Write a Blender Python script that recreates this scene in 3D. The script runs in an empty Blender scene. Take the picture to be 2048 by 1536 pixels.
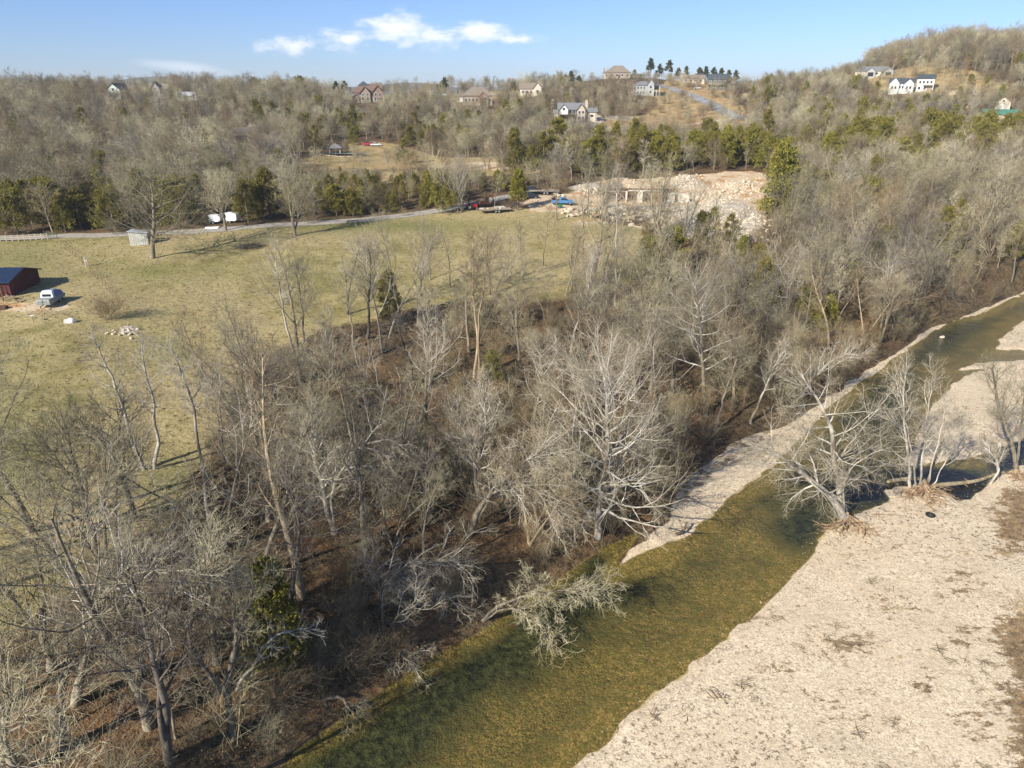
import bpy, math, random
import numpy as np
from math import radians, sin, cos, tan, pi, atan2
random.seed(7); RNG = np.random.default_rng(11)
S = bpy.context.scene
COL = S.collection

# ------------------------------------------------------------------ camera
CAMZ = 42.0; PITCH = radians(22.8); F = 1024 / tan(radians(36))     # focal length in photo pixels
cam_d = bpy.data.cameras.new('camera'); cam = bpy.data.objects.new('camera', cam_d); COL.objects.link(cam)
cam.location = (0, 0, CAMZ); cam.rotation_euler = (radians(90) - PITCH, 0, 0)
cam_d.sensor_width = 36; cam_d.lens = 18 / tan(radians(36)); cam_d.clip_start = 0.5; cam_d.clip_end = 20000
S.camera = cam
S.render.resolution_x = 1024; S.render.resolution_y = 768

# ------------------------------------------------------------------ light
SUN_EL = radians(31); SUN_AZ = math.atan2(-0.68, -0.73)             # azimuth of the sun, clockwise from +Y
sun_d = bpy.data.lights.new('sun', 'SUN'); sun = bpy.data.objects.new('sun', sun_d); COL.objects.link(sun)
sun_d.energy = 5.0; sun_d.angle = radians(0.5); sun_d.color = (1.0, 0.925, 0.785)
tosun = (sin(SUN_AZ) * cos(SUN_EL), cos(SUN_AZ) * cos(SUN_EL), sin(SUN_EL))
import mathutils
sun.rotation_euler = mathutils.Vector(tosun).to_track_quat('Z', 'Y').to_euler()
S.view_settings.view_transform = 'Standard'; S.view_settings.look = 'None'
S.view_settings.exposure = 0.70; S.view_settings.gamma = 1; S.view_settings.use_curve_mapping = False

W = bpy.data.worlds.new('World'); S.world = W; W.use_nodes = True
nt = W.node_tree; nt.nodes.clear(); N = nt.nodes.new; L = nt.links.new
out = N('ShaderNodeOutputWorld'); bg = N('ShaderNodeBackground'); sky = N('ShaderNodeTexSky')
sky.sky_type = 'NISHITA'; sky.sun_disc = False; sky.sun_elevation = SUN_EL; sky.sun_rotation = SUN_AZ
sky.air_density = 1.0; sky.dust_density = 0.2; sky.ozone_density = 2.0; sky.altitude = 300
bg.inputs[1].default_value = 0.062
tc = N('ShaderNodeTexCoord')
def wmath(op, a, b=None, c=None):
    m = N('ShaderNodeMath'); m.operation = op
    for i, x in enumerate((a, b, c)):
        if x is None: continue
        if isinstance(x, (int, float)): m.inputs[i].default_value = x
        else: L(x, m.inputs[i])
    return m.outputs[0]
sep = N('ShaderNodeSeparateXYZ'); L(tc.outputs['Generated'], sep.inputs[0])
azx = wmath('DIVIDE', sep.outputs[0], sep.outputs[1]); elz = wmath('DIVIDE', sep.outputs[2], sep.outputs[1])
front = wmath('GREATER_THAN', sep.outputs[1], 0.05)
comb = N('ShaderNodeCombineXYZ'); L(azx, comb.inputs[0]); L(wmath('MULTIPLY', elz, 2.4), comb.inputs[2])
n1 = N('ShaderNodeTexNoise'); n1.inputs['Scale'].default_value = 13; n1.inputs['Detail'].default_value = 9; n1.inputs['Roughness'].default_value = .6
L(comb.outputs[0], n1.inputs['Vector'])
n2 = N('ShaderNodeTexNoise'); n2.inputs['Scale'].default_value = 45; n2.inputs['Detail'].default_value = 6; n2.inputs['Roughness'].default_value = .65
L(comb.outputs[0], n2.inputs['Vector'])
def blob(cx, cz, rx, rz, lift=0.0):      # soft ellipse in (azimuth, elevation) tangents; flat underside
    dx = wmath('DIVIDE', wmath('SUBTRACT', azx, cx), rx); dz = wmath('DIVIDE', wmath('SUBTRACT', elz, wmath('ADD', cz, wmath('MULTIPLY', wmath('SUBTRACT', azx, cx), lift))), rz)
    r2 = wmath('ADD', wmath('MULTIPLY', dx, dx), wmath('MULTIPLY', dz, dz))
    return wmath('SUBTRACT', 1.0, wmath('SQRT', r2))
cl = None
for b in [(-.285, .050, .065, .013, .03), (-.21, .057, .06, .016, .08), (-.145, .067, .068, .024, 0), (-.10, .061, .04, .018, 0), (-.035, .065, .045, .016, -.1), (.005, .057, .04, .009, 0)]:
    o = blob(*b); cl = o if cl is None else wmath('MAXIMUM', cl, o)
dens = wmath('ADD', wmath('MULTIPLY', wmath('SUBTRACT', n1.outputs[0], .5), 2.9), wmath('ADD', wmath('MULTIPLY', wmath('SUBTRACT', n2.outputs[0], .5), 1.3), cl))
mr = N('ShaderNodeMapRange'); mr.interpolation_type = 'SMOOTHSTEP'; mr.inputs[1].default_value = .0; mr.inputs[2].default_value = 1.0
L(dens, mr.inputs[0])
# thin streaks low on the left and over the rest of the sky
cs = None
for b in [(-.42, .024, .10, .010, -.10)]:
    o = blob(*b); cs = o if cs is None else wmath('MAXIMUM', cs, o)
ds = wmath('ADD', wmath('MULTIPLY', wmath('SUBTRACT', n1.outputs[0], .5), 1.0), cs)
mr2 = N('ShaderNodeMapRange'); mr2.interpolation_type = 'SMOOTHSTEP'; mr2.inputs[1].default_value = .05; mr2.inputs[2].default_value = 1.1; mr2.inputs[4].default_value = .55
L(ds, mr2.inputs[0])
mask = wmath('MULTIPLY', wmath('MAXIMUM', mr.outputs[0], mr2.outputs[0]), front)
mix = N('ShaderNodeMixRGB'); L(wmath('MULTIPLY', mask, .92), mix.inputs[0])
tint = N('ShaderNodeMixRGB'); tint.blend_type = 'MULTIPLY'; tint.inputs[0].default_value = 1
tr_ = N('ShaderNodeMapRange'); tr_.inputs[1].default_value = 0; tr_.inputs[2].default_value = .5; L(sep.outputs[2], tr_.inputs[0])
tm_ = N('ShaderNodeMixRGB'); L(tr_.outputs[0], tm_.inputs[0]); tm_.inputs[1].default_value = (.68, .9, 1.5, 1); tm_.inputs[2].default_value = (1.12, 1.18, 1.36, 1); L(tm_.outputs[0], tint.inputs[2])
L(sky.outputs[0], tint.inputs[1]); L(tint.outputs[0], mix.inputs[1])
mix.inputs[2].default_value = (11.2, 11.4, 12, 1)
L(mix.outputs[0], bg.inputs[0]); L(bg.outputs[0], out.inputs[0])

# ------------------------------------------------------------------ pixel <-> world helpers (used to survey positions)
CP, SP = cos(PITCH), sin(PITCH)
def ray(u, v):
    yc = (768 - v) / F
    return np.array([(u - 1024) / F, CP + yc * SP, -SP + yc * CP])
def at_y(u, v, Y):
    d = ray(u, v); return np.array([0, 0, CAMZ]) + d * (Y / d[1])
def at_z(u, v, z):
    d = ray(u, v); return np.array([0, 0, CAMZ]) + d * ((z - CAMZ) / d[2])
def proj(X, Y, Z):
    Zc = np.asarray(Z) - CAMZ; dep = Y * CP - Zc * SP; up = Y * SP + Zc * CP
    dep = np.maximum(dep, .01)
    return 1024 + F * X / dep, 768 - F * up / dep

# ------------------------------------------------------------------ terrain survey
CTRL = []
for z, u, v in [(4, -100, 1500), (5, 0, 1150), (5.8, 0, 900), (7.5, 0, 700), (8.5, 0, 600), (10, 0, 480), (9, 305, 515), (4.6, 300, 950),
                (6.5, 500, 650), (10.5, 500, 475), (11.5, 720, 437), (12, 900, 425), (13.5, 1125, 408), (6.2, 1100, 620), (7, 1240, 560),
                (11, 1250, 450), (8, 900, 560), (3.4, 700, 850), (4, 900, 740), (3, 1100, 870), (2.6, 1300, 830), (3, 1500, 730), (3.5, 300, 1300),
                (3, 600, 1150), (3, 1720, 620), (13, 1400, 420), (13, 1300, 402), (12.3, 1450, 476), (7.5, 1480, 545), (5, 1500, 610), (6, 1900, 520),
                (2.6, 900, 1060), (1.5, 1850, 1300), (1.5, 1500, 1500), (1.5, 2000, 800), (2.2, 2200, 1100), (2.5, 2500, 800), (5, -400, 800), (12, -400, 470)]:
    CTRL.append(at_z(u, v, z))
for u, v, Y in [(720, 350, 254), (730, 288, 325), (950, 345, 250), (950, 315, 300), (740, 200, 465), (1000, 188, 490), (1145, 240, 390), (1165, 264, 362),
                (1350, 232, 420), (1480, 240, 400), (1320, 170, 520), (1235, 156, 560), (1400, 166, 560), (1540, 180, 480), (1700, 168, 470),
                (1745, 153, 465), (1540, 181, 560), (1620, 172, 560), (1540, 186, 650), (1690, 160, 560), (1760, 141, 540), (1650, 175, 650), (1400, 172, 650), (1000, 192, 600), (700, 196, 600), (1825, 182, 410), (1830, 117, 560), (1900, 113, 585), (2048, 124, 570), (1997, 242, 330), (1800, 330, 250),
                (2048, 425, 200), (1600, 350, 235), (1400, 352, 232), (1250, 362, 228), (240, 197, 465), (490, 285, 330), (1100, 320, 260)]:
    CTRL.append(at_y(u, v, Y))
for X, Y, Z in [(-140, 215, 12), (-60, 215, 13), (-200, 300, 21), (-120, 300, 20), (-300, 400, 33), (-200, 400, 33), (-120, 400, 29), (-350, 475, 36), (-180, 475, 36.5),
                (-300, 700, 22), (0, 700, 25), (200, 720, 30), (420, 760, 45), (-800, 450, 34), (-500, 200, 14), (-300, 0, 6), (-100, -60, 4), (60, -60, 2), (250, 40, 5), (400, 150, 12),
                (500, 350, 35), (700, 600, 55), (-700, 900, 12), (0, 1000, 14), (700, 1000, 30), (-45, 25, 3.5), (-20, 12, 2.5)]:
    CTRL.append(np.array([X, Y, Z], float))
CTRL = np.array(CTRL)
def tps_k(d2): return np.where(d2 > 0, .5 * d2 * np.log(np.maximum(d2, 1e-9)), 0)
_c = CTRL[:, :2] / 100; _n = len(_c)
_K = tps_k(((_c[:, None] - _c[None]) ** 2).sum(-1)) + np.eye(_n) * .004
_P = np.c_[np.ones(_n), _c]
_w = np.linalg.solve(np.block([[_K, _P], [_P.T, np.zeros((3, 3))]]), np.r_[CTRL[:, 2], 0, 0, 0])
def T0(X, Y):
    X = np.asarray(X, float); Y = np.asarray(Y, float); sh = X.shape; q = np.c_[X.ravel(), Y.ravel()] / 100
    r = np.empty(len(q))
    for i in range(0, len(q), 40000):
        p = q[i:i + 40000]
        r[i:i + 40000] = tps_k(((p[:, None] - _c[None]) ** 2).sum(-1)) @ _w[:_n] + _w[_n] + p @ _w[_n + 1:]
    return r.reshape(sh)
def hit0(u, v):
    d = ray(u, v); t = np.linspace(20, 750, 2200); p = d[None] * t[:, None]; p[:, 2] += CAMZ
    below = p[:, 2] < np.maximum(T0(p[:, 0], p[:, 1]), 0)
    i = np.argmax(below) if below.any() else -1
    return p[i]

def poly_sd(poly, X, Y):
    """signed distance to polygon, negative inside"""
    poly = np.asarray(poly)[:, :2]; X = X.ravel(); Y = Y.ravel()
    d = np.full(X.shape, 1e18); ins = np.zeros(X.shape, bool)
    for i in range(len(poly)):
        a = poly[i]; b = poly[(i + 1) % len(poly)]; e = b - a
        wx = X - a[0]; wy = Y - a[1]; h = np.clip((wx * e[0] + wy * e[1]) / max(e @ e, 1e-9), 0, 1)
        d = np.minimum(d, (wx - e[0] * h) ** 2 + (wy - e[1] * h) ** 2)
        c = (a[1] > Y) != (b[1] > Y)
        if a[1] != b[1]: ins ^= c & (X < (b[0] - a[0]) * (Y - a[1]) / (b[1] - a[1]) + a[0])
    d = np.sqrt(d); return np.where(ins, -d, d)

WATER_PX = [(480, 1620), (540, 1545), (600, 1490), (722, 1400), (830, 1332), (940, 1268), (1020, 1215), (1090, 1170), (1144, 1140), (1195, 1098), (1256, 1068), (1290, 1062), (1268, 1092), (1226, 1138), (1300, 1098),
            (1370, 1072), (1430, 1022), (1463, 985), (1533, 943), (1606, 870), (1644, 826), (1685, 790), (1716, 766), (1757, 740), (1811, 699), (1868, 661), (1919, 637), (1963, 626),
            (2011, 601), (2048, 588), (2300, 520), (2300, 590), (2048, 640), (2010, 668), (1993, 699), (2048, 701), (2300, 695), (2300, 716), (2048, 719), (1954, 727), (1917, 741), (1960, 738), (1990, 733), (1930, 752),
            (1906, 771), (1875, 803), (1852, 835), (1837, 876), (1821, 907), (1806, 928), (1824, 934), (1875, 926), (1938, 914), (1988, 901), (2001, 892), (2048, 879), (2300, 800), (2300, 850),
            (2060, 925), (1995, 949), (1979, 961), (1960, 987), (1944, 1000), (1912, 1002), (1890, 990), (1868, 975), (1835, 968), (1795, 974), (1767, 985), (1790, 1000), (1764, 1009), (1735, 1021), (1697, 1035), (1655, 1062),
            (1635, 1092), (1600, 1139), (1553, 1190), (1502, 1233), (1451, 1280), (1396, 1319), (1350, 1358), (1295, 1409), (1248, 1452), (1165, 1536), (1100, 1600), (900, 1900), (200, 1900)]
WATER = [at_z(u, v, 0) for u, v in WATER_PX]
STRIP = [at_z(u, v, 0.4) for u, v in [(1215, 1145), (1262, 1092), (1303, 1072), (1351, 1003), (1378, 960), (1433, 918), (1460, 890), (1494, 874), (1583, 848), (1606, 828), (1672, 785), (1706, 757), (1797, 698), (1868, 653), (1953, 621), (2048, 581), (2300, 514),
         (2300, 560), (2048, 600), (1900, 660), (1757, 760), (1606, 900), (1463, 1010), (1300, 1120)]]
BAR = [at_z(u, v, 0.6) for u, v in [(900, 1950), (950, 1600), (1050, 1490), (1350, 1260), (1540, 1075), (1640, 1010), (1740, 950), (1770, 890), (1820, 790), (1870, 735), (2020, 625), (2300, 560), (2700, 560), (3200, 1200), (3200, 1950)]]
HP = lambda pts: [hit0(u, v) for u, v in pts]
PASTURE = HP([(-300, 481), (0, 482), (120, 474), (400, 464), (640, 448), (880, 428), (1000, 418), (1130, 420), (1280, 452), (1300, 500), (1275, 560), (1200, 590), (1060, 605), (930, 600), (840, 612), (740, 640), (620, 668), (520, 720), (490, 800),
              (430, 880), (370, 985), (270, 1090), (140, 1200), (0, 1290), (-400, 1500), (-900, 900)])
CLEAR = HP([(555, 335), (600, 318), (640, 310), (700, 300), (695, 287), (740, 282), (800, 291), (870, 312), (1010, 312), (1100, 328), (1080, 345), (960, 352), (850, 360), (760, 368), (600, 356)])
SITE = HP([(1040, 405), (1100, 392), (1150, 385), (1200, 362), (1330, 354), (1500, 342), (1560, 350), (1540, 400), (1525, 478), (1440, 490), (1340, 455), (1270, 440), (1200, 432), (1060, 425)])
MEADOW = HP([(1195, 262), (1205, 240), (1290, 228), (1320, 200), (1290, 182), (1330, 168), (1420, 168), (1450, 190), (1480, 215), (1510, 243), (1400, 266), (1290, 272)])
RIDGE = HP([(620, 198), (640, 190), (1060, 186), (1120, 190), (1000, 198), (780, 203)])
HILL = HP([(1690, 168), (1745, 157), (1790, 140), (1850, 126), (1900, 132), (1960, 150), (2020, 172), (2010, 192), (1930, 200), (1870, 190), (1780, 184)])
WEEDS = [at_z(u, v, 1.2) for u, v in [(2010, 960), (1992, 1020), (2003, 1065), (1978, 1108), (2060, 1090), (2075, 1180), (1988, 1225), (1992, 1268), (2030, 1366), (2010, 1480), (2060, 1600), (2600, 1600), (2600, 940)]]

def vnoise(X, Y, s, seed):
    """cheap smooth value noise"""
    r = np.random.default_rng(seed); tab = r.random((256, 256)); x = X / s + 1000; y = Y / s + 1000
    xi = np.floor(x).astype(int); yi = np.floor(y).astype(int); fx = x - xi; fy = y - yi; fx = fx * fx * (3 - 2 * fx); fy = fy * fy * (3 - 2 * fy)
    g = lambda a, b: tab[a % 256, b % 256]
    return (g(xi, yi) * (1 - fx) + g(xi + 1, yi) * fx) * (1 - fy) + (g(xi, yi + 1) * (1 - fx) + g(xi + 1, yi + 1) * fx) * fy - .5

def axis(lo, hi, s0, a, b, g, g2, far):
    pts = [a]
    while pts[-1] < b: pts.append(pts[-1] + s0)
    y = b
    while pts[-1] < hi: pts.append(pts[-1] + s0 + min(pts[-1] - b, far) * g + max(pts[-1] - b - far, 0) * g2)
    left = [a]
    while left[-1] > lo: left.append(left[-1] - s0 - min(a - left[-1], far) * g - max(a - left[-1] - far, 0) * g2)
    return np.array(left[:0:-1] + pts)
XS = axis(-3500, 3500, .7, -55, 75, .016, .05, 500)
YS = axis(-120, 4200, .7, 28, 110, .0085, .035, 520)
GX, GY = np.meshgrid(XS, YS)
z0 = T0(GX, GY)
far = np.clip((np.hypot(GX, GY) - 900) / 600, 0, 1); z0 = z0 * (1 - far) + 8 * far
sm = lambda x: np.clip(x, 0, 1) ** 2 * (3 - 2 * np.clip(x, 0, 1))
near = (np.hypot(GX, GY) < 450)
def sdg(poly, warp=0., s=3., seed=1):
    r = np.full(GX.size, 500.); n = near.ravel() if poly is not None else None
    X = GX.ravel(); Y = GY.ravel()
    if warp: X = X + vnoise(X, Y, s, seed) * warp * 2; Y = Y + vnoise(X, Y, s, seed + 9) * warp * 2
    return poly_sd(poly, X, Y).reshape(GX.shape)
sd_w = sdg(WATER, .35, 2.2, 3); sd_strip = sdg(STRIP, .5, 2.5, 5); sd_bar = sdg(BAR, .3, 3, 6)
sd_grav = np.minimum(np.minimum(sd_strip, sd_bar), sd_w)
gr = .12 + .05 * np.clip(sd_w, 0, 30) + .25 * vnoise(GX, GY, 9, 21) * sm(sd_w / 3) + .10 * vnoise(GX, GY, 2.4, 22) * sm(sd_w / 2)
gr = np.maximum(gr, .05 * np.clip(sd_w, 0, 2) + .02)
land = np.maximum(z0, 1.8) + .35 * vnoise(GX, GY, 14, 31) + .3 * vnoise(GX, GY, 4, 32) * np.clip(1.2 - GY / 500, .2, 1) + .10 * vnoise(GX, GY, 1.3, 33)
k = sm(sd_grav / 5.5)
GZ = gr * (1 - k) + land * k
depth = .05 + np.clip(-sd_w, 0, 20) * .10; depth = np.minimum(depth, 1.0 + .2 * vnoise(GX, GY, 8, 41))
GZ = np.where(sd_w < 0, -depth - .05 * vnoise(GX, GY, 1.5, 42) * 0, GZ)
# the cut and fill of the building site
FX, FY, _ = hit0(1278, 403)
sd_site = sdg(SITE, .8, 5, 51)
def zt(x, y):
    x = np.atleast_1d(np.asarray(x, float)); y = np.atleast_1d(np.asarray(y, float))
    i = np.clip(np.searchsorted(XS, x) - 1, 0, len(XS) - 2); j = np.clip(np.searchsorted(YS, y) - 1, 0, len(YS) - 2)
    fx = (x - XS[i]) / (XS[i + 1] - XS[i]); fy = (y - YS[j]) / (YS[j + 1] - YS[j])
    r = (GZ[j, i] * (1 - fx) + GZ[j, i + 1] * fx) * (1 - fy) + (GZ[j + 1, i] * (1 - fx) + GZ[j + 1, i + 1] * fx) * fy
    return r if r.size > 1 else float(r[0])
def flatten(cx, cy, rx, ry, z, soft=4):
    global GZ
    d = np.hypot(np.maximum(np.abs(GX - cx) - rx, 0), np.maximum(np.abs(GY - cy) - ry, 0)); w_ = 1 - sm(d / soft)
    GZ = GZ * (1 - w_) + z * w_
pad_z = zt(FX, FY - 4)
flatten(FX + 2, FY - 4, 14, 3.5, pad_z, 3)
def hit(u, v, lift=0.):
    d = ray(u, v); t = np.linspace(22, 760, 4200); p = d[None] * t[:, None]; p[:, 2] += CAMZ
    z = np.maximum(zt(p[:, 0], p[:, 1]), 0) + lift
    b = p[:, 2] < z; i = int(np.argmax(b)) if b.any() else 4199
    q = p[i].copy(); q[2] = z[i]; return q

# ------------------------------------------------------------------ materials
def mat(name):
    m = bpy.data.materials.new(name); m.use_nodes = True; t = m.node_tree
    return m, t, t.nodes['Principled BSDF']
class NB:
    """node builder"""
    def __init__(s, t): s.t = t
    def n(s, ty, **kw):
        x = s.t.nodes.new(ty)
        for k_, v_ in kw.items(): setattr(x, k_, v_)
        return x
    def set(s, sock, v):
        if hasattr(v, 'is_output') or isinstance(v, bpy.types.NodeSocket): s.t.links.new(v, sock)
        else: sock.default_value = v
    def m(s, op, a, b=0., c=0.):
        x = s.n('ShaderNodeMath', operation=op); s.set(x.inputs[0], a); s.set(x.inputs[1], b); s.set(x.inputs[2], c); return x.outputs[0]
    def mix(s, f, a, b, bt='MIX'):
        x = s.n('ShaderNodeMixRGB', blend_type=bt); s.set(x.inputs[0], f)
        s.set(x.inputs[1], a if not isinstance(a, tuple) else (*a, 1)); s.set(x.inputs[2], b if not isinstance(b, tuple) else (*b, 1)); return x.outputs[0]
    def noise(s, vec, sc, det=4, ro=.6, out=0):
        x = s.n('ShaderNodeTexNoise'); s.set(x.inputs['Vector'], vec); x.inputs['Scale'].default_value = sc; x.inputs['Detail'].default_value = det; x.inputs['Roughness'].default_value = ro; return x.outputs[out]
    def ramp(s, f, lo, hi, a=0., b=1.):
        x = s.n('ShaderNodeMapRange', interpolation_type='SMOOTHSTEP'); s.set(x.inputs[0], f); s.set(x.inputs[1], lo); s.set(x.inputs[2], hi); s.set(x.inputs[3], a); s.set(x.inputs[4], b); return x.outputs[0]
    def scale(s, vec, v):
        x = s.n('ShaderNodeMapping'); s.set(x.inputs[0], vec); x.inputs['Scale'].default_value = v; return x.outputs[0]
def simple(name, col, rough=.7, var=.25, sc=3., metal=0., rnd=0., bump=0., spec=.3, obj=True, dark=None):
    m, t, b = mat(name); nb = NB(t); tc_ = nb.n('ShaderNodeTexCoord'); v = tc_.outputs['Object']
    nz = nb.noise(v, sc, 5, .65)
    lo = tuple(c * (1 - var) for c in col) if dark is None else dark; hi = tuple(min(c * (1 + var), .95) for c in col)
    c = nb.mix(nb.ramp(nz, .3, .7), lo, hi)
    if rnd:
        oi = nb.n('ShaderNodeObjectInfo'); f = nb.ramp(oi.outputs['Random'], 0, 1, 1 - rnd, 1 + rnd)
        cc = nb.n('ShaderNodeVectorMath', operation='SCALE'); nb.set(cc.inputs[0], c); nb.set(cc.inputs['Scale'], f); c = cc.outputs[0]
    nb.set(b.inputs['Base Color'], c); b.inputs['Roughness'].default_value = rough; b.inputs['Metallic'].default_value = metal
    b.inputs['Specular IOR Level'].default_value = spec
    if bump:
        bp = nb.n('ShaderNodeBump'); bp.inputs['Strength'].default_value = bump; bp.inputs['Distance'].default_value = .05; nb.set(bp.inputs['Height'], nb.noise(v, sc * 4, 4, .7)); nb.set(b.inputs['Normal'], bp.outputs[0])
    return m
def bark(name, lo, hi, sc=1.2, stretch=.35, rnd=.2, patch=None, tintc=None):
    m, t, b = mat(name); nb = NB(t); g = nb.n('ShaderNodeNewGeometry'); v = nb.scale(g.outputs['Position'], (1, 1, stretch))
    c = nb.mix(nb.ramp(nb.noise(v, sc, 5, .7), .32, .68), lo, hi)
    if patch: c = nb.mix(nb.ramp(nb.noise(v, .45, 3, .6), .5, .62), c, patch)
    oi = nb.n('ShaderNodeObjectInfo'); f = nb.ramp(oi.outputs['Random'], 0, 1, 1 - rnd, 1 + rnd)
    if tintc:
        h = nb.m('FRACT', nb.m('MULTIPLY', oi.outputs['Random'], 7.31)); c = nb.mix(nb.m('MULTIPLY', h, .75), c, tintc)
    cc = nb.n('ShaderNodeVectorMath', operation='SCALE'); nb.set(cc.inputs[0], c); nb.set(cc.inputs['Scale'], f)
    nb.set(b.inputs['Base Color'], cc.outputs[0]); b.inputs['Roughness'].default_value = .85; b.inputs['Specular IOR Level'].default_value = .2
    return m
M = {}
M['bark_grey'] = bark('bark_grey', (.065, .053, .040), (.31, .27, .205), 2.6, tintc=(.20, .17, .125))
M['twig_grey'] = bark('twig_grey', (.21, .188, .12), (.48, .435, .29), .25, 1, .38, tintc=(.29, .26, .16))
M['bark_dark'] = bark('bark_dark', (.055, .045, .038), (.15, .13, .11))
M['twig_dark'] = bark('twig_dark', (.13, .115, .095), (.24, .21, .175), .25, 1, .2)
M['bark_white'] = bark('bark_white', (.22, .195, .155), (.52, .49, .43), 1.6, .3, .1, patch=(.15, .125, .095))
M['limb_white'] = bark('limb_white', (.27, .245, .195), (.60, .57, .51), .55, .6, .12)
M['twig_pale'] = bark('twig_pale', (.22, .185, .125), (.42, .365, .27), .25, 1, .15)
M['twig_brown'] = bark('twig_brown', (.13, .098, .055), (.28, .215, .125), .3, 1, .35, tintc=(.22, .19, .13))
M['bark_tan'] = bark('bark_tan', (.20, .155, .10), (.40, .32, .22), 1.4, .4, .15)

def ground_mat():
    m, t, b = mat('ground_cover'); nb = NB(t); g = nb.n('ShaderNodeNewGeometry'); P = g.outputs['Position']
    A = nb.n('ShaderNodeVertexColor', layer_name='zone_a'); B = nb.n('ShaderNodeVertexColor', layer_name='zone_b')
    sa = nb.n('ShaderNodeSeparateColor'); nb.set(sa.inputs[0], A.outputs[0]); sb = nb.n('ShaderNodeSeparateColor'); nb.set(sb.inputs[0], B.outputs[0])
    grass, gravel, weed = sa.outputs; orange, pale, green = sb.outputs; bed = A.outputs[1]; hayw = B.outputs[1]
    n_big = nb.noise(P, .035, 2, .55); n_med = nb.noise(P, .22, 3, .65); n_sm = nb.noise(P, 1.7, 4, .7); n_f = nb.noise(P, 7, 2, .7)
    # forest floor: leaf litter
    lit = nb.mix(nb.ramp(n_sm, .32, .66), (.022, .017, .011), (.145, .102, .058))
    lit = nb.mix(nb.ramp(n_med, .44, .64, 0, .45), lit, (.23, .12, .055)); lit = nb.mix(nb.ramp(n_f, .5, .75, 0, .45), lit, (.26, .17, .09)); lit = nb.mix(nb.ramp(n_big, .42, .62, 0, .55), lit, nb.mix(nb.ramp(n_sm, .3, .7), (.05, .038, .020), (.20, .155, .085)))
    # pasture
    ga = nb.mix(nb.ramp(n_med, .3, .7), (.19, .165, .048), (.37, .31, .145))
    ga = nb.mix(nb.ramp(n_big, .40, .58), ga, nb.mix(nb.ramp(n_sm, .3, .7), (.30, .235, .105), (.45, .37, .195)))
    ga = nb.mix(nb.m('MULTIPLY', nb.ramp(nb.noise(P, .9, 5, .8), .5, .66), .75), ga, (.105, .092, .026)); ga = nb.mix(nb.ramp(nb.noise(nb.scale(P, (1, 1.6, 1)), .45, 5, .8), .56, .7, 0, .7), ga, (.44, .36, .20))
    ga = nb.mix(nb.m('MULTIPLY', green, .85), ga, nb.mix(nb.ramp(n_sm, .3, .7), (.075, .10, .018), (.16, .185, .035)))
    ga = nb.mix(nb.m('MULTIPLY', nb.ramp(n_f, .48, .7), .4), ga, (.38, .32, .19))
    # dry hay slope
    ga = nb.mix(hayw, ga, nb.mix(nb.ramp(n_med, .35, .65), (.30, .19, .085), (.42, .31, .16)))
    # gravel
    vo = nb.n('ShaderNodeTexVoronoi'); nb.set(vo.inputs['Vector'], P); vo.inputs['Scale'].default_value = 9.5; vsep = nb.n('ShaderNodeSeparateColor'); nb.set(vsep.inputs[0], vo.outputs['Color'])
    gv = nb.mix(nb.ramp(vsep.outputs[0], 0, 1), (.58, .47, .325), (.84, .71, .53)); gv = nb.mix(nb.ramp(vsep.outputs[1], .84, .95, 0, .55), gv, (.30, .22, .15)); gv = nb.mix(nb.ramp(n_med, .40, .62, .0, .45), gv, (.60, .48, .34))
    # leaf mats and drift wood specks on the bar
    dr = nb.noise(P, 2.6, 4, .75); drm = n_big; spk = nb.m('MULTIPLY', nb.ramp(dr, .55, .62), nb.ramp(drm, .36, .60, .3, 1)); gv = nb.mix(nb.m('MULTIPLY', spk, .9), gv, (.10, .065, .04))
    fl = nb.noise(nb.scale(P, (1, 2.2, 1)), 1.1, 5, .7); gv = nb.mix(nb.m('MULTIPLY', nb.ramp(fl, .60, .67), .75), gv, (.17, .11, .065)); gv = nb.mix(nb.ramp(n_sm, .5, .75, 0, .4), gv, (.42, .335, .24))
    wc = nb.mix(nb.ramp(n_sm, .3, .7), (.10, .062, .034), (.34, .24, .135)); wc = nb.mix(nb.ramp(n_f, .5, .7, 0, .45), wc, (.46, .36, .23))
    wm = nb.m('ADD', weed, nb.m('MULTIPLY', nb.m('SUBTRACT', nb.noise(nb.scale(P, (.6, 1.1, 1)), 1.0, 6, .78), .5), 2.1))
    gv = nb.mix(nb.ramp(wm, .46, .60, 0, .95), gv, wc)
    # river bed seen through the water
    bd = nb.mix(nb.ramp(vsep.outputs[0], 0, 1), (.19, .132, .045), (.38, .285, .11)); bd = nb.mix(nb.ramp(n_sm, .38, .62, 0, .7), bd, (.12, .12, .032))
    deep_shade = nb.mix(nb.ramp(n_sm, .3, .7), (.010, .015, .008), (.075, .082, .036))  # deep-water tone, which also paints the tree shade by the left bank
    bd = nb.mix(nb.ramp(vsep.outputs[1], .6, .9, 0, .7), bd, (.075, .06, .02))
    dm = nb.m('ADD', hayw, nb.m('MULTIPLY', nb.m('SUBTRACT', n_med, .5), .9)); bd = nb.mix(nb.ramp(dm, .12, .95), bd, deep_shade); bd = nb.mix(nb.ramp(dm, 1.0, 1.25), bd, (.006, .009, .016))
    # site: orange clay and pale crushed rock
    oc = nb.mix(nb.ramp(n_sm, .3, .7), (.30, .145, .055), (.58, .36, .18)); oc = nb.mix(nb.ramp(n_med, .36, .54, 0, .85), oc, (.60, .50, .36))
    pc = nb.mix(nb.ramp(n_sm, .35, .65), (.36, .31, .25), (.64, .57, .46)); pc = nb.mix(nb.ramp(n_f, .6, .75, 0, .6), pc, (.22, .18, .14))
    wob = nb.m('MULTIPLY', nb.m('SUBTRACT', nb.noise(P, .8, 3, .7), .5), .9)
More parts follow.
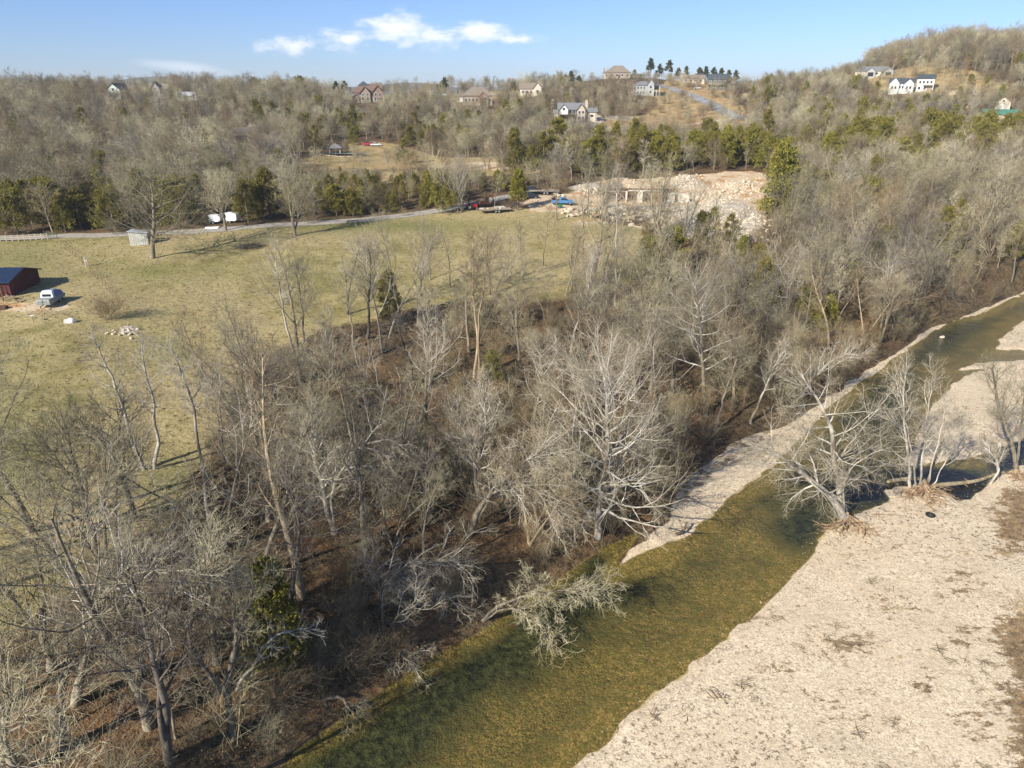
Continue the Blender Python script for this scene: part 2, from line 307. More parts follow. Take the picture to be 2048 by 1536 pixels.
    edge = lambda x, w_=1.: nb.ramp(nb.m('ADD', x, nb.m('MULTIPLY', wob, w_)), .4, .6)
    c = nb.mix(edge(grass, 1.1), lit, ga); c = nb.mix(edge(orange), c, oc); c = nb.mix(edge(pale), c, pc); c = nb.mix(edge(gravel, .5), c, gv)
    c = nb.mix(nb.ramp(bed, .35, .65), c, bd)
    nb.set(b.inputs['Base Color'], c); b.inputs['Roughness'].default_value = .95; b.inputs['Specular IOR Level'].default_value = .15
    bp = nb.n('ShaderNodeBump'); bp.inputs['Strength'].default_value = .9; bp.inputs['Distance'].default_value = .28
    hgt = nb.m('ADD', nb.m('MULTIPLY', nb.m('SUBTRACT', 1, nb.ramp(gravel, .3, .6)), nb.m('ADD', n_sm, nb.m('MULTIPLY', n_f, .3))), nb.m('MULTIPLY', nb.m('ADD', vsep.outputs[0], n_sm), nb.m('MULTIPLY', nb.ramp(gravel, .3, .6), .32)))
    nb.set(bp.inputs['Height'], hgt); nb.set(b.inputs['Normal'], bp.outputs[0])
    return m
M['ground'] = ground_mat()
def water_mat():
    m, t, b = mat('river_water'); nb = NB(t); t.nodes.remove(b); o = t.nodes['Material Output']
    g = nb.n('ShaderNodeNewGeometry'); P = g.outputs['Position']
    bp = nb.n('ShaderNodeBump'); bp.inputs['Strength'].default_value = .8; bp.inputs['Distance'].default_value = .12
    nb.set(bp.inputs['Height'], nb.m('ADD', nb.noise(nb.scale(P, (1, .6, 1)), 3.2, 4, .65), nb.m('MULTIPLY', nb.noise(P, .7, 2, .5), .8)))
    dp = nb.n('ShaderNodeVectorMath', operation='DOT_PRODUCT'); nb.set(dp.inputs[0], bp.outputs[0]); nb.set(dp.inputs[1], g.outputs['Incoming']); fr = nb.m('ADD', .022, nb.m('MULTIPLY', .95, nb.m('POWER', nb.m('SUBTRACT', 1, nb.m('MINIMUM', nb.m('ABSOLUTE', dp.outputs['Value']), 1)), 5)))
    gl = nb.n('ShaderNodeBsdfGlossy'); gl.inputs['Roughness'].default_value = .06; nb.set(gl.inputs['Normal'], bp.outputs[0])
    tr = nb.n('ShaderNodeBsdfTransparent'); tr.inputs[0].default_value = (.96, .94, .82, 1)
    mx = nb.n('ShaderNodeMixShader'); nb.set(mx.inputs[0], fr); nb.set(mx.inputs[1], tr.outputs[0]); nb.set(mx.inputs[2], gl.outputs[0]); nb.set(o.inputs[0], mx.outputs[0])
    return m
M['water'] = water_mat()

# ------------------------------------------------------------------ object helpers
def tag(o, label=None, cat=None, group=None, kind=None):
    if label: o['label'] = label
    if cat: o['category'] = cat
    if group: o['group'] = group
    if kind: o['kind'] = kind
    return o
def link(name, me, parent=None, loc=None, rot=None, scale=None):
    o = bpy.data.objects.new(name, me); COL.objects.link(o)
    if parent: o.parent = parent
    if loc is not None: o.location = loc
    if rot is not None: o.rotation_euler = rot
    if scale is not None: o.scale = scale
    return o
def np_mesh(name, V, Q, mats, smooth=False, mi=None):
    """V (n,3), Q (m,k) faces of constant size"""
    me = bpy.data.meshes.new(name); V = np.ascontiguousarray(V, np.float32); Q = np.ascontiguousarray(Q, np.int32); kk = Q.shape[1]
    me.vertices.add(len(V)); me.vertices.foreach_set('co', V.ravel()); me.loops.add(Q.size); me.loops.foreach_set('vertex_index', Q.ravel())
    me.polygons.add(len(Q)); me.polygons.foreach_set('loop_start', np.arange(0, Q.size, kk, dtype=np.int32)); me.polygons.foreach_set('loop_total', np.full(len(Q), kk, np.int32))
    for x in mats: me.materials.append(x)
    if mi is not None: me.polygons.foreach_set('material_index', np.ascontiguousarray(mi, np.int32))
    me.update(calc_edges=True)
    me.polygons.foreach_set('use_smooth', np.full(len(Q), smooth)); return me

# ------------------------------------------------------------------ terrain mesh, split into named pieces
ny, nx = GX.shape
sd_past = sdg(PASTURE, 1.0, 4, 61); sd_clear = sdg(CLEAR, 1.5, 8, 62); sd_mead = sdg(MEADOW, 3, 14, 63); sd_ridge = sdg(RIDGE, 2, 12, 64); sd_hill = sdg(HILL, 4, 18, 65); sd_weed = sdg(WEEDS, 1.0, 3, 66)
soft = lambda sd, w_: sm(.5 - sd / w_)
fu, fv = proj(GX, GY, GZ)
a_grass = np.maximum.reduce([soft(sd_past, 5), soft(sd_clear, 6), soft(sd_mead, 10), soft(sd_ridge, 8), soft(sd_hill, 12)])
a_gravel = soft(np.minimum(sd_strip, sd_bar), 1.6); a_weed = soft(sd_weed, 7.0) * .92
def spot(u, v, ru, rv): return np.exp(-((fu - u) / ru) ** 2 - ((fv - v) / rv) ** 2)
strip_w = np.where((sd_strip < 0.5) & (sd_w > 0), .50 * sm((sd_w - 1.0) / 3.0), 0)
a_weed = np.maximum.reduce([a_weed, strip_w, .50 * spot(1690, 1290, 130, 50), .46 * spot(1775, 1210, 120, 40), .58 * spot(1845, 1370, 36, 34), .52 * spot(1950, 1440, 90, 80), .50 * spot(1910, 1165, 110, 50), .50 * spot(1935, 1270, 60, 50), .40 * spot(1560, 1345, 90, 50), .38 * spot(1800, 1100, 170, 36), .36 * spot(1700, 1420, 260, 120), .50 * spot(1420, 1035, 60, 16), .5 * spot(1360, 1060, 45, 14), .44 * spot(1500, 1240, 40, 20)])
a_bed = soft(sd_w + .1, .5)
def pl_dist(pts):
    r = np.full(GX.shape, 1e9)
    for a, b in zip(pts[:-1], pts[1:]):
        e = (b - a)[:2]; h = np.clip(((GX - a[0]) * e[0] + (GY - a[1]) * e[1]) / (e @ e), 0, 1); r = np.minimum(r, np.hypot(GX - a[0] - e[0] * h, GY - a[1] - e[1] * h))
    return r
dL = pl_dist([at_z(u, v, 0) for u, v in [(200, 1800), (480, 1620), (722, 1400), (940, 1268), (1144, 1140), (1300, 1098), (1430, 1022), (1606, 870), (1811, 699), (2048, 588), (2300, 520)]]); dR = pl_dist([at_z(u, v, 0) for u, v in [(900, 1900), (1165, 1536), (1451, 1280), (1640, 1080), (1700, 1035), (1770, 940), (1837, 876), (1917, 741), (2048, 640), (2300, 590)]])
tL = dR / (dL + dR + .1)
b_deep_shade = np.clip(.85 * (.45 + .6 * sm((tL - .3) / .5)) * sm(-sd_w / 3.2) * np.where(fv > 1120, 1, .75) + .25 * sm((tL - .6) / .4) * (fv > 1150) + .9 * spot(1610, 1060, 70, 50) + .0 + .8 * spot(1180, 1120, 60, 30) + .55 * spot(1850, 660, 120, 50) + 1.5 * spot(1870, 960, 80, 30) + 1.8 * spot(1920, 985, 60, 30) + 1.3 * spot(1740, 990, 70, 35) + 1.6 * spot(2030, 905, 60, 45) + .6 * spot(1790, 830, 60, 80) - .5 * spot(1300, 1130, 90, 40) - 1.8 * spot(1925, 928, 45, 8) - .3 * spot(1500, 1050, 60, 50), 0, 1.3)  # deep pools, plus tree shade along the left bank painted into the bed
o_or = np.maximum.reduce([soft(sd_site, 5) * .9, 1.1 * spot(960, 332, 90, 9), .8 * spot(1090, 396, 60, 8), .7 * spot(60, 615, 130, 16), .55 * spot(1180, 445, 90, 14), .7*spot(1905,185,60,9)])
o_pale = np.maximum.reduce([1.2 * spot(1440, 445, 90, 50), 1.0 * spot(1330, 425, 110, 18), 1.0 * spot(1180, 378, 50, 10), .9 * spot(1370, 372, 40, 8), 1.0 * spot(258, 660, 22, 12), .9 * spot(1195, 240, 14, 14), .75 * spot(1240, 236, 45, 7)])
o_green = np.maximum.reduce([.9 * spot(760, 452, 260, 14), .7 * spot(0, 900, 90, 70), .6 * spot(40, 520, 90, 40), .6 * spot(300, 545, 90, 20), .5 * spot(1280, 540, 60, 50), .6 * spot(330, 960, 60, 60), .55 * spot(340, 700, 60, 40), .7 * spot(1220, 262, 60, 10), .8 * spot(1360, 180, 40, 8), .5 * spot(650, 315, 50, 10), .6 * spot(830, 193, 60, 6), .4 * spot(400, 545, 260, 20)])
b_hay = np.where(a_bed > .5, np.clip(b_deep_shade, 0, 1.4), np.clip(np.maximum.reduce([soft(sd_mead, 10), soft(sd_hill, 10) * .8, soft(sd_clear, 10) * .55]), 0, 1))
# surface relief in geometry: tussocks, rubble
GZ += np.where(sd_past < 0, .14 * np.abs(vnoise(GX, GY, .9, 71)) * np.clip(1 - GY / 260, 0, 1), 0)
rub = sm((o_pale - .3) * 2) * (GY > 120)
GZ += rub * (.9 * np.abs(vnoise(GX, GY, 2.2, 72)) + .35 * vnoise(GX, GY, .9, 73))
mound = lambda u, v, ru, rv, h: h * spot(u, v, ru, rv)
GZ += mound(1370, 366, 26, 7, 2.6) + mound(1185, 380, 32, 7, 1.8) + mound(1240, 366, 30, 5, 1.6) + mound(1480, 372, 30, 8, .8) + mound(1490, 474, 34, 8, 1.0)
flatten(FX + 2, FY - 4, 13, 3.0, pad_z, 2)
V = np.c_[GX.ravel(), GY.ravel(), GZ.ravel()]
dzx = np.gradient(GZ, XS, axis=1); dzy = np.gradient(GZ, YS, axis=0); NRM = np.c_[-dzx.ravel(), -dzy.ravel(), np.ones(GX.size)]; NRM /= np.linalg.norm(NRM, axis=1)[:, None]
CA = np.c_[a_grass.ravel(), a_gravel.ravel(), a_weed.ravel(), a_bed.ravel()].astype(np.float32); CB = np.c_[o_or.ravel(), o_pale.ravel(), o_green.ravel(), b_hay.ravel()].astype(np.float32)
ii, jj = np.meshgrid(np.arange(nx - 1), np.arange(ny - 1)); q0 = (jj * nx + ii).ravel(); Q = np.c_[q0, q0 + 1, q0 + nx + 1, q0 + nx]
cm = lambda a: a.ravel()[Q].mean(1)
zone = np.zeros(len(Q), int)
zone[cm(np.maximum.reduce([soft(sd_clear, 6), soft(sd_mead, 10), soft(sd_ridge, 8), soft(sd_hill, 12)])) > .5] = 4
zone[cm(soft(sd_past, 5)) > .5] = 3; zone[cm(soft(sd_site, 5)) > .5] = 5; zone[cm(a_gravel) > .5] = 2; zone[cm(sd_w) < 0] = 1
def ground_piece(name, zs):
    f = Q[np.isin(zone, zs)]; used, inv = np.unique(f, return_inverse=True); me = np_mesh(name, V[used], inv.reshape(f.shape), [M['ground']], True)
    for nm, C in (('zone_a', CA), ('zone_b', CB)):
        at = me.color_attributes.new(nm, 'FLOAT_COLOR', 'POINT'); at.data.foreach_set('color', np.clip(C[used], 0, 1.4).ravel())
    me.normals_split_custom_set_from_vertices(NRM[used].tolist())
    return tag(link(name, me), kind='structure')
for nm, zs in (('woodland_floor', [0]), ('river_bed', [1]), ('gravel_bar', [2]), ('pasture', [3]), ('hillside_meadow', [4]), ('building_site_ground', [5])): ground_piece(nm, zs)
wv = np.array([(-120, 5, 0), (400, 5, 0), (400, 330, 0), (-120, 330, 0)], float)
# water sheet: a grid kept to where the bed lies below it
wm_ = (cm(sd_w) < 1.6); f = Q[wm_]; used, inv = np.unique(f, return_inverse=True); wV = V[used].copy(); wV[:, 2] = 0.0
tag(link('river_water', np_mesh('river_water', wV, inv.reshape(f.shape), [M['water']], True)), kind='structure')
# far blue hills
def hills():
    m = simple('hill_woods', (.10, .095, .075), .95, .25, .01); xs = np.linspace(-3400, 3600, 160); V_ = []; 
    prof = [0, .6, .95, 1, .9]
    for j, pz in enumerate(prof):
        for x in xs:
            h = 22 + 22 * math.sin(x / 420 + .6) * math.sin(x / 170 + 1) + 9 * math.sin(x / 75) + (26 if -1900 < x < -900 else 0) * math.exp(-((x + 1450) / 330) ** 2)
            V_.append((x, 2600 + j * 130, 30 * 0 + pz * (h + 24)))
    n_ = len(xs); Q_ = [(j * n_ + i, j * n_ + i + 1, (j + 1) * n_ + i + 1, (j + 1) * n_ + i) for j in range(len(prof) - 1) for i in range(n_ - 1)]
    tag(link('distant_hills', np_mesh('distant_hills', np.array(V_), np.array(Q_), [m], True)), kind='structure')
hills()
hz = bpy.data.materials.new('thin_haze'); hz.use_nodes = True; hz.node_tree.nodes.clear(); vo_ = hz.node_tree.nodes.new('ShaderNodeVolumePrincipled'); ho_ = hz.node_tree.nodes.new('ShaderNodeOutputMaterial')
vo_.inputs['Color'].default_value = (.80, .88, 1, 1); vo_.inputs['Density'].default_value = .00012; vo_.inputs['Anisotropy'].default_value = .0; hz.node_tree.links.new(vo_.outputs[0], ho_.inputs['Volume'])
hv = [(x, y, z) for z in (-6, 108) for x, y in ((-3700, -160), (3800, -160), (3800, 4300), (-3700, 4300))]; hme = bpy.data.meshes.new('haze'); hme.from_pydata(hv, [], [(3, 2, 1, 0), (4, 5, 6, 7), (0, 1, 5, 4), (1, 2, 6, 5), (2, 3, 7, 6), (3, 0, 4, 7)]); hme.materials.append(hz); tag(link('haze', hme), kind='stuff')
# roads: draped gravel and asphalt sheets
def road(name, pts, w, m, lift=.06, world=False):
    P_ = [np.array(hit(*p)) for p in pts] if not world else pts
    L_ = [];
    for a, b in zip(P_[:-1], P_[1:]):
        n_ = max(2, int(np.hypot(*(b - a)[:2]) / 1.2))
        L_ += [a + (b - a) * t_ / n_ for t_ in range(n_)]
    L_.append(P_[-1]); L_ = np.array(L_)
    for _ in range(25): L_[1:-1] = (L_[:-2] + L_[2:] + 2 * L_[1:-1]) / 4
    tg = np.gradient(L_[:, :2], axis=0); tg /= np.linalg.norm(tg, axis=1)[:, None]; nr = np.c_[-tg[:, 1], tg[:, 0]]
    k_ = 7; V_ = []
    for j in range(k_):
        o_ = (j / (k_ - 1) - .5) * w; q = L_[:, :2] + nr * (o_ + .0)
        V_.append(np.c_[q, zt(q[:, 0], q[:, 1]) + lift + .05 * (1 - abs(j / (k_ - 1) - .5) * 2)])
    n_ = len(L_); V_ = np.concatenate(V_); Q_ = [(j * n_ + i, j * n_ + i + 1, (j + 1) * n_ + i + 1, (j + 1) * n_ + i) for j in range(k_ - 1) for i in range(n_ - 1)]
    return tag(link(name, np_mesh(name, V_, np.array(Q_), [m], True)), kind='structure'), L_
M['gravel_road'] = simple('gravel_road_surface', (.33, .30, .26), .95, .2, .8, bump=.3)
M['asphalt'] = simple('pale_asphalt', (.24, .25, .27), .9, .3, .3)
M['track'] = simple('pale_track', (.50, .43, .33), .95, .2, .5)
ROADS = []
ROADS.append(road('gravel_road', [(-250, 485), (-60, 478), (100, 474), (300, 468), (460, 459), (640, 446), (800, 433), (900, 418), (985, 399), (1060, 386), (1110, 380)], 4.6, M['gravel_road']))
ROADS.append(road('hill_road', [(1316, 171), (1350, 180), (1395, 196), (1430, 213), (1475, 236), (1530, 240)], 8, M['asphalt'], .25))
ROADS.append(road('farm_track', [(1475, 236), (1420, 244), (1360, 252), (1300, 258), (1220, 256), (1190, 258)], 3.0, M['track'], .15))
ROADS.append(road('house_drive', [(1180, 257), (1198, 246), (1202, 236), (1190, 232)], 4, M['track'], .2))
ROADS.append(road('ridge_lane', [(640, 193), (760, 192), (860, 190), (1000, 190)], 4, M['track'], .2))
# ------------------------------------------------------------------ tree growing (vectorised)
def nrm(v): return v / np.maximum(np.linalg.norm(v, axis=-1, keepdims=True), 1e-9)
def spawn(P, R, n, t0, t1, ang, angv, length, K, up, wob, rr, rend, rng, rmin=.01, lvar=.3, droop=0.):
    """children of branches P (N,K,3); length is a function of (parent length, t)"""
    Nb, Kp, _ = P.shape; M_ = Nb * n; par = np.repeat(np.arange(Nb), n); i_ = np.tile(np.arange(n), Nb)
    t = t0 + (t1 - t0) * (i_ + rng.random(M_)) / n
    f = t * (Kp - 1); a = np.clip(np.floor(f).astype(int), 0, Kp - 2); fr = (f - a)[:, None]
    p = P[par, a] * (1 - fr) + P[par, a + 1] * fr; tg = nrm(P[par, a + 1] - P[par, a]); r = R[par, a] * (1 - fr[:, 0]) + R[par, a + 1] * fr[:, 0]
    PL = np.linalg.norm(np.diff(P, axis=1), axis=2).sum(1)[par]
    az = i_ * 2.39996 + rng.random(Nb)[par] * 6.28 + rng.normal(0, .35, M_); th = ang + rng.normal(0, angv, M_)
    ref = np.where(np.abs(tg[:, 2:3]) > .9, np.array([[1., 0, 0]]), np.array([[0, 0, 1.]])); uu = nrm(np.cross(tg, ref)); vv = np.cross(tg, uu)
    d = np.cos(th)[:, None] * tg + np.sin(th)[:, None] * (np.cos(az)[:, None] * uu + np.sin(az)[:, None] * vv)
    ln = length(PL, t) * (1 + rng.uniform(-lvar, lvar, M_)); st = (ln / (K - 1))[:, None]
    O = np.empty((M_, K, 3)); O[:, 0] = p
    for k_ in range(1, K):
        O[:, k_] = O[:, k_ - 1] + d * st
        d = d + rng.normal(0, wob, (M_, 3)); d[:, 2] += up - droop * k_ / K; d = nrm(d)
    r0 = np.maximum(r * rr, rmin); s_ = np.linspace(0, 1, K)[None]; RR = r0[:, None] * (1 - s_) + np.maximum(r0 * rend, rmin * .7)[:, None] * s_
    return O, RR
def tubes(P, R, sides):
    Nb, K, _ = P.shape; tg = np.empty_like(P); tg[:, 1:-1] = P[:, 2:] - P[:, :-2] if K > 2 else tg[:, 1:-1]; tg[:, 0] = P[:, 1] - P[:, 0]; tg[:, -1] = P[:, -1] - P[:, -2]; tg = nrm(tg)
    ov = nrm(P[:, -1] - P[:, 0]); ref = np.where(np.abs(ov[:, 2:3]) > .8, np.array([[1., .1, 0]]), np.array([[0, .1, 1.]]))
    u = nrm(np.cross(tg, ref[:, None])); v = np.cross(tg, u); a = np.arange(sides) * 2 * pi / sides
    V_ = P[:, :, None] + R[:, :, None, None] * (np.cos(a)[None, None, :, None] * u[:, :, None] + np.sin(a)[None, None, :, None] * v[:, :, None])
    b = (np.arange(Nb)[:, None, None] * K + np.arange(K - 1)[None, :, None]) * sides; s = np.arange(sides)[None, None]; s2 = (s + 1) % sides
    Q_ = np.stack([b + s, b + s2, b + sides + s2, b + sides + s], -1).reshape(-1, 4)
    return V_.reshape(-1, 3), Q_
def join(parts):
    V_, Q_, M_, o = [], [], [], 0
    for (v, q), mi in parts: V_.append(v); Q_.append(q + o); M_.append(np.full(len(q), mi)); o += len(v)
    return np.concatenate(V_), np.concatenate(Q_), np.concatenate(M_)
def resample(pts, rad, K):
    pts = np.array(pts, float); d = np.r_[0, np.cumsum(np.linalg.norm(np.diff(pts, axis=0), axis=1))]; s = np.linspace(0, d[-1], K)
    P = np.stack([np.interp(s, d, pts[:, i]) for i in range(3)], 1)
    for _ in range(2): P[1:-1] = (P[:-2] + 2 * P[1:-1] + P[2:]) / 4
    return P, np.interp(s / d[-1], np.linspace(0, 1, len(rad)), rad)

def crown_levels(P, R, rng, n1, lim, dens=(6, 6, 4), t0=.35, a1=.95, up=.10, droop=0., rmin=.0105, twist=.10, sub=.5):
    """limbs, branches and twigs for the stems P,R; lim(t) = limb length in metres"""
    L1 = spawn(P, R, n1, t0, .99, a1, .22, lambda pl, t: lim(t), 8, up, twist, .42, .12, rng, .022, .25, droop)
    L1b = L1[0], L1[1]
    L2 = spawn(*L1, dens[0], .15, .97, .75, .2, lambda pl, t: pl * sub * (1.15 - .6 * t), 5, up * .8, twist * 1.5, .5, .2, rng, rmin * 1.3, .35, droop)
    tipP, tipR = spawn(P, R, 5, .8, 1, .5, .2, lambda pl, t: lim(np.full_like(t, .95)) * .8, 5, up, twist, .6, .2, rng, rmin * 1.3)
    L2 = (np.concatenate([L2[0], tipP]), np.concatenate([L2[1], tipR]))
    L3 = spawn(*L2, dens[1], .12, .98, .65, .25, lambda pl, t: pl * .55 * (1.1 - .5 * t), 4, up * .6, twist * 1.6, .6, .35, rng, rmin, .35, droop)
    L4 = spawn(*L3, dens[2], .15, 1, .6, .25, lambda pl, t: np.clip(pl * .6, .25, 1.3), 3, up * .4, twist * 1.6, .7, .5, rng, rmin * .7, .35, droop)
    return L1, L2, L3, L4
def tree_meshes(name, stems, rng, barkm, limbm, twigm, n1, lim, dens=(6, 6, 4), sides=(8, 5, 4, 3), **kw):
    tr = []; cr = []
    for si, (P, R) in enumerate(stems):
        P = P[None]; R = R[None]; tr.append((tubes(P, R, sides[0]), 0))
        n_ = n1 if isinstance(n1, int) else n1[si]
        lv = crown_levels(P, R, rng, n_, lim, dens, **kw)
        tr.append((tubes(*lv[0], sides[1]), 1)); cr.append((tubes(*lv[1], sides[2]), 0)); cr.append((tubes(*lv[2], 3), 1)); cr.append((tubes(*lv[3], 3), 1))
    v, q, mi = join(tr); t_me = np_mesh(name + '_trunk', v, q, [barkm, limbm], True, mi)
    v, q, mi = join(cr); c_me = np_mesh(name + '_crown', v, q, [limbm, twigm], False, mi)
    return t_me, c_me

PALETTE = {'grey': ('bark_grey', 'bark_grey', 'twig_grey'), 'dark': ('bark_dark', 'bark_dark', 'twig_dark'), 'white': ('bark_white', 'limb_white', 'twig_pale'), 'pale': ('bark_grey', 'limb_white', 'twig_pale'), 'tan': ('bark_tan', 'bark_tan', 'twig_brown')}
def put_tree(name, label, cat, loc, tm, cm_, rotz=0., scale=(1, 1, 1), group=None, tilt=(0, 0)):
    e = bpy.data.objects.new(name, None); COL.objects.link(e); e.location = loc; e.rotation_euler = (tilt[0], tilt[1], rotz); e.scale = scale; e.empty_display_size = .5
    tag(e, label, cat, group)
    link('trunk', tm, e); link('crown', cm_, e); return e

# ---- prototypes, about 17 m tall, base at the origin
def proto(kind, seed, H=17., dens=(5, 5, 4), n1=13, K=12, rmin=.0105, form='oval', n_st=1):
    rng = np.random.default_rng(seed); stems = []
    for s in range(n_st):
        d = np.array([rng.normal(0, .05), rng.normal(0, .05), 1.]); 
        if n_st > 1: a = s * 2 * pi / n_st + rng.random(); d[:2] += .28 * np.array([cos(a), sin(a)])
        p = np.array([0, 0, -.5]); pts = [p]
        for i in range(6): p = p + d / np.linalg.norm(d) * (H * .95 / 6) * (.85 if n_st > 1 else 1); pts.append(p); d = d + np.r_[rng.normal(0, .15, 2), .03]
        r0 = H * .0125 * (.75 if n_st > 1 else 1)
        stems.append(resample(pts, [r0 * 1.5, r0, r0 * .85, r0 * .6, r0 * .35, .04], K))
    forms = {'oval': lambda t: H * (.10 + .30 * np.sin(np.clip((t - .2) / .8, 0, 1) * pi * .85 + .35)), 'vase': lambda t: H * (.42 - .20 * t), 'slim': lambda t: H * (.19 - .08 * t)}
    upk = {'oval': (.10, 1.0), 'vase': (.16, .72), 'slim': (.16, .8)}[form]
    b = PALETTE[kind]
    return tree_meshes('bare_' + form, stems, rng, M[b[0]], M[b[1]], M[b[2]], n1 if n_st == 1 else max(6, n1 // n_st + 2), forms[form], dens, up=upk[0], a1=upk[1], t0=.38 if form != 'vase' else .3, rmin=rmin, twist=.13)
NEAR = [proto('grey', 1, form='oval'), proto('grey', 2, form='vase', n1=13), proto('dark', 3, form='oval', n1=16), proto('grey', 4, form='slim', n1=16), proto('tan', 5, form='oval', n_st=2),
        proto('pale', 6, form='vase', n_st=2), proto('grey', 7, form='oval', n_st=3), proto('tan', 8, form='slim', n1=15)]
# lighter versions for far trees: thicker fewer twigs, one mesh each
def proto_far(kind, seed, form, n_st=1, sp=1.):
    rng = np.random.default_rng(seed); H = 14.; stems = []
    for s in range(n_st):
        p = np.array([0, 0, -.5]); d = np.array([rng.normal(0, .08), rng.normal(0, .08), 1.]); pts = [p]
        if n_st > 1: d[:2] += rng.normal(0, .25, 2)
        for i in range(5): p = p + d / np.linalg.norm(d) * (H * .92 / 5); pts.append(p); d = d + np.r_[rng.normal(0, .08, 2), .04]
        stems.append(resample(pts, [.24, .19, .14, .09, .05], 7))
    lim = {'oval': lambda t: H * (.10 + .24 * np.sin(np.clip((t - .2) / .8, 0, 1) * pi * .85 + .35)), 'vase': lambda t: H * (.36 - .18 * t), 'slim': lambda t: H * (.18 - .08 * t)}[form]
    b = PALETTE[kind]; parts = []
    for P, R in stems:
        P = P[None]; R = R[None]; n1 = 12 // n_st + 2
        L1 = spawn(P, R, n1, .3, .98, .8, .2, lambda pl, t: lim(t), 4, .14, .13, .55, .25, rng, .045)
        L2 = spawn(*L1, 6, .15, 1, .7, .25, lambda pl, t: pl * .5, 3, .1, .16, .6, .4, rng, .028)
        L3 = spawn(*L2, 5, .1, 1, .65, .3, lambda pl, t: pl * .65, 2, .1, .1, .75, .6, rng, .02)
        L4 = spawn(*L3, 3, .2, 1, .6, .3, lambda pl, t: pl * .7, 2, .1, .1, .8, .6, rng, .014)
        parts += [(tubes(P, R, 5), 0), (tubes(*L1, 3), 1), (tubes(*L2, 3), 1), (tubes(*L3, 3), 2), (tubes(*L4, 3), 2)]
    v, q, mi = join(parts); return np_mesh('far_bare_' + form, v, q, [M[x] for x in b], False, mi)
FAR = [proto_far('grey', 21, 'oval'), proto_far('grey', 22, 'vase'), proto_far('grey', 23, 'slim'), proto_far('tan', 24, 'oval'), proto_far('pale', 25, 'slim'), proto_far('grey', 26, 'oval', 2), proto_far('dark', 27, 'oval'), proto_far('pale', 28, 'vase'), proto_far('tan', 29, 'vase', 2)]

# ---- cedars
def cedar_mat(name, a, b_):
    m, t, b = mat(name); nb = NB(t); g = nb.n('ShaderNodeNewGeometry'); oi = nb.n('ShaderNodeObjectInfo')
    c = nb.mix(nb.ramp(nb.noise(g.outputs['Position'], .9, 3, .6), .3, .7), a, b_); c = nb.mix(nb.m('MULTIPLY', oi.outputs['Random'], .55), c, (.115, .085, .028))
    nb.set(b.inputs['Base Color'], c); b.inputs['Roughness'].default_value = .75; b.inputs['Specular IOR Level'].default_value = .15; return m
M['cedar'] = cedar_mat('cedar_foliage', (.10, .10, .016), (.29, .26, .045)); M['pine'] = cedar_mat('pine_foliage', (.025, .04, .018), (.06, .08, .03))
def cedar(seed, H=9., nclump=420, per=9, wid=.30, open_=False, base=.06, m='cedar', leaf=.145):
    rng = np.random.default_rng(seed); lean = rng.normal(0, .03, 2)
    P, R = resample([(0, 0, -.4), (0, 0, H * .4), (lean[0] * H, lean[1] * H, H * .97)], [H * .02, H * .014, .03], 8)
    # boughs
    nb_ = 34 if not open_ else 22
    L1 = spawn(P[None], R[None], nb_, base + .03, .97, 1.25, .15, lambda pl, t: H * wid * (1.12 - t) ** .7 * .95, 5, .10, .10, .4, .2, rng, .02, .25)
    L2 = spawn(*L1, 5, .25, 1, .7, .25, lambda pl, t: pl * .4, 3, .12, .12, .6, .4, rng, .015)
    ends = np.concatenate([L1[0][:, 2:].reshape(-1, 3), L2[0][:, 1:].reshape(-1, 3)]); ends = ends[ends[:, 2] > H * base]
    pick = ends[rng.integers(0, len(ends), nclump)] + rng.normal(0, .16 if not open_ else .10, (nclump, 3)) * H / 9
    top = np.c_[rng.normal(0, .05, (26, 2)) * H * .5 + lean * H, H * rng.uniform(.86, 1.03, 26)]; pick = np.concatenate([pick, top])
    c = np.repeat(pick, per, 0); c = c + rng.normal(0, .17 * H / 9, c.shape)
    out_ = c - np.array([0, 0, H * .35]); out_[:, 2] *= .6; out_ = nrm(nrm(out_) + rng.normal(0, .55, c.shape)); out_[:, 2] += .25; out_ = nrm(out_)
    s = leaf * rng.uniform(.6, 1.5, len(c))[:, None] * (H / 9) ** .5; side = nrm(np.cross(out_, rng.normal(0, 1, c.shape)))
    # each spray is a bent kite: 2 triangles as one quad standing along the shoot
    q0_ = c; q1_ = c + out_ * s * .9 + side * s * .42; q2_ = c + out_ * s * 1.8; q3_ = c + out_ * s * .9 - side * s * .42 + np.cross(out_, side) * s * .18
    LV = np.stack([q0_, q1_, q2_, q3_], 1).reshape(-1, 3); LQ = np.arange(len(LV)).reshape(-1, 4)
    v, q, mi = join([(tubes(P[None], R[None], 6), 0), (tubes(*L1, 3), 0)]); tm = np_mesh('cedar_trunk', v, q, [M['bark_grey']], True, mi)
    cmh = np_mesh('cedar_crown', LV, LQ, [M[m]], False)
    v, q, mi = join([(tubes(P[None], R[None], 4), 0), ((LV, LQ), 1)]); whole = np_mesh('cedar_whole', v, q, [M['bark_grey'], M[m]], False, mi)
    return tm, cmh, whole
CEDAR = [cedar(31, wid=.27, nclump=760, per=12), cedar(32, wid=.34, nclump=880, per=12), cedar(33, wid=.22, nclump=640, per=12), cedar(34, wid=.30, open_=True, nclump=420, per=11), cedar(35, wid=.40, nclump=1000, per=12)]
LONE = cedar(36, H=10, wid=.27, base=.24, nclump=900, per=12)
CEDAR_FAR = [cedar(41, nclump=300, per=7, leaf=.27), cedar(42, wid=.36, nclump=340, per=7, leaf=.27), cedar(43, wid=.24, nclump=260, per=7, leaf=.25)]
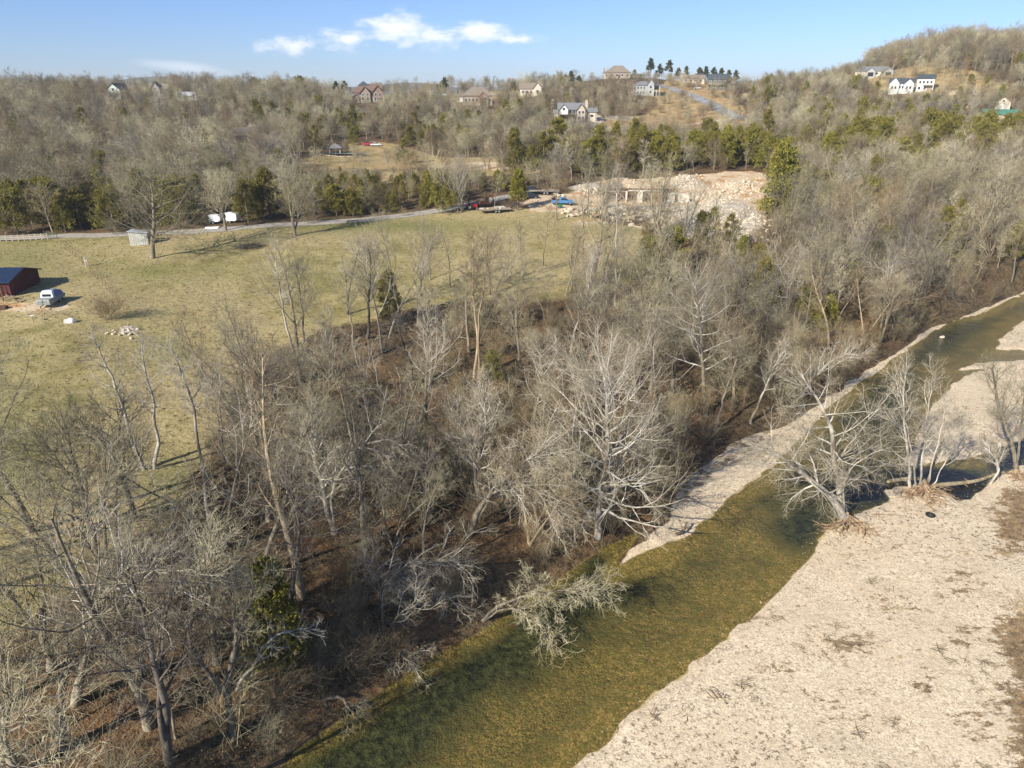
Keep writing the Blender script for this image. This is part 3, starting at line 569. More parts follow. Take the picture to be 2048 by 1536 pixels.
PINE = [cedar(51, H=10, wid=.30, base=.42, nclump=130, per=7, m='pine', leaf=.4, open_=True), cedar(52, H=9, wid=.36, base=.36, nclump=140, per=7, m='pine', leaf=.42, open_=True)]

# ---- shrubs and ground litter
def shrub(seed, h=2.6, n=9, tw='twig_brown', leafy=0, lc=(.30, .17, .07)):
    rng = np.random.default_rng(seed); P0 = np.zeros((n, 4, 3)); a = rng.random(n) * 6.28; t = rng.uniform(.1, .8, n); d = np.c_[np.cos(a) * np.sin(t), np.sin(a) * np.sin(t), np.cos(t)]
    base = np.c_[rng.normal(0, .3, (n, 2)), np.full(n, -.1)]
    for k_ in range(4): P0[:, k_] = base + d * (h * k_ / 3 * rng.uniform(.7, 1.1, n))[:, None] + np.r_[0, 0, 1] * .06 * k_ ** 2
    R0 = np.tile(np.array([.02, .016, .012, .008]), (n, 1))
    L2 = spawn(P0, R0, 9, .2, 1, .6, .25, lambda pl, t_: pl * .45, 3, .08, .16, .6, .5, rng, .010); L3 = spawn(*L2, 5, .2, 1, .6, .3, lambda pl, t_: pl * .6, 2, .05, .15, .7, .6, rng, .0075)
    parts = [(tubes(P0, R0, 3), 0), (tubes(*L2, 3), 0), (tubes(*L3, 3), 0)]; ms = [M[tw]]
    if leafy:
        e = L3[0][:, 1]; e = e[rng.integers(0, len(e), leafy)] + rng.normal(0, .06, (leafy, 3)); x = nrm(rng.normal(0, 1, e.shape)) * .085; y = nrm(np.cross(x, rng.normal(0, 1, e.shape))) * .06
        LV = np.stack([e - x, e - y, e + x, e + y], 1).reshape(-1, 3); parts.append(((LV, np.arange(len(LV)).reshape(-1, 4)), 1))
        ms.append(simple('dead_leaves', lc, .85, .3, 2, rnd=.25))
    v, q, mi = join(parts); return np_mesh('shrub', v, q, ms, False, mi)
SHRUB = [shrub(61), shrub(62, 3.0, 11, 'twig_brown'), shrub(63, 1.8, 8, 'twig_brown', 90), shrub(64, 3.2, 7, 'twig_brown', 220, (.26, .15, .06)), shrub(65, 4.6, 6, 'twig_grey'), shrub(66, 2.2, 10, 'twig_grey')]
def tuft(seed, n=10, h=.35, col='tuft_a'):
    rng = np.random.default_rng(seed); b = np.c_[rng.normal(0, .16, (n, 2)), np.full(n, -.03)]; a = rng.random(n) * 6.28; d = np.c_[np.cos(a) * .5, np.sin(a) * .5, np.ones(n)] * (h * rng.uniform(.5, 1.1, n))[:, None]
    s = np.c_[-np.sin(a), np.cos(a), np.zeros(n)] * .06; LV = np.stack([b - s, b + s, b + d + s * .5, b + d - s * .5], 1).reshape(-1, 3)
    return np_mesh('tuft', LV, np.arange(len(LV)).reshape(-1, 4), [M[col]], False)
M['tuft_a'] = simple('dry_grass', (.30, .245, .12), .9, .2, 1, rnd=.3); M['tuft_b'] = simple('green_grass', (.22, .20, .07), .9, .2, 1, rnd=.2); M['tuft_c'] = simple('weed_stalks', (.24, .165, .09), .9, .2, 1, rnd=.3)
TUFT = [tuft(71), tuft(72, 8, .25, 'tuft_b'), tuft(73, 12, .45), tuft(74, 9, .22, 'tuft_c'), tuft(75, 14, .3, 'tuft_c')]
def leafpile(seed, n=40):
    rng = np.random.default_rng(seed); e = np.c_[rng.normal(0, .8, (n, 2)), rng.uniform(.01, .08, n)]; x = nrm(np.c_[rng.normal(0, 1, (n, 2)), rng.normal(0, .25, n)]) * .10; y = nrm(np.cross(x, np.r_[0, 0, 1] + rng.normal(0, .3, e.shape))) * .07
    LV = np.stack([e - x, e - y, e + x, e + y], 1).reshape(-1, 3); return np_mesh('leaves', LV, np.arange(len(LV)).reshape(-1, 4), [M['litter']], False)
M['litter'] = simple('leaf_litter', (.17, .108, .056), .85, .35, 1, rnd=.4)
LITTER = [leafpile(81), leafpile(82), leafpile(83)]
M['stone'] = simple('limestone', (.50, .43, .33), .95, .2, 1.2, bump=.4, rnd=.15); M['pebble'] = simple('river_stone', (.50, .42, .32), .9, .15, 2, rnd=.3)
def rock(seed, m='stone', sub=2):
    import bmesh
    rng = random.Random(seed); bm = bmesh.new(); bmesh.ops.create_icosphere(bm, subdivisions=sub, radius=1)
    pl = [mathutils.Vector((rng.gauss(0, 1), rng.gauss(0, 1), rng.gauss(0, 1))).normalized() for _ in range(9)]
    for v in bm.verts:
        for p_ in pl:
            dd = v.co.dot(p_) - .62
            if dd > 0: v.co -= p_ * dd
        v.co.x *= 1.15; v.co.z *= .75; v.co += mathutils.Vector((rng.gauss(0, .02), rng.gauss(0, .02), rng.gauss(0, .02)))
    me = bpy.data.meshes.new('rock'); bm.to_mesh(me); bm.free(); me.materials.append(M[m]); return me
ROCK = [rock(i) for i in range(5)]; PEBBLE = [rock(10 + i, 'pebble', 1) for i in range(3)]

# ---- scatter as one object (for what nobody could count)
def scatter(name, protos, pts, rot, scl, idx, label, cat):
    pc = bpy.data.collections.new(name + '_pieces')
    for i, me in enumerate(protos): o = bpy.data.objects.new('%s_piece_%02d' % (name, i), me); pc.objects.link(o)
    me = bpy.data.meshes.new(name); me.vertices.add(len(pts)); me.vertices.foreach_set('co', np.ascontiguousarray(pts, np.float32).ravel())
    a = me.attributes.new('rot', 'FLOAT_VECTOR', 'POINT'); a.data.foreach_set('vector', np.ascontiguousarray(rot, np.float32).ravel())
    a = me.attributes.new('scl', 'FLOAT_VECTOR', 'POINT'); a.data.foreach_set('vector', np.ascontiguousarray(scl, np.float32).ravel())
    a = me.attributes.new('idx', 'INT', 'POINT'); a.data.foreach_set('value', np.ascontiguousarray(idx, np.int32)); me.update()
    o = link(name, me); tag(o, label, cat, kind='stuff')
    g = bpy.data.node_groups.new(name, 'GeometryNodeTree'); g.interface.new_socket('Geometry', in_out='INPUT', socket_type='NodeSocketGeometry'); g.interface.new_socket('Geometry', in_out='OUTPUT', socket_type='NodeSocketGeometry')
    gi = g.nodes.new('NodeGroupInput'); go = g.nodes.new('NodeGroupOutput'); ip = g.nodes.new('GeometryNodeInstanceOnPoints'); ci = g.nodes.new('GeometryNodeCollectionInfo')
    ci.inputs['Collection'].default_value = pc; ci.inputs['Separate Children'].default_value = True; ci.inputs['Reset Children'].default_value = True; ip.inputs['Pick Instance'].default_value = True
    def na(n_, ty): x = g.nodes.new('GeometryNodeInputNamedAttribute'); x.data_type = ty; x.inputs[0].default_value = n_; return [s for s in x.outputs if s.enabled and s.name == 'Attribute'][0]
    lk = g.links.new; lk(gi.outputs[0], ip.inputs['Points']); lk(ci.outputs[0], ip.inputs['Instance']); lk(na('idx', 'INT'), ip.inputs['Instance Index'])
    er = g.nodes.new('FunctionNodeEulerToRotation'); lk(na('rot', 'FLOAT_VECTOR'), er.inputs[0]); lk(er.outputs[0], ip.inputs['Rotation']); lk(na('scl', 'FLOAT_VECTOR'), ip.inputs['Scale']); lk(ip.outputs[0], go.inputs[0])
    md = o.modifiers.new('scatter', 'NODES'); md.node_group = g; return o
def scat_pts(name, protos, X, Y, smin, smax, label, cat, idx=None, sink=0., tilt=.1, zs=1.):
    n_ = len(X); Z = zt(X, Y) - sink; s = RNG.uniform(smin, smax, n_); rot = np.c_[RNG.normal(0, tilt, (n_, 2)), RNG.random(n_) * 6.28]
    return scatter(name, protos, np.c_[X, Y, Z], rot, np.c_[s, s, s * zs], RNG.integers(0, len(protos), n_) if idx is None else idx, label, cat)

# ------------------------------------------------------------------ hero trees: surveyed stems
HERO_XY = []
def stem(pts, r0, r1, K=14, base=None):
    """pts: (u, v, dY) with dY metres behind the base; first point stands on the ground"""
    b = hit(pts[0][0], pts[0][1]) if base is None else base
    out_ = [b - np.array([0, 0, .3])]
    for p in pts[1:]: out_.append(at_y(p[0], p[1], b[1] + (p[2] if len(p) > 2 else 0)))
    P, Rr = resample(out_, [r0 * 1.35, r0, r0 * .8, r0 * .55, r1], K); rg_ = np.random.default_rng(int(pts[-1][0])); w_ = np.cumsum(rg_.normal(0, .10, (K, 3)), 0); w_ -= np.linspace(0, 1, K)[:, None] * w_[-1:]; w_ -= w_[:1] * (1 - np.linspace(0, 1, K)[:, None]); w_[:, 2] *= .3
    return (P + w_, Rr), b
def hero(label, stems, kind='grey', R=5., n1=14, dens=(6, 6, 4), form='oval', seed=None, cat='tree', name='bare_tree', **kw):
    seed = seed or len(HERO_XY) + 100; rng = np.random.default_rng(seed); sts = []; base = None; rngs = []
    for s in stems:
        (P, Rd), b = stem(s[0], s[1], s[2] if len(s) > 2 else .05, base=base if (len(s) > 3 and s[3]) else None)
        if base is None: base = b
        sts.append((P - base, Rd))
    fm = {'oval': lambda t: R * (.45 + .6 * np.sin(np.clip((t - .2) / .8, 0, 1) * pi * .9 + .3)), 'vase': lambda t: R * (1.15 - .5 * t), 'slim': lambda t: R * (.9 - .45 * t), 'cone': lambda t: R * (1.35 - 1.0 * t), 'arch': lambda t: R * (.6 + .3 * t), 'wide': lambda t: R * (1.4 - .65 * t)}[form]
    dk = dict(up={'oval': .09, 'vase': .15, 'slim': .14, 'cone': .10, 'arch': .02, 'wide': .1}[form], a1={'oval': 1.0, 'vase': .7, 'slim': .8, 'cone': 1.15, 'arch': .75, 'wide': 1}[form], t0=.3); dk.update(kw)
    b = PALETTE[kind]; tm, cm_ = tree_meshes('hero', sts, rng, M[b[0]], M[b[1]], M[b[2]], n1, fm, dens, **dk)
    HERO_XY.append(base[:2]); return put_tree(name, label, cat, base, tm, cm_)
SY = 'sycamore_tree'
hero('tall straight pale sycamore with one leader and long spreading limbs amid the wooded bank', [[[(1195, 1075), (1203, 1000, 0), (1212, 900, .3), (1212, 800, .6), (1210, 735, 1)], .32, .05]], 'white', 7.2, 46, (6, 6, 3), 'wide', t0=.1, name=SY, up=.10, a1=1.05, twist=.12)
e = hero('white sycamore forked low at the gravel bar tip, one stem leaning over the river', [
    [[(1690, 1043), (1672, 1005, -.3), (1625, 965, -.6), (1575, 925, -.9), (1530, 893, -1.2)], .34, .07], [[(1690, 1040), (1680, 985, .2), (1668, 900, .5), (1655, 835, .8), (1632, 795, 1), (1603, 748, 1.2)], .30, .05],
    [[(1680, 985), (1673, 928, .5), (1700, 895, .8), (1735, 858, 1.2), (1750, 825, 1.6), (1768, 800, 2)], .10, .03, True], [[(1680, 1000), (1688, 968, -.3), (1712, 925, -.8), (1750, 905, -1.2), (1790, 893, -1.6)], .10, .03, True]], 'white', 4.6, (18, 22, 9, 9), (6, 6, 4), 'oval', t0=.3, name=SY, up=.03)
hero('clump of slim pale stems rising from a root mound by the creek', [
    [[(1822, 975), (1817, 900, .2), (1812, 810, .5), (1812, 735, .8)], .15], [[(1835, 975), (1824, 890, .5), (1808, 800, 1.2), (1790, 750, 1.5)], .09], [[(1840, 978), (1850, 890, .3), (1862, 810, 1), (1868, 745, 1.4)], .10],
    [[(1848, 980), (1868, 915, -.4), (1885, 850, -.8), (1893, 800, -1)], .08], [[(1850, 980), (1876, 925, .4), (1900, 880, .9), (1908, 840, 1)], .07], [[(1858, 978), (1890, 930, -.2), (1915, 880, -.6), (1930, 845, -.9)], .06]], 'white', 3.2, (14, 8, 12, 7, 7, 6), (5, 5, 4), 'vase', name=SY, t0=.35)
hero('leaning bare tree with a few russet leaves at the right edge beside the creek', [[[(2034, 948), (2028, 890, .2), (2006, 838, .6), (1992, 795, 1), (1984, 735, 1.4)], .22], [[(2034, 948), (2040, 890, 1), (2052, 830, 1.6), (2050, 770, 2)], .14]], 'grey', 4.2, (16, 12), (5, 5, 4), 'vase')
hero('small twisted white tree leaning from the creek mouth at the right edge', [[[(1975, 968), (1990, 950, -.2), (1992, 925, -.3), (1978, 895, 0), (1965, 880, .3)], .13], [[(1996, 960), (2000, 930, .2), (1990, 905, .4), (1975, 890, .5)], .09]], 'white', 2.4, (10, 8), (5, 5, 3), 'vase')
hero('left of two leaning white sycamores standing out against the lower pasture', [[[(290, 940), (263, 880, .4), (246, 805, .8), (219, 743, 1.2), (205, 702, 1.6), (182, 668, 2)], .19]], 'white', 3.1, 15, (5, 5, 3), 'oval', t0=.45, name=SY)
hero('right of two white sycamores against the lower pasture, more upright', [[[(309, 938), (313, 890, .2), (301, 791, .6), (290, 737, 1), (285, 680, 1.4)], .18]], 'white', 2.9, 15, (5, 5, 3), 'oval', t0=.42, name=SY)
hero('tall slender pale tree with a bare straight trunk right of the two white sycamores', [[[(424, 1078), (403, 969, .3), (390, 880, .5), (376, 784, .8), (367, 743, 1), (342, 695, 1.2)], .17]], 'white', 3.2, 15, (5, 6, 4), 'vase', t0=.62)
hero('dark oak with a wide fan crown at the lower pasture edge', [[[(540, 985), (527, 907, .2), (519, 855, .3), (518, 790, .6), (510, 715, 1)], .27]], 'dark', 6.4, 22, (6, 6, 4), 'oval', t0=.32)
hero('dark spreading tree low on the left in the lower pasture', [[[(193, 1112), (174, 1010, .2), (157, 959, .3), (148, 900, .6), (130, 850, .8)], .27], [[(193, 1112), (172, 990, .8), (118, 925, 1.6), (80, 870, 2.2)], .2, .05, True]], 'grey', 5.6, (18, 12), (6, 6, 4), 'oval')
hero('dark crooked tree between the two low pasture trees', [[[(273, 1037), (260, 976, 0), (243, 925, .2), (240, 870, .4), (250, 800, .6)], .2], [[(273, 1037), (250, 950, -.5), (215, 900, -1), (185, 860, -1.4)], .13, .04, True]], 'dark', 4.2, (14, 9), (5, 6, 4), 'oval')
hero('arching white sycamore with drooping outer limbs left of centre', [[[(668, 1068), (650, 1000, 0), (643, 960, 0), (634, 910, .2), (622, 870, .4)], .25], [[(668, 1068), (655, 985, .3), (684, 938, .6), (722, 925, .9), (765, 945, 1.3)], .15, .05, True], [[(668, 1068), (655, 985, -.2), (684, 935, -.2), (715, 895, .3), (758, 850, .5)], .14, .05, True]], 'white', 4.6, (20, 12, 12), (6, 6, 4), 'arch', name=SY, droop=.12)
hero('white sycamore with twisting upper limbs, right of the arching one', [[[(957, 1008), (958, 926, 0), (953, 890, .2), (970, 845, .4), (968, 785, .6)], .24], [[(957, 1008), (954, 895, .3), (925, 860, .8), (905, 820, 1.2)], .14, .04, True]], 'white', 4.4, (20, 12), (6, 6, 4), 'vase', name=SY)
hero('grey tree leaning hard to the right with a drooping fan of branches near the water', [[[(938, 1070), (958, 1018, 0), (990, 978, 0), (1025, 958, 0), (1062, 915, 0), (1100, 893, 0)], .26], [[(938, 1070), (990, 980, -.5), (1040, 965, -1.0), (1085, 985, -1.6), (1110, 1020, -2)], .16, .04, True]], 'pale', 4.6, (22, 14), (6, 6, 4), 'arch', droop=.12, twist=.16, t0=.35)
hero('twisted pale tree with a dense round top in the middle of the wood', [[[(1064, 860), (1072, 800, 0), (1083, 760, 0), (1078, 725, .3), (1080, 690, .5)], .2]], 'pale', 4.2, 20, (6, 6, 4), 'oval')
hero('sycamore leaning out over the river with its crown hanging to the water', [[[(962, 1240), (984, 1216, 0), (1053, 1188, -.4), (1106, 1185, -.8), (1175, 1172, -1.2)], .13], [[(962, 1240), (1012, 1209, -.5), (1064, 1223, -1.2), (1095, 1258, -2), (1114, 1305, -2.8)], .09, .03, True]], 'grey', 3.6, (18, 13), (5, 5, 4), 'arch', droop=.22, up=.0, twist=.17, name=SY)
hero('arching pale tree bent right over the dark bank above the river bend', [[[(690, 1190), (720, 1165, 0), (795, 1150, 0), (844, 1129, 0), (910, 1118, 0)], .17], [[(690, 1190), (760, 1150, .5), (830, 1160, .2), (900, 1200, -.2)], .12, .03, True]], 'pale', 3.8, (18, 12), (5, 5, 3), 'arch', droop=.15, twist=.16)
hero('low tree drooping over the river edge with its tip above the shallows', [[[(735, 1300), (765, 1290, 0), (800, 1320, -.5), (830, 1355, -1), (850, 1395, -1.6)], .13]], 'pale', 3., 22, (6, 6, 4), 'arch', droop=.2, twist=.17)
hero('drooping tree at the bottom edge hanging over the dark water', [[[(640, 1400), (668, 1385, 0), (700, 1415, -.4), (715, 1450, -.8), (722, 1495, -1.2)], .12]], 'grey', 2.8, 22, (6, 6, 4), 'arch', droop=.22, twist=.17)
hero('forked dark tree with two upright stems and one crooked stem near the lower left', [[[(464, 1475), (454, 1384, 0), (468, 1290, .2), (457, 1195, .5), (450, 1145, .8)], .22], [[(464, 1475), (455, 1380, -.3), (401, 1328, -.5), (370, 1272, -.7), (394, 1181, -.9), (426, 1110, -1)], .17, .04, True], [[(464, 1475), (465, 1370, .2), (495, 1260, .6), (515, 1165, .8)], .14, .05, True]], 'grey', 3.6, (11, 12, 3), (5, 6, 4), 'vase', t0=.55)
hero('white dead limb fanning out low beside the forked dark tree', [[[(470, 1378), (500, 1345, 0), (516, 1325, 0), (544, 1279, 0), (593, 1250, 0), (640, 1258, 0)], .11, .02]], 'white', 1.9, 15, (4, 3, 2), 'oval', t0=.3, up=.12, name='dead_limb', cat='dead branch')
hero('large pale tree with a long limb reaching right over the lower left', [[[(150, 1410), (164, 1314, 0), (195, 1200, .3), (225, 1150, .5), (262, 1125, .7), (310, 1108, 1)], .28], [[(150, 1410), (185, 1240, .5), (190, 1130, .9), (160, 1060, 1.2)], .17, .04, True], [[(150, 1410), (185, 1235, -.4), (250, 1140, -1), (340, 1130, -1.6), (400, 1145, -2)], .13, .04, True]], 'pale', 5., (16, 10, 10), (5, 5, 4), 'oval', t0=.35)
hero('low crooked pale tree curling right in the bottom left corner', [[[(128, 1500), (112, 1400, 0), (115, 1349, 0), (140, 1310, .2), (180, 1293, .3), (220, 1297, .4)], .2]], 'grey', 4.4, 16, (5, 5, 4), 'oval')
hero('broken pale trunk stub standing in the lower left thicket', [[[(276, 1362), (276, 1330, 0), (275, 1300, 0), (276, 1278, 0)], .28, .24]], 'tan', .25, 2, (2, 2, 1), 'oval', t0=.9, name='tree_snag', cat='dead tree')
hero('thick dark tree left of the forked one with many crossing limbs', [[[(342, 1530), (324, 1366, 0), (290, 1279, .3), (279, 1209, .5), (262, 1155, .8)], .26], [[(342, 1530), (322, 1360, .2), (330, 1240, .8), (345, 1150, 1.1)], .17, .04, True]], 'dark', 4.8, (15, 10), (5, 5, 4), 'oval', t0=.35)
hero('pale limbed tree leaning left off the left edge', [[[(101, 1340), (80, 1270, 0), (49, 1223, 0), (10, 1180, 0)], .22], [[(101, 1340), (95, 1250, .4), (85, 1160, 1), (70, 1090, 1.4)], .16, .04, True]], 'grey', 4.8, (13, 11), (5, 5, 4), 'vase')
hero('grey tree with a bushy crown at the bottom left corner', [[[(20, 1560), (10, 1450, 0), (20, 1380, 0), (0, 1300, 0)], .24]], 'grey', 5., 16, (5, 5, 4), 'vase')
# middle of the wood: straight trunks along the pasture edge
for lab, pts, r, kd, RR, n_, fo, t_ in [
    ('leaning pale trunk without lower limbs at the left end of the pasture edge', [(592, 717), (580, 660, 0), (568, 618, 0), (560, 560, .2), (550, 495, .4)], .16, 'white', 3., 12, 'oval', .5),
    ('dark slim tree just right of the leaning pale trunk', [(612, 705), (604, 640, 0), (598, 590, 0), (592, 530, 0)], .14, 'dark', 3.2, 16, 'oval', .4),
    ('grey tree with upswept limbs over the rust coloured leaves', [(661, 838), (659, 770, 0), (658, 715, 0), (650, 650, .2)], .17, 'pale', 3.8, 18, 'vase', .42),
    ('dark vase shaped tree on the pasture edge left of centre', [(734, 678), (737, 618, 0), (742, 560, 0), (738, 500, .2)], .2, 'dark', 4.6, 20, 'vase', .35),
    ('straight trunked tree with a tall narrow crown near the middle', [(850, 856), (854, 770, 0), (858, 690, 0), (858, 600, .2)], .19, 'pale', 3.6, 20, 'vase', .42),
    ('dark trunk leaning left among straight grey trunks', [(829, 771), (818, 730, 0), (806, 690, 0), (792, 640, 0)], .17, 'dark', 3.3, 16, 'oval', .4),
    ('grey trunk on the litter slope left of the dark leaning trunk', [(708, 697), (702, 650, 0), (697, 611, 0), (688, 540, 0)], .13, 'grey', 3.2, 16, 'oval', .4),
    ('tallest pale tan trunk reaching up into the pasture view, left of a pair', [(948, 755), (958, 690, 0), (951, 620, 0), (950, 550, .2), (945, 480, .4)], .17, 'tan', 3.4, 16, 'vase', .5),
    ('second pale tan trunk of the pair near the middle', [(957, 758), (962, 690, 0), (962, 620, .2), (972, 540, .5), (985, 470, .8)], .15, 'tan', 3.6, 16, 'vase', .5),
    ('slim upright grey tree right of the tan pair', [(1028, 777), (1028, 710, 0), (1026, 650, 0), (1020, 590, .2)], .12, 'grey', 3., 16, 'oval', .4),
    ('white sycamore with a kinked upper trunk right of the pasture corner', [(1140, 705), (1150, 660, 0), (1165, 620, .3), (1180, 575, .4), (1185, 500, .6)], .17, 'white', 4.2, 18, 'vase', .35),
    ('slender isolated tree on the open grass in front of the pickup', [(1113, 441), (1114, 410, 0), (1113, 370, 0), (1112, 335, 0)], .15, 'grey', 1.9, 14, 'slim', .3),
    ('lone slender white trunk standing before the construction site', [(1231, 612), (1232, 540, 0), (1233, 470, 0), (1234, 410, .2), (1236, 350, .4)], .2, 'white', 2.9, 14, 'vase', .62),
    ('thick grey trunk close to the dark hollow behind the gravel strip', [(1412, 832), (1405, 770, 0), (1402, 700, 0), (1395, 620, .3), (1390, 560, .5)], .26, 'pale', 6., 24, 'oval', .35),
    ('tree leaning right beside the dark hollow', [(1428, 860), (1445, 800, 0), (1462, 755, 0), (1480, 690, .3)], .15, 'grey', 3.8, 16, 'oval', .4),
    ('pale stout trunk left of the gravel strip in the hollow', [(1464, 815), (1468, 770, 0), (1466, 730, 0), (1460, 660, 0)], .19, 'tan', 4.4, 20, 'oval', .35),
    ('pale tree leaning right toward the narrow gravel strip', [(1500, 848), (1522, 795, 0), (1542, 750, 0), (1568, 700, 0)], .15, 'white', 3.4, 16, 'vase', .45),
    ('forked sycamore with a flat white crown above the dark hollow', [(1306, 758), (1310, 720, 0), (1308, 690, 0), (1322, 640, .4)], .18, 'pale', 4.4, 22, 'vase', .3),
    ('white sycamore leaning out over the gravel strip with bright forked tips', [(1598, 800), (1622, 765, 0), (1655, 730, 0), (1690, 712, 0), (1730, 706, 0)], .17, 'white', 3.2, 20, 'vase', .3),
    ('wide grey tree overhanging the far water edge', [(1790, 640), (1782, 600, 0), (1775, 560, 0), (1790, 520, 0)], .2, 'pale', 5.6, 24, 'oval', .3),
    ('broad crowned grey tree above the gravel strip', [(1340, 800), (1352, 720, 0), (1368, 650, .3), (1370, 570, .6)], .25, 'grey', 6.6, 24, 'oval', .35)]:
    hero(lab, [[pts, r]], kd, RR, n_, (6, 6, 3), fo, t0=t_)
# trees standing alone on the grass
hero('big dark trunked walnut with a broad crown standing in the pasture beside the small shed', [[[(305, 517), (307, 480, 0), (312, 445, 0), (308, 400, .5), (300, 345, 1)], .42, .06], [[(306, 510), (310, 468, -.5), (335, 462, -1.5), (375, 468, -2.5)], .16, .04, True]], 'grey', 11., (30, 12), (6, 6, 4), 'oval', t0=.26, a1=1.15, up=.07, twist=.16)
hero('grey forked tree on the grass verge below the gravel road', [[[(590, 472), (588, 450, 0), (582, 425, 0), (578, 385, .5), (575, 355, 1)], .3], [[(590, 472), (591, 448, .5), (602, 425, 1), (608, 380, 1.5)], .22, .05, True]], 'grey', 7., (18, 14), (6, 6, 4), 'vase', t0=.25)
hero('grey round crowned tree by the road in front of the white vehicles', [[[(451, 462), (449, 440, 0), (445, 415, 0), (440, 370, 1)], .3]], 'grey', 6.8, 24, (6, 6, 4), 'vase', t0=.2)
hero('grey spreading tree on the road bend left of the red tractor', [[[(925, 425), (922, 400, 0), (918, 375, 0), (915, 335, 1)], .24], [[(925, 425), (915, 395, -.5), (895, 370, -1), (882, 350, -1)], .15, .04, True]], 'pale', 6.2, (18, 10), (5, 6, 4), 'vase', t0=.2)
# ------------------------------------------------------------------ woods: candidates, kinds and labels
print('heroes', len(HERO_XY))
HERO_XY = np.array(HERO_XY)
cu, cv, cru, crv, cpk = np.array([(880, 400, 70, 18, 1.), (720, 415, 110, 26, 1.), (800, 405, 70, 24, 1.), (1000, 372, 45, 16, .9), (1180, 335, 160, 22, .62), (1300, 330, 130, 18, .8), (1440, 318, 110, 24, .8), (1600, 330, 120, 36, .6),
                                  (1750, 310, 130, 50, .62), (1950, 295, 170, 40, .75), (40, 448, 150, 20, 1.0), (215, 445, 40, 22, 1.0), (370, 445, 60, 18, .9), (520, 440, 60, 14, .6), (720, 265, 100, 18, .5), (860, 290, 70, 16, .7), (620, 265, 60, 20, .2), (900, 240, 200, 20, .25),
                                  (1000, 250, 120, 20, .35), (560, 235, 140, 25, .15), (1700, 400, 200, 70, .28), (1540, 600, 60, 40, .25), (1420, 500, 60, 25, .35), (1320, 560, 40, 30, .30), (1850, 200, 150, 14, .4), (1500, 210, 160, 40, .2), (1700, 240, 200, 40, .2), (1960, 180, 60, 14, .4), (200, 250, 300, 60, .05), (250, 330, 260, 50, .06)]).T
def cedar_p(u, v):
    r = np.full(u.shape, .035)
    for i in range(len(cu)): r = np.maximum(r, cpk[i] * np.exp(-((u - cu[i]) / cru[i]) ** 2 - ((v - cv[i]) / crv[i]) ** 2) * 1.25)
    return np.minimum(r * 1.25, .95)
def sd_many(X, Y):
    s = lambda p: poly_sd(p, X, Y)
    w = np.minimum(np.minimum(s(WATER), s(STRIP)), s(BAR)); return w, s(PASTURE), s(CLEAR), s(SITE), s(MEADOW), s(RIDGE), s(HILL)
def jitter_grid(x0, x1, y0, y1, s):
    a, b = np.meshgrid(np.arange(x0, x1, s), np.arange(y0, y1, s)); a = a + RNG.uniform(-.48, .48, a.shape) * s; b = b + RNG.uniform(-.48, .48, b.shape) * s; return a.ravel(), b.ravel()
def infr(X, Y, m=60, top=-40):
    Z = zt(X, Y); u, v = proj(X, Y, Z); return u, v, (u > -m - 4000 / np.maximum(Y, 20)) & (u < 2048 + m + 2500 / np.maximum(Y, 20)) & (v < 1536 + 420) & (v > top) & (Y > 16)
HOUSE_KEEP = []      # (x, y, radius) discs kept clear of trees; filled from the building survey
for u, v, Y, r in [(740, 200, 455, 15), (955, 192, 440, 15), (1060, 176, 480, 10), (1235, 158, 560, 14), (1293, 184, 480, 13), (1145, 240, 390, 13), (1165, 264, 362, 8), (1745, 156, 465, 13), (1825, 182, 410, 15), (1832, 118, 560, 9),
                   (1997, 242, 330, 8), (240, 192, 455, 9), (325, 190, 470, 9), (375, 207, 440, 6), (490, 282, 330, 9), (540, 288, 322, 8), (670, 305, 312, 10), (450, 447, 187, 8), (1430, 190, 500, 9), (735, 288, 325, 6), (925, 190, 455, 6), (892, 190, 450, 6), (1975, 236, 345, 5)]:
    p = at_y(u, v, Y); HOUSE_KEEP.append((p[0], p[1], r))
SIGHT = [(740, 205, 455, 38, 75), (955, 198, 440, 34, 60), (1145, 245, 390, 36, 40), (1293, 190, 480, 22, 30), (1825, 188, 410, 36, 30), (1745, 160, 465, 30, 20), (238, 205, 465, 24, 60), (325, 200, 470, 20, 45), (375, 215, 440, 20, 40), (490, 295, 330, 24, 40), (670, 310, 312, 30, 30), (450, 452, 187, 30, 12), (1235, 165, 560, 26, 30)]
RX = np.concatenate([r[1][:, 0] for r in ROADS]); RY = np.concatenate([r[1][:, 1] for r in ROADS])
def keep_clear(X, Y):
    k_ = np.ones(len(X), bool)
    for x, y, r in HOUSE_KEEP: k_ &= np.hypot(X - x, Y - y) > r
    for i in range(0, len(X), 4000):
        sl = slice(i, i + 4000); k_[sl] &= (np.hypot(X[sl, None] - RX[None], Y[sl, None] - RY[None]).min(1) > 4.2)
    return k_
# open gaps in front of the houses so that they are seen from below
def sight_ok(u, v, Y):
    k_ = np.ones(len(u), bool)
    for su, sv, sy, ru, dy in SIGHT: k_ &= ~((np.abs(u - su) < ru) & (Y < sy) & (Y > sy - dy))
    return k_
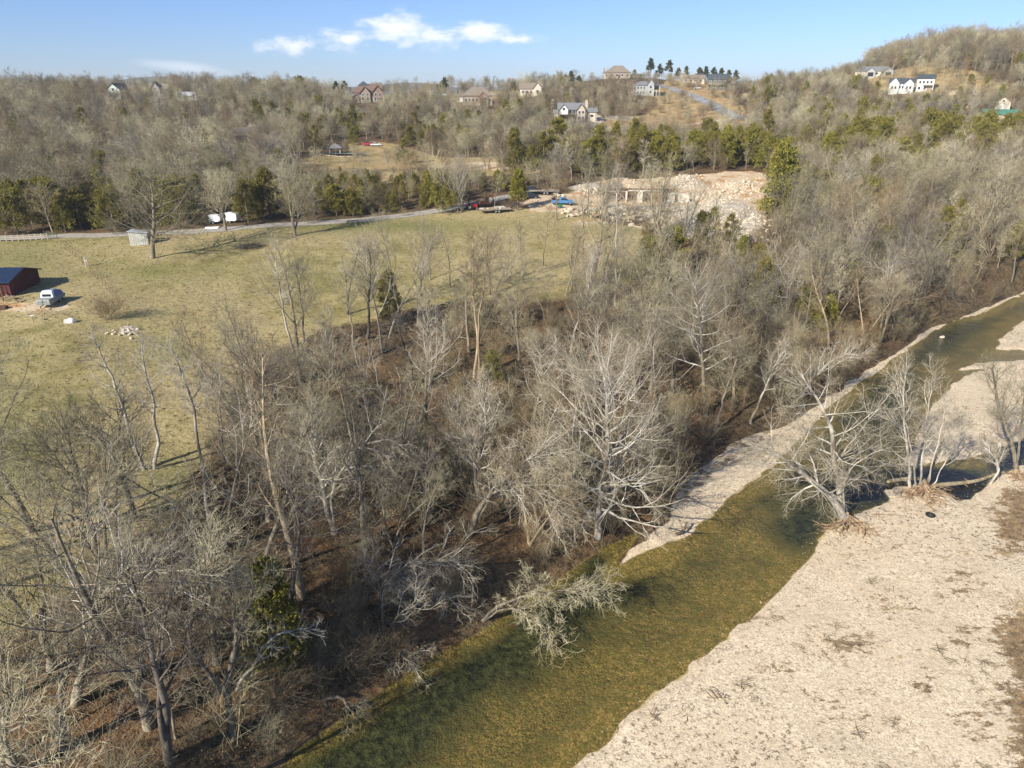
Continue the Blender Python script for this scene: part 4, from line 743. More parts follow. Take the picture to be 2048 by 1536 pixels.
# --- belt between pasture and river and the right bank wood
X, Y = jitter_grid(-110, 330, 18, 262, 3.7)
u, v, ok = infr(X, Y)
w, sp, sc_, ss, smw, sr, sh = sd_many(X, Y)
inwood = (w > 1.8) & (sp > np.where((u < 600) & (v > 690), -13, np.where(u < 1250, -5, 1.5))) & (ss > 1.5) & (sc_ > 3)
dens = np.where(sp < 16, .16, .30); dens = np.where((u < 560) & (v > 700), .20, dens); dens = np.where((u > 560) & (u < 1050) & (v > 620) & (v < 880), .09, dens); dens = np.where(sp < 1.5, .07, dens); dens = np.where(w < 5, .22, dens); dens = np.where((w < 14) & (v > 1050), .58, dens)
dens = np.where((u > 1180) & (v < 720), .46, dens); dens = np.where((u < 560) & (v > 1000), .30, dens)
dens = np.where(X < -200, 0, dens)
road_y = np.interp(X, np.sort(ROADS[0][1][:, 0]), ROADS[0][1][np.argsort(ROADS[0][1][:, 0]), 1]); beyond = (Y > road_y) & (X < 40) | (v < 400)
sel = ok & inwood & (RNG.random(len(X)) < np.where(beyond, 0, dens)) & keep_clear(X, Y)
bx, by = X[sel], Y[sel]; keep = np.array([np.hypot(bx[i] - HERO_XY[:, 0], by[i] - HERO_XY[:, 1]).min() > (1.6 if by[i] < 130 else 2.5) for i in range(len(bx))]); bx, by = bx[keep], by[keep]
# --- hillside woods
X, Y = jitter_grid(-520, 620, 150, 720, 5.0)
u, v, ok = infr(X, Y, 40, 60)
w, sp, sc_, ss, smw, sr, sh = sd_many(X, Y)
road_y = np.interp(X, np.sort(ROADS[0][1][:, 0]), ROADS[0][1][np.argsort(ROADS[0][1][:, 0]), 1]); beyond = (Y > road_y + 4) & (X < 40) | (v < 400)
pr = np.where(Y > 560, .35, .56); pr = np.where((smw < 3), .05, pr); pr = np.where(sr < 2, .05, pr); pr = np.where(sh < 4, .10, pr); pr = np.where((sc_ < 1), .012, pr); pr = np.where(Y < 262, .85, pr)
pr = np.where((smw < 30) & (smw > 3), .5, pr); pr = np.where((v < 200) & (u > 600) & (u < 1500) & (Y > 500), .28, pr)
pr = np.where((u > 1740) & (v < 145) & (sh > 0), .6, pr)
sel = ok & beyond & (w > 3) & (sp > 3) & (ss > 3) & (RNG.random(len(X)) < pr) & sight_ok(u, v, Y) & keep_clear(X, Y)
hx, hy = X[sel], Y[sel]
# a few lone trees in the pastures
px_ = [hit(a, b)[:2] for a, b in [(1036, 421), (808, 328), (597, 335), (672, 320), (690, 318), (1175, 430), (1200, 438), (1170, 395), (1045, 560), (1085, 540), (1165, 500), (900, 575), (860, 560), (980, 590), (1010, 560)]]
TX = np.r_[bx, hx]; TY = np.r_[by, hy]; isbelt = np.r_[np.ones(len(bx), bool), np.zeros(len(hx), bool)]
TZ = zt(TX, TY); tu, tv = proj(TX, TY, TZ); dist = np.sqrt(TX ** 2 + TY ** 2 + (TZ - CAMZ) ** 2)
iscedar = RNG.random(len(TX)) < cedar_p(tu, tv)
print('trees', len(TX), 'belt', len(bx), 'cedar', iscedar.sum())
Hh = np.where(isbelt, RNG.uniform(9, 17, len(TX)), RNG.uniform(7.5, 12.5, len(TX))); Hh = np.where((dist < 130) & isbelt & (RNG.random(len(TX)) < .35), Hh * .62, Hh)
sdp_ = poly_sd(PASTURE, TX, TY); Hh = np.where(isbelt & (sdp_ < 18) & (tu < 1250) & (tv > 560), RNG.uniform(12.5, 18, len(TX)), Hh)
Hh = np.where(isbelt, Hh, Hh * np.interp(dist, [250, 420], [1, .8]))
Hh = np.where(~isbelt & (tu > 590) & (tu < 1110) & (tv > 345), np.minimum(Hh, 8.2) * RNG.uniform(.75, 1, len(TX)), Hh)          # low row in front of the clearing
capf = lambda m_, vt, k_=1., lo=2.5: np.where(m_, np.minimum(Hh, np.maximum(lo, (tv - vt) * dist / 1409 * k_)), Hh)
rn_ = RNG.random(len(TX))
Hh = capf(~isbelt & (tu > 590) & (tu < 1110) & (tv > 345) & (tv < 440), 346)
Hh = capf(~isbelt & (tu > 1170) & (tu < 1520) & (tv > 262) & (tv < 335), 264, 1.1)
Hh = capf(~isbelt & (tu > 600) & (tu < 1110) & (tv > 196) & (tv < 250) & (rn_ < .8), 192, 1.1)
Hh = capf(~isbelt & (np.abs(tu - 265) < 75) & (tv > 196) & (tv < 240), 190, 1.0, 3.5)
Hh = capf(~isbelt & (tu > 1690) & (tu < 1980) & (tv > 190) & (tv < 250), 186, 1.0)
Hh = np.where(~isbelt & (tu > 1150) & (tu < 1530) & (tv <= 262) & (TY > 380), Hh * .62, Hh)
Hh = np.where(~isbelt & (tu < 620) & (tv < 215), Hh * 1.25, Hh); Hh = np.where(~isbelt & (tu > 1730) & (tv < 150), Hh * 1.7, Hh)
sdp = poly_sd(PASTURE, TX, TY)
FORMW = ['round crowned grey', 'vase shaped grey', 'dark round crowned', 'slim grey', 'twin stemmed tan', 'twin stemmed pale', 'three stemmed grey', 'slim tan']
def where_words(u, v, belt, w_):
    if belt:
        if u > 1180 and v < 720:
            if w_ < 12: return 'close above the far gravel strip'
            if u < 1560: return 'on the slope below the rubble pad'
            return 'in the wood toward the right edge' if v > 440 else 'on the upper right slope'
        if v > 1150: return 'in the lower left thicket'
        if u < 560: return 'at the lower pasture edge'
        if v > 860: return 'on the centre river bank' if u < 1000 else 'between the tall sycamore and the gravel strip'
        return 'on the rusty leaf slope' if u < 880 else 'behind the tall straight sycamore'
    if v > 380: return 'behind the gravel road, left of the walnut' if u < 320 else 'behind the gravel road by the white trailers' if u < 560 else 'behind the gravel road below the clearing'
    if u < 620: return 'low on the left hillside' if v > 300 else 'high on the left hillside'
    if u < 1190: return 'around the hillside clearing' if v > 260 else 'below the ridge houses'
    if u < 1560: return 'in the belt behind the construction site' if v > 255 else 'on the tan slope by the hill road'
    return 'right of the construction site belt' if v > 250 else 'on the far right hillside'
wd_ = np.minimum(np.minimum(poly_sd(WATER, TX, TY), poly_sd(STRIP, TX, TY)), poly_sd(BAR, TX, TY)); size = Hh / dist; order = np.argsort(-size); nb_ = nc_ = 0; NB_MAX = 300 - len(HERO_XY); rest_b = []; rest_c = []
Hh = Hh * np.exp(RNG.normal(0, .13, len(TX)))
vis = (tu > -40) & (tu < 2090) & (tv < 1560)
for i in order:
    loc = (TX[i], TY[i], TZ[i]); rz = RNG.random() * 6.28; far_ = dist[i] > 215; sx = RNG.uniform(.85, 1.2) * (1.1 if iscedar[i] and not isbelt[i] else 1)
    if iscedar[i]:
        h = max(Hh[i] * RNG.uniform(.72, 1.0) * (.75 if isbelt[i] else 1), 2.2)
        if nc_ < 300 and vis[i]:
            s = h / 9; grp = 'cedars ' + where_words(tu[i], tv[i], isbelt[i], wd_[i]); nc_ += 1; lab = ('tall ' if h > 9 else 'small ' if h < 5.5 else 'mid sized ') + ('broad' if sx > 1.2 else 'narrow') + ' cedar ' + where_words(tu[i], tv[i], isbelt[i], wd_[i])
            if far_:
                o = link('cedar_tree', CEDAR_FAR[int(RNG.integers(3))][2] if dist[i] > 330 else CEDAR[int(RNG.integers(5))][2], None, loc, (0, 0, rz), (s * sx, s * sx, s)); tag(o, lab, 'tree', grp)
            else:
                c = CEDAR[int(RNG.integers(5))]; put_tree('cedar_tree', lab, 'tree', loc, c[0], c[1], rz, (s * sx, s * sx, s), grp)
        else: rest_c.append((*loc, rz, h / 9, sx, 0 if dist[i] > 300 else 1))
    else:
        if nb_ < NB_MAX and vis[i]:
            nb_ += 1; grp = 'bare trees ' + where_words(tu[i], tv[i], isbelt[i], wd_[i])
            s = Hh[i] / 17; kk = int(RNG.choice(8, p=[.19, .16, .08, .12, .13, .12, .11, .09] if sdp_[i] > 18 else [.12, .22, .08, .24, .06, .10, .06, .12])); c = NEAR[kk]; put_tree('bare_tree', ('tall ' if Hh[i] > 14 else 'small ' if Hh[i] < 9.5 else '') + FORMW[kk] + ' tree ' + where_words(tu[i], tv[i], isbelt[i], wd_[i]), 'tree', loc, c[0], c[1], rz, (s * sx, s * sx, s), grp, (RNG.normal(0, .07), RNG.normal(0, .07)))
        else: rest_b.append((*loc, rz, Hh[i] / 14, sx, 1 if dist[i] < 165 else 0))
print('individual bare', nb_, 'cedar', nc_, 'rest', len(rest_b), len(rest_c))
# near copies past the limit use the detailed crowns (joined pair), the far ones the light ones
def whole(pair):
    a, b = pair; na_ = len(a.vertices); 
    Va = np.empty(na_ * 3, np.float32); a.vertices.foreach_get('co', Va); Vb = np.empty(len(b.vertices) * 3, np.float32); b.vertices.foreach_get('co', Vb)
    Qa = np.empty(len(a.loops), np.int32); a.loops.foreach_get('vertex_index', Qa); Qb = np.empty(len(b.loops), np.int32); b.loops.foreach_get('vertex_index', Qb)
    ma = np.empty(len(a.polygons), np.int32); a.polygons.foreach_get('material_index', ma); mb = np.empty(len(b.polygons), np.int32); b.polygons.foreach_get('material_index', mb)
    return np_mesh('whole', np.concatenate([Va.reshape(-1, 3), Vb.reshape(-1, 3)]), np.concatenate([Qa.reshape(-1, 4), Qb.reshape(-1, 4) + na_]), [*a.materials, *b.materials], False, np.concatenate([ma, mb + 2]))
WH = [whole(NEAR[k_]) for k_ in (0, 1, 3, 4, 7)]
rb = np.array(rest_b); nr_ = rb[:, 6] > 0; idx = np.where(nr_, RNG.integers(0, 5, len(rb)), 5 + RNG.choice(9, len(rb), p=[.18, .14, .15, .11, .09, .12, .07, .05, .09]))
sc = rb[:, 4] * np.where(nr_, 14 / 17, 1.)
scatter('bare_woodland', WH + FAR, rb[:, :3], np.c_[RNG.normal(0, .05, (len(rb), 2)), rb[:, 3]], np.c_[sc * rb[:, 5], sc * rb[:, 5], sc], idx, 'mass of bare grey hardwoods covering the hillsides behind', 'woodland')
rc = np.array(rest_c)
if len(rc): scatter('cedar_woodland', [c[2] for c in CEDAR_FAR] + [c[2] for c in CEDAR[:3]], rc[:, :3], np.c_[RNG.normal(0, .03, (len(rc), 2)), rc[:, 3]], np.c_[rc[:, 4] * rc[:, 5], rc[:, 4] * rc[:, 5], rc[:, 4]], np.where(rc[:, 6] > 0, 3, 0) + RNG.integers(0, 3, len(rc)), 'scattered green cedars dotted through the far hillside woods', 'cedars')
# lone trees in the grass
LL = [('dark green cedar with a bare lower trunk standing by the site entrance', 'C', 10.2, 3), ('lone cedar in the middle of the hillside clearing', 'C', 9, 3), ('tall pale trunked tree on the left lawn of the clearing', 'B', 17, 1), ('slim bare tree left on the clearing lawn', 'B', 8, 3), ('second slim bare tree on the clearing lawn', 'B', 8, 3),
      ('slim bare tree beside the boulder row', 'B', 13, 3), ('forked bare tree beside the boulder row', 'B', 12, 6), ('bare tree close to the rubble heap', 'B', 10, 1), ('thin tree at the pasture corner, left of the white trunk', 'B', 12, 3), ('thin dark tree on the pasture corner', 'B', 13, 0), ('feathery grey tree at the pasture corner', 'B', 14, 1),
      ('slim tree on the grass nearest the middle', 'B', 12, 3), ('upswept thin tree at the pasture edge', 'B', 12, 1), ('narrow tree standing in the grass right of the tan pair', 'B', 13, 3), ('small forked tree in the grass below the trailer', 'B', 11, 6)]
for (lab, ty, h, pi_), (x, y) in zip(LL, px_):
    z = zt(x, y)
    if ty == 'C' and lab.startswith('dark'): put_tree('cedar_tree', lab, 'tree', (x, y, z), LONE[0], LONE[1], 1.3)
    elif ty == 'C': put_tree('cedar_tree', lab, 'tree', (x, y, z), CEDAR[pi_][0], CEDAR[pi_][1], 1.3, (h / 9 * 1.1, h / 9 * 1.1, h / 9))
    else: put_tree('bare_tree', lab, 'tree', (x, y, z), NEAR[pi_][0], NEAR[pi_][1], x, (h / 17 * .9, h / 17 * .9, h / 17))
# surveyed cedars: (base u, base v, height m, prototype, label)
for a, b, h, pi_, lab in [(560, 1340, 9.5, 2, 'dark shaded cedar between the forked tree and the river'), (985, 762, 4.5, 1, 'small green cedar in the shade below the tan pair'), (1420, 500, 8.5, 3, 'thin cedar at the lower edge of the pale pad, left one'), (1455, 520, 9, 3, 'thin cedar at the lower edge of the pale pad, right one'),
                          (1290, 590, 11, 0, 'tall dark cedar at the pasture corner behind the white trunk'), (1335, 560, 10, 4, 'broad cedar at the pasture corner'), (1545, 622, 7, 1, 'yellow green cedar above the dark hollow'), (1130, 1000, 5, 2, 'small cedar left of the tall straight sycamore'), (885, 425, 10, 4, 'broad green cedar where the road bends'),
                          (1480, 560, 8.5, 2, 'slim cedar directly below the rubble edge'), (1700, 585, 7, 0, 'cedar above the far gravel strip'), (230, 462, 10, 4, 'broad green cedar left of the big walnut'),
                          (1548, 362, 9.5, 1, 'broad yellow green cedar just right of the cleared pad'), (1690, 335, 12, 1, 'broad yellow green cedar on the right hillside below the white house'), (1740, 392, 11, 0, 'pointed olive cedar on the right slope, below two broad ones'), (1795, 362, 12, 4, 'wide olive cedar on the right slope near the middle of the wood'),
                          (1640, 425, 10, 1, 'olive cedar alone among grey trees right of the pad'), (1880, 315, 12, 4, 'wide yellow green cedar left of the green roofed shed'), (1955, 312, 12, 1, 'yellow green cedar right before the green roofed shed'), (2020, 300, 12, 4, 'yellow green cedar at the right edge below the green roofed shed'), (1590, 500, 8, 0, 'dark green cedar on the slope above the dark hollow'), (1480, 620, 7, 4, 'low green cedar among white limbs above the hollow')]:
    p = hit(a, b); put_tree('cedar_tree', lab, 'tree', p, CEDAR[pi_][0], CEDAR[pi_][1], a * 1., (h / 9, h / 9, h / 9))
# pines on the skyline
for k_, (a, b, h) in enumerate([(1300, 158, 12), (1318, 160, 10), (1336, 160, 11.5), (1355, 161, 8.5), (1371, 161, 9), (1398, 164, 10), (1410, 166, 10), (1425, 166, 11), (1440, 167, 10), (1455, 167, 10.5), (1470, 169, 10), (1132, 166, 9), (1142, 166, 10), (1157, 167, 8.5), (673, 190, 8), (690, 190, 9), (890, 187, 9)]):
    p = at_y(a, b, 555 if k_ < 11 else 500); p[2] = zt(p[0], p[1]); c = PINE[k_ % 2]; s = h / 9.5
    tag(link('pine_tree', c[2], None, p, (0, 0, k_ * 1.1), (s, s, s)), ('dark pine in the row on the skyline left of the ridge road houses' if k_ < 11 else 'small dark pine on the ridge skyline left of the hip roofed house' if k_ < 14 else 'dark conifer beside the brick ridge house'), 'tree', ('pines in the skyline row' if k_ < 11 else 'pines on the middle ridge' if k_ < 14 else 'conifers near the brick house'))

# ------------------------------------------------------------------ undergrowth, litter, grass, stones
X, Y = jitter_grid(-95, 240, 22, 215, 1.35); u, v, ok = infr(X, Y, 20); w = np.minimum(np.minimum(poly_sd(WATER, X, Y), poly_sd(STRIP, X, Y)), poly_sd(BAR, X, Y)); sp = poly_sd(PASTURE, X, Y); ss = poly_sd(SITE, X, Y)
road_y = np.interp(X, np.sort(ROADS[0][1][:, 0]), ROADS[0][1][np.argsort(ROADS[0][1][:, 0]), 1]); side = (Y < road_y) | (X > 40)
clump = vnoise(X, Y, 6, 5) + .5; pr = np.where(w < 9, .55, .34) * np.clip(2.4 * clump - .75, .03, 1.3) * .75; pr = np.where((u < 900) & (v < 860) & (v > 600), pr * .18, pr); pr = np.where((u > 500) & (v > 880), np.minimum(pr * 2.0 + .06, .9), pr); pr = np.where((u < 560) & (v > 1000), pr * .8, pr); pr = np.where(Y > 130, pr * .5, pr)
sel = ok & side & (w > .6) & (sp > .3) & (ss > 1) & (RNG.random(len(X)) < pr); n_ = sel.sum(); print('shrubs', n_)
scat_pts('undergrowth', SHRUB, X[sel], Y[sel], .5, 1.25, 'tangled brown brush and saplings filling the wood', 'undergrowth', RNG.choice(6, n_, p=[.25, .2, .2, .1, .15, .1]), .05)
X, Y = jitter_grid(-80, 230, 24, 215, 2.5); u, v, ok = infr(X, Y, 20); w = np.minimum(np.minimum(poly_sd(WATER, X, Y), poly_sd(STRIP, X, Y)), poly_sd(BAR, X, Y)); sp = poly_sd(PASTURE, X, Y); ss = poly_sd(SITE, X, Y)
road_y = np.interp(X, np.sort(ROADS[0][1][:, 0]), ROADS[0][1][np.argsort(ROADS[0][1][:, 0]), 1]); side = (Y < road_y) | (X > 40)
pr = np.where(v > 1000, .16, .11) * np.clip(1.8 * (vnoise(X, Y, 9, 15) + .5) - .2, .1, 1.4); pr = np.where((u < 900) & (v < 860) & (v > 600), pr * .5, pr)
sel = ok & side & (w > 1) & (sp > 0) & (ss > 1) & (RNG.random(len(X)) < pr); print('saplings', sel.sum())
scat_pts('saplings', WH, X[sel], Y[sel], .26, .5, 'thin bare saplings crowded between the larger trees', 'saplings', tilt=.16)
X, Y = jitter_grid(-420, 470, 165, 520, 5); u, v, ok = infr(X, Y, 10, 60); w, sp, sc_, ss, smw, sr, sh = sd_many(X, Y)
sel = ok & (sp > 1) & (ss > 1) & (w > 1) & (RNG.random(len(X)) < np.where((sc_ < 0) | (sr < 0), .05, np.where((smw < 0) | (sh < 0), .3, .28))) & keep_clear(X, Y); print('far shrubs', sel.sum())
scat_pts('hillside_brush', SHRUB, X[sel], Y[sel], 1.0, 2.0, 'low brush under the hillside trees', 'brush')
X, Y = jitter_grid(-75, 80, 24, 135, .95); u, v, ok = infr(X, Y, 5); w = np.minimum(np.minimum(poly_sd(WATER, X, Y), poly_sd(STRIP, X, Y)), poly_sd(BAR, X, Y)); sp = poly_sd(PASTURE, X, Y)
sel = ok & (w > .5) & (sp > -1) & (RNG.random(len(X)) < .75); scat_pts('fallen_leaves', LITTER, X[sel], Y[sel], .45, .8, 'brown leaf litter on the woodland floor', 'leaves', tilt=.02)
X, Y = jitter_grid(-190, 60, 40, 205, .95); u, v, ok = infr(X, Y, 5); sp = poly_sd(PASTURE, X, Y)
sel = ok & (sp < 1) & (RNG.random(len(X)) < .42) & (Y < 110 + vnoise(X, Y, 6, 3) * 10 + 90); n_ = sel.sum(); print('tufts', n_)
scat_pts('pasture_grass', [TUFT[0], TUFT[2]], X[sel], Y[sel], .22, .62, 'dry tussocky winter grass over the pasture', 'grass')
X, Y = jitter_grid(2, 110, 24, 130, .38); u, v, ok = infr(X, Y, 5); sb = poly_sd(BAR, X, Y); swd = poly_sd(WEEDS, X, Y)
wgt = np.zeros(len(X))
for a, b, ru, rv, q in [(1690, 1290, 75, 28, .7), (1770, 1210, 70, 22, .5), (1845, 1370, 22, 22, .8), (1950, 1430, 50, 45, .7), (1910, 1170, 60, 30, .4), (1935, 1270, 30, 25, .5), (1560, 1340, 40, 20, .3), (1750, 1090, 120, 15, .12)]: wgt = np.maximum(wgt, q * np.exp(-((u - a) / ru) ** 2 - ((v - b) / rv) ** 2))
wgt *= np.clip(.2 + 5 * (vnoise(X, Y, 1.6, 91) + .6 * vnoise(X, Y, .7, 92)), 0, 2)
sel = ok & (sb < -.5) & (poly_sd(WATER, X, Y) > .4) & (RNG.random(len(X)) < np.maximum(np.where(swd < 0, .8, .018), wgt * .6)); scat_pts('bar_weeds', TUFT[3:], X[sel], Y[sel], .25, .7, 'brown dead weeds on the gravel bar', 'weeds', zs=.55)
X, Y = jitter_grid(2, 90, 26, 95, .42); u, v, ok = infr(X, Y, 5); sb = np.minimum(poly_sd(BAR, X, Y), poly_sd(STRIP, X, Y)); sw2 = poly_sd(WATER, X, Y)
sel = ok & (sb < 0) & (sw2 > -1.2) & (poly_sd(WEEDS, X, Y) > 0) & (RNG.random(len(X)) < .8); print('pebbles', sel.sum()); n_ = sel.sum()
scat_pts('river_stones', PEBBLE, X[sel], Y[sel], .02, .075, 'loose pale river stones on the bars', 'stones', tilt=.6, zs=.7)

def scrap(seed, n=7):
    rng = np.random.default_rng(seed); a = np.c_[rng.normal(0, .25, (n, 2)), rng.uniform(.02, .06, n)]; d = nrm(np.c_[rng.normal(0, 1, (n, 2)), rng.normal(0, .12, n)]) * rng.uniform(.12, .6, n)[:, None]
    P = np.stack([a - d, a + rng.normal(0, .05, (n, 3)), a + d], 1); v, q = tubes(P, np.tile([.016, .013, .006], (n, 1)), 3); return np_mesh('scrap', v, q, [M['twig_brown']], False)
SCRAP = [scrap(401), scrap(402, 4), scrap(403, 12)]
X, Y = jitter_grid(4, 90, 26, 95, 1.5); u, v, ok = infr(X, Y, 5); sb = poly_sd(BAR, X, Y); sel = ok & (sb < -1) & (poly_sd(WATER, X, Y) > .8) & (RNG.random(len(X)) < np.clip(.25 + 1.6 * vnoise(X, Y, 5, 97), .03, .9))
scat_pts('drift_scraps', SCRAP, X[sel], Y[sel], .5, 1.5, 'dark twigs and drift scraps strewn over the gravel bar', 'driftwood', tilt=.03)
# ------------------------------------------------------------------ small mesh builder for made things
class MB:
    def __init__(s): s.v = []; s.f = []
    def add(s, vs, fs): o = len(s.v); s.v += [tuple(map(float, v)) for v in vs]; s.f += [tuple(o + i for i in f) for f in fs]; return s
    def box(s, x, y, z, w, d, h, rz=0.):
        """x,y centre, z base"""
        c, n = cos(rz), sin(rz); vs = []
        for dz in (0, h):
            for dx, dy in ((-w / 2, -d / 2), (w / 2, -d / 2), (w / 2, d / 2), (-w / 2, d / 2)): vs.append((x + dx * c - dy * n, y + dx * n + dy * c, z + dz))
        return s.add(vs, [(3, 2, 1, 0), (4, 5, 6, 7), (0, 1, 5, 4), (1, 2, 6, 5), (2, 3, 7, 6), (3, 0, 4, 7)])
    def bar(s, a, b, w, h=None):
        h = h or w; a = mathutils.Vector(a); b = mathutils.Vector(b); t = (b - a).normalized(); r = t.cross(mathutils.Vector((0, 0, 1)) if abs(t.z) < .95 else mathutils.Vector((1, 0, 0))).normalized(); u = r.cross(t); vs = []
        for p in (a, b):
            for i, j in ((-1, -1), (1, -1), (1, 1), (-1, 1)): vs.append(p + r * (i * w / 2) + u * (j * h / 2))
        return s.add(vs, [(3, 2, 1, 0), (4, 5, 6, 7), (0, 1, 5, 4), (1, 2, 6, 5), (2, 3, 7, 6), (3, 0, 4, 7)])
    def cyl(s, a, b, r, n=12, r2=None):
        a = mathutils.Vector(a); b = mathutils.Vector(b); t = (b - a).normalized(); x = t.cross(mathutils.Vector((0, 0, 1)) if abs(t.z) < .9 else mathutils.Vector((1, 0, 0))).normalized(); y = t.cross(x); r2 = r if r2 is None else r2; vs = []
        for p, q in ((a, r), (b, r2)): vs += [p + (x * cos(k * 2 * pi / n) + y * sin(k * 2 * pi / n)) * q for k in range(n)]
        return s.add(vs, [tuple(range(n - 1, -1, -1)), tuple(range(n, 2 * n))] + [(k, (k + 1) % n, n + (k + 1) % n, n + k) for k in range(n)])
    def prof(s, pts, y0, y1, ins=0.):
        """side profile pts (x,z) pushed along y from y0 to y1; ins pulls in the points above mid height (tumblehome)"""
        n = len(pts); zs = [p[1] for p in pts]; zm = min(zs); zM = max(zs); f = lambda z: ins * max(0, (z - zm) / (zM - zm) - .45) / .55
        vs = [(x, y0 + f(z), z) for x, z in pts] + [(x, y1 - f(z), z) for x, z in pts]
        return s.add(vs, [tuple(range(n)), tuple(range(2 * n - 1, n - 1, -1))] + [(k, n + k, n + (k + 1) % n, (k + 1) % n) for k in range(n)])
    def mk(s, name, m, parent=None, loc=None, rz=0., bev=0.):
        me = bpy.data.meshes.new(name); me.from_pydata(s.v, [], s.f); me.materials.append(m); me.update()
        o = link(name, me, parent, loc, (0, 0, rz))
        import bmesh
        bm = bmesh.new(); bm.from_mesh(me); bmesh.ops.recalc_face_normals(bm, faces=bm.faces)
        if bev: bmesh.ops.bevel(bm, geom=[e for e in bm.edges if e.is_manifold and e.calc_face_angle(0) > .5], offset=bev, segments=2, affect='EDGES', profile=.6)
        bm.to_mesh(me); bm.free(); return o
def base(name, label, cat, loc, rz=0., group=None):
    o = bpy.data.objects.new(name, None); COL.objects.link(o); o.location = loc; o.rotation_euler = (0, 0, rz); o.empty_display_size = .5; return tag(o, label, cat, group)
def face(u, v, Y=None, rz=0., dz=0.):
    p = hit(u, v) if Y is None else at_y(u, v, Y)
    if Y is not None: p[2] = min(zt(p[0], p[1]), p[2] + 3) if False else zt(p[0], p[1])
    p[2] += dz; return p, -atan2(p[0], p[1]) + rz
mt = simple
M['white'] = mt('white_siding', (.62, .62, .60), .6, .06, 2); M['cream'] = mt('cream_siding', (.56, .50, .40), .7, .1, 2); M['brick'] = mt('tan_brick', (.30, .24, .19), .9, .25, 1.5, bump=.3); M['brick2'] = mt('brown_brick', (.26, .18, .14), .9, .2, 1.5)
M['grey_siding'] = mt('grey_siding', (.33, .35, .35), .7, .1, 2); M['green_siding'] = mt('pale_green_siding', (.48, .54, .48), .7, .1, 2); M['dark_wall'] = mt('dark_siding', (.09, .09, .09), .7, .15, 2)
M['roof_brown'] = mt('brown_shingle', (.17, .11, .085), .9, .25, 2); M['roof_tan'] = mt('tan_shingle', (.21, .175, .14), .9, .2, 2); M['roof_grey'] = mt('grey_shingle', (.17, .175, .185), .85, .2, 2); M['roof_dark'] = mt('dark_shingle', (.06, .075, .085), .8, .2, 2); M['roof_pale'] = mt('pale_metal_roof', (.52, .55, .57), .4, .08, 2, metal=.2)
M['roof_green'] = mt('green_metal_roof', (.07, .20, .15), .5, .2, 1); M['roof_blue'] = mt('blue_metal_roof', (.022, .04, .085), .4, .15, 1.5, metal=.3); M['glass'] = mt('window_glass', (.025, .03, .04), .08, .1, 3, spec=.6); M['trim'] = mt('white_trim', (.75, .75, .73), .5, .05, 3)
M['shade'] = mt('opening_shade', (.02, .018, .016), .9, .3, 2); M['stonew'] = mt('stone_wall', (.46, .39, .30), .95, .3, 2.5, bump=.5); M['wood'] = mt('weathered_wood', (.36, .28, .19), .85, .25, 3); M['form'] = mt('plywood_form', (.50, .35, .18), .8, .2, 2); M['dwood'] = mt('dark_timber', (.10, .06, .04), .85, .3, 3)
M['conc'] = mt('concrete', (.56, .52, .45), .9, .12, 1, bump=.2); M['redbarn'] = mt('red_barn_boards', (.085, .025, .022), .85, .3, 1.5); M['steel'] = mt('dull_steel', (.20, .20, .20), .5, .25, 4, metal=.4); M['rust'] = mt('rusty_steel', (.20, .10, .055), .85, .4, 3)
M['black'] = mt('black_rubber', (.02, .02, .02), .8, .2, 4); M['chrome'] = mt('pale_rim', (.5, .5, .5), .35, .1, 4, metal=.6); M['blue_paint'] = mt('blue_car_paint', (.085, .22, .42), .3, .06, 2, spec=.6); M['red_paint'] = mt('red_paint', (.42, .03, .03), .4, .2, 2); M['white_paint'] = mt('white_vehicle_paint', (.75, .76, .78), .4, .06, 2)
M['dark_paint'] = mt('dark_vehicle_paint', (.03, .035, .045), .35, .15, 2); M['tarp_blue'] = mt('blue_tarp', (.10, .16, .34), .55, .3, 3); M['tarp_white'] = mt('white_tarp', (.62, .66, .72), .6, .15, 3); M['canvas'] = mt('grey_canvas', (.27, .29, .27), .8, .12, 2); M['plastic'] = mt('white_plastic', (.70, .70, .64), .5, .12, 3); M['green_p'] = mt('green_paint', (.02, .20, .06), .5, .2, 3); M['yellow'] = mt('yellow_paint', (.60, .38, .03), .5, .2, 3)
M['log'] = bark('mossy_log', (.17, .13, .075), (.42, .36, .23), 2.0, 1, .05); M['root'] = bark('bare_root', (.16, .10, .06), (.42, .31, .20), 2.4, 1, .15); M['gate'] = mt('green_gate_paint', (.04, .13, .09), .5, .2, 3); M['fence_w'] = mt('pale_rail_paint', (.52, .47, .38), .8, .15, 3)

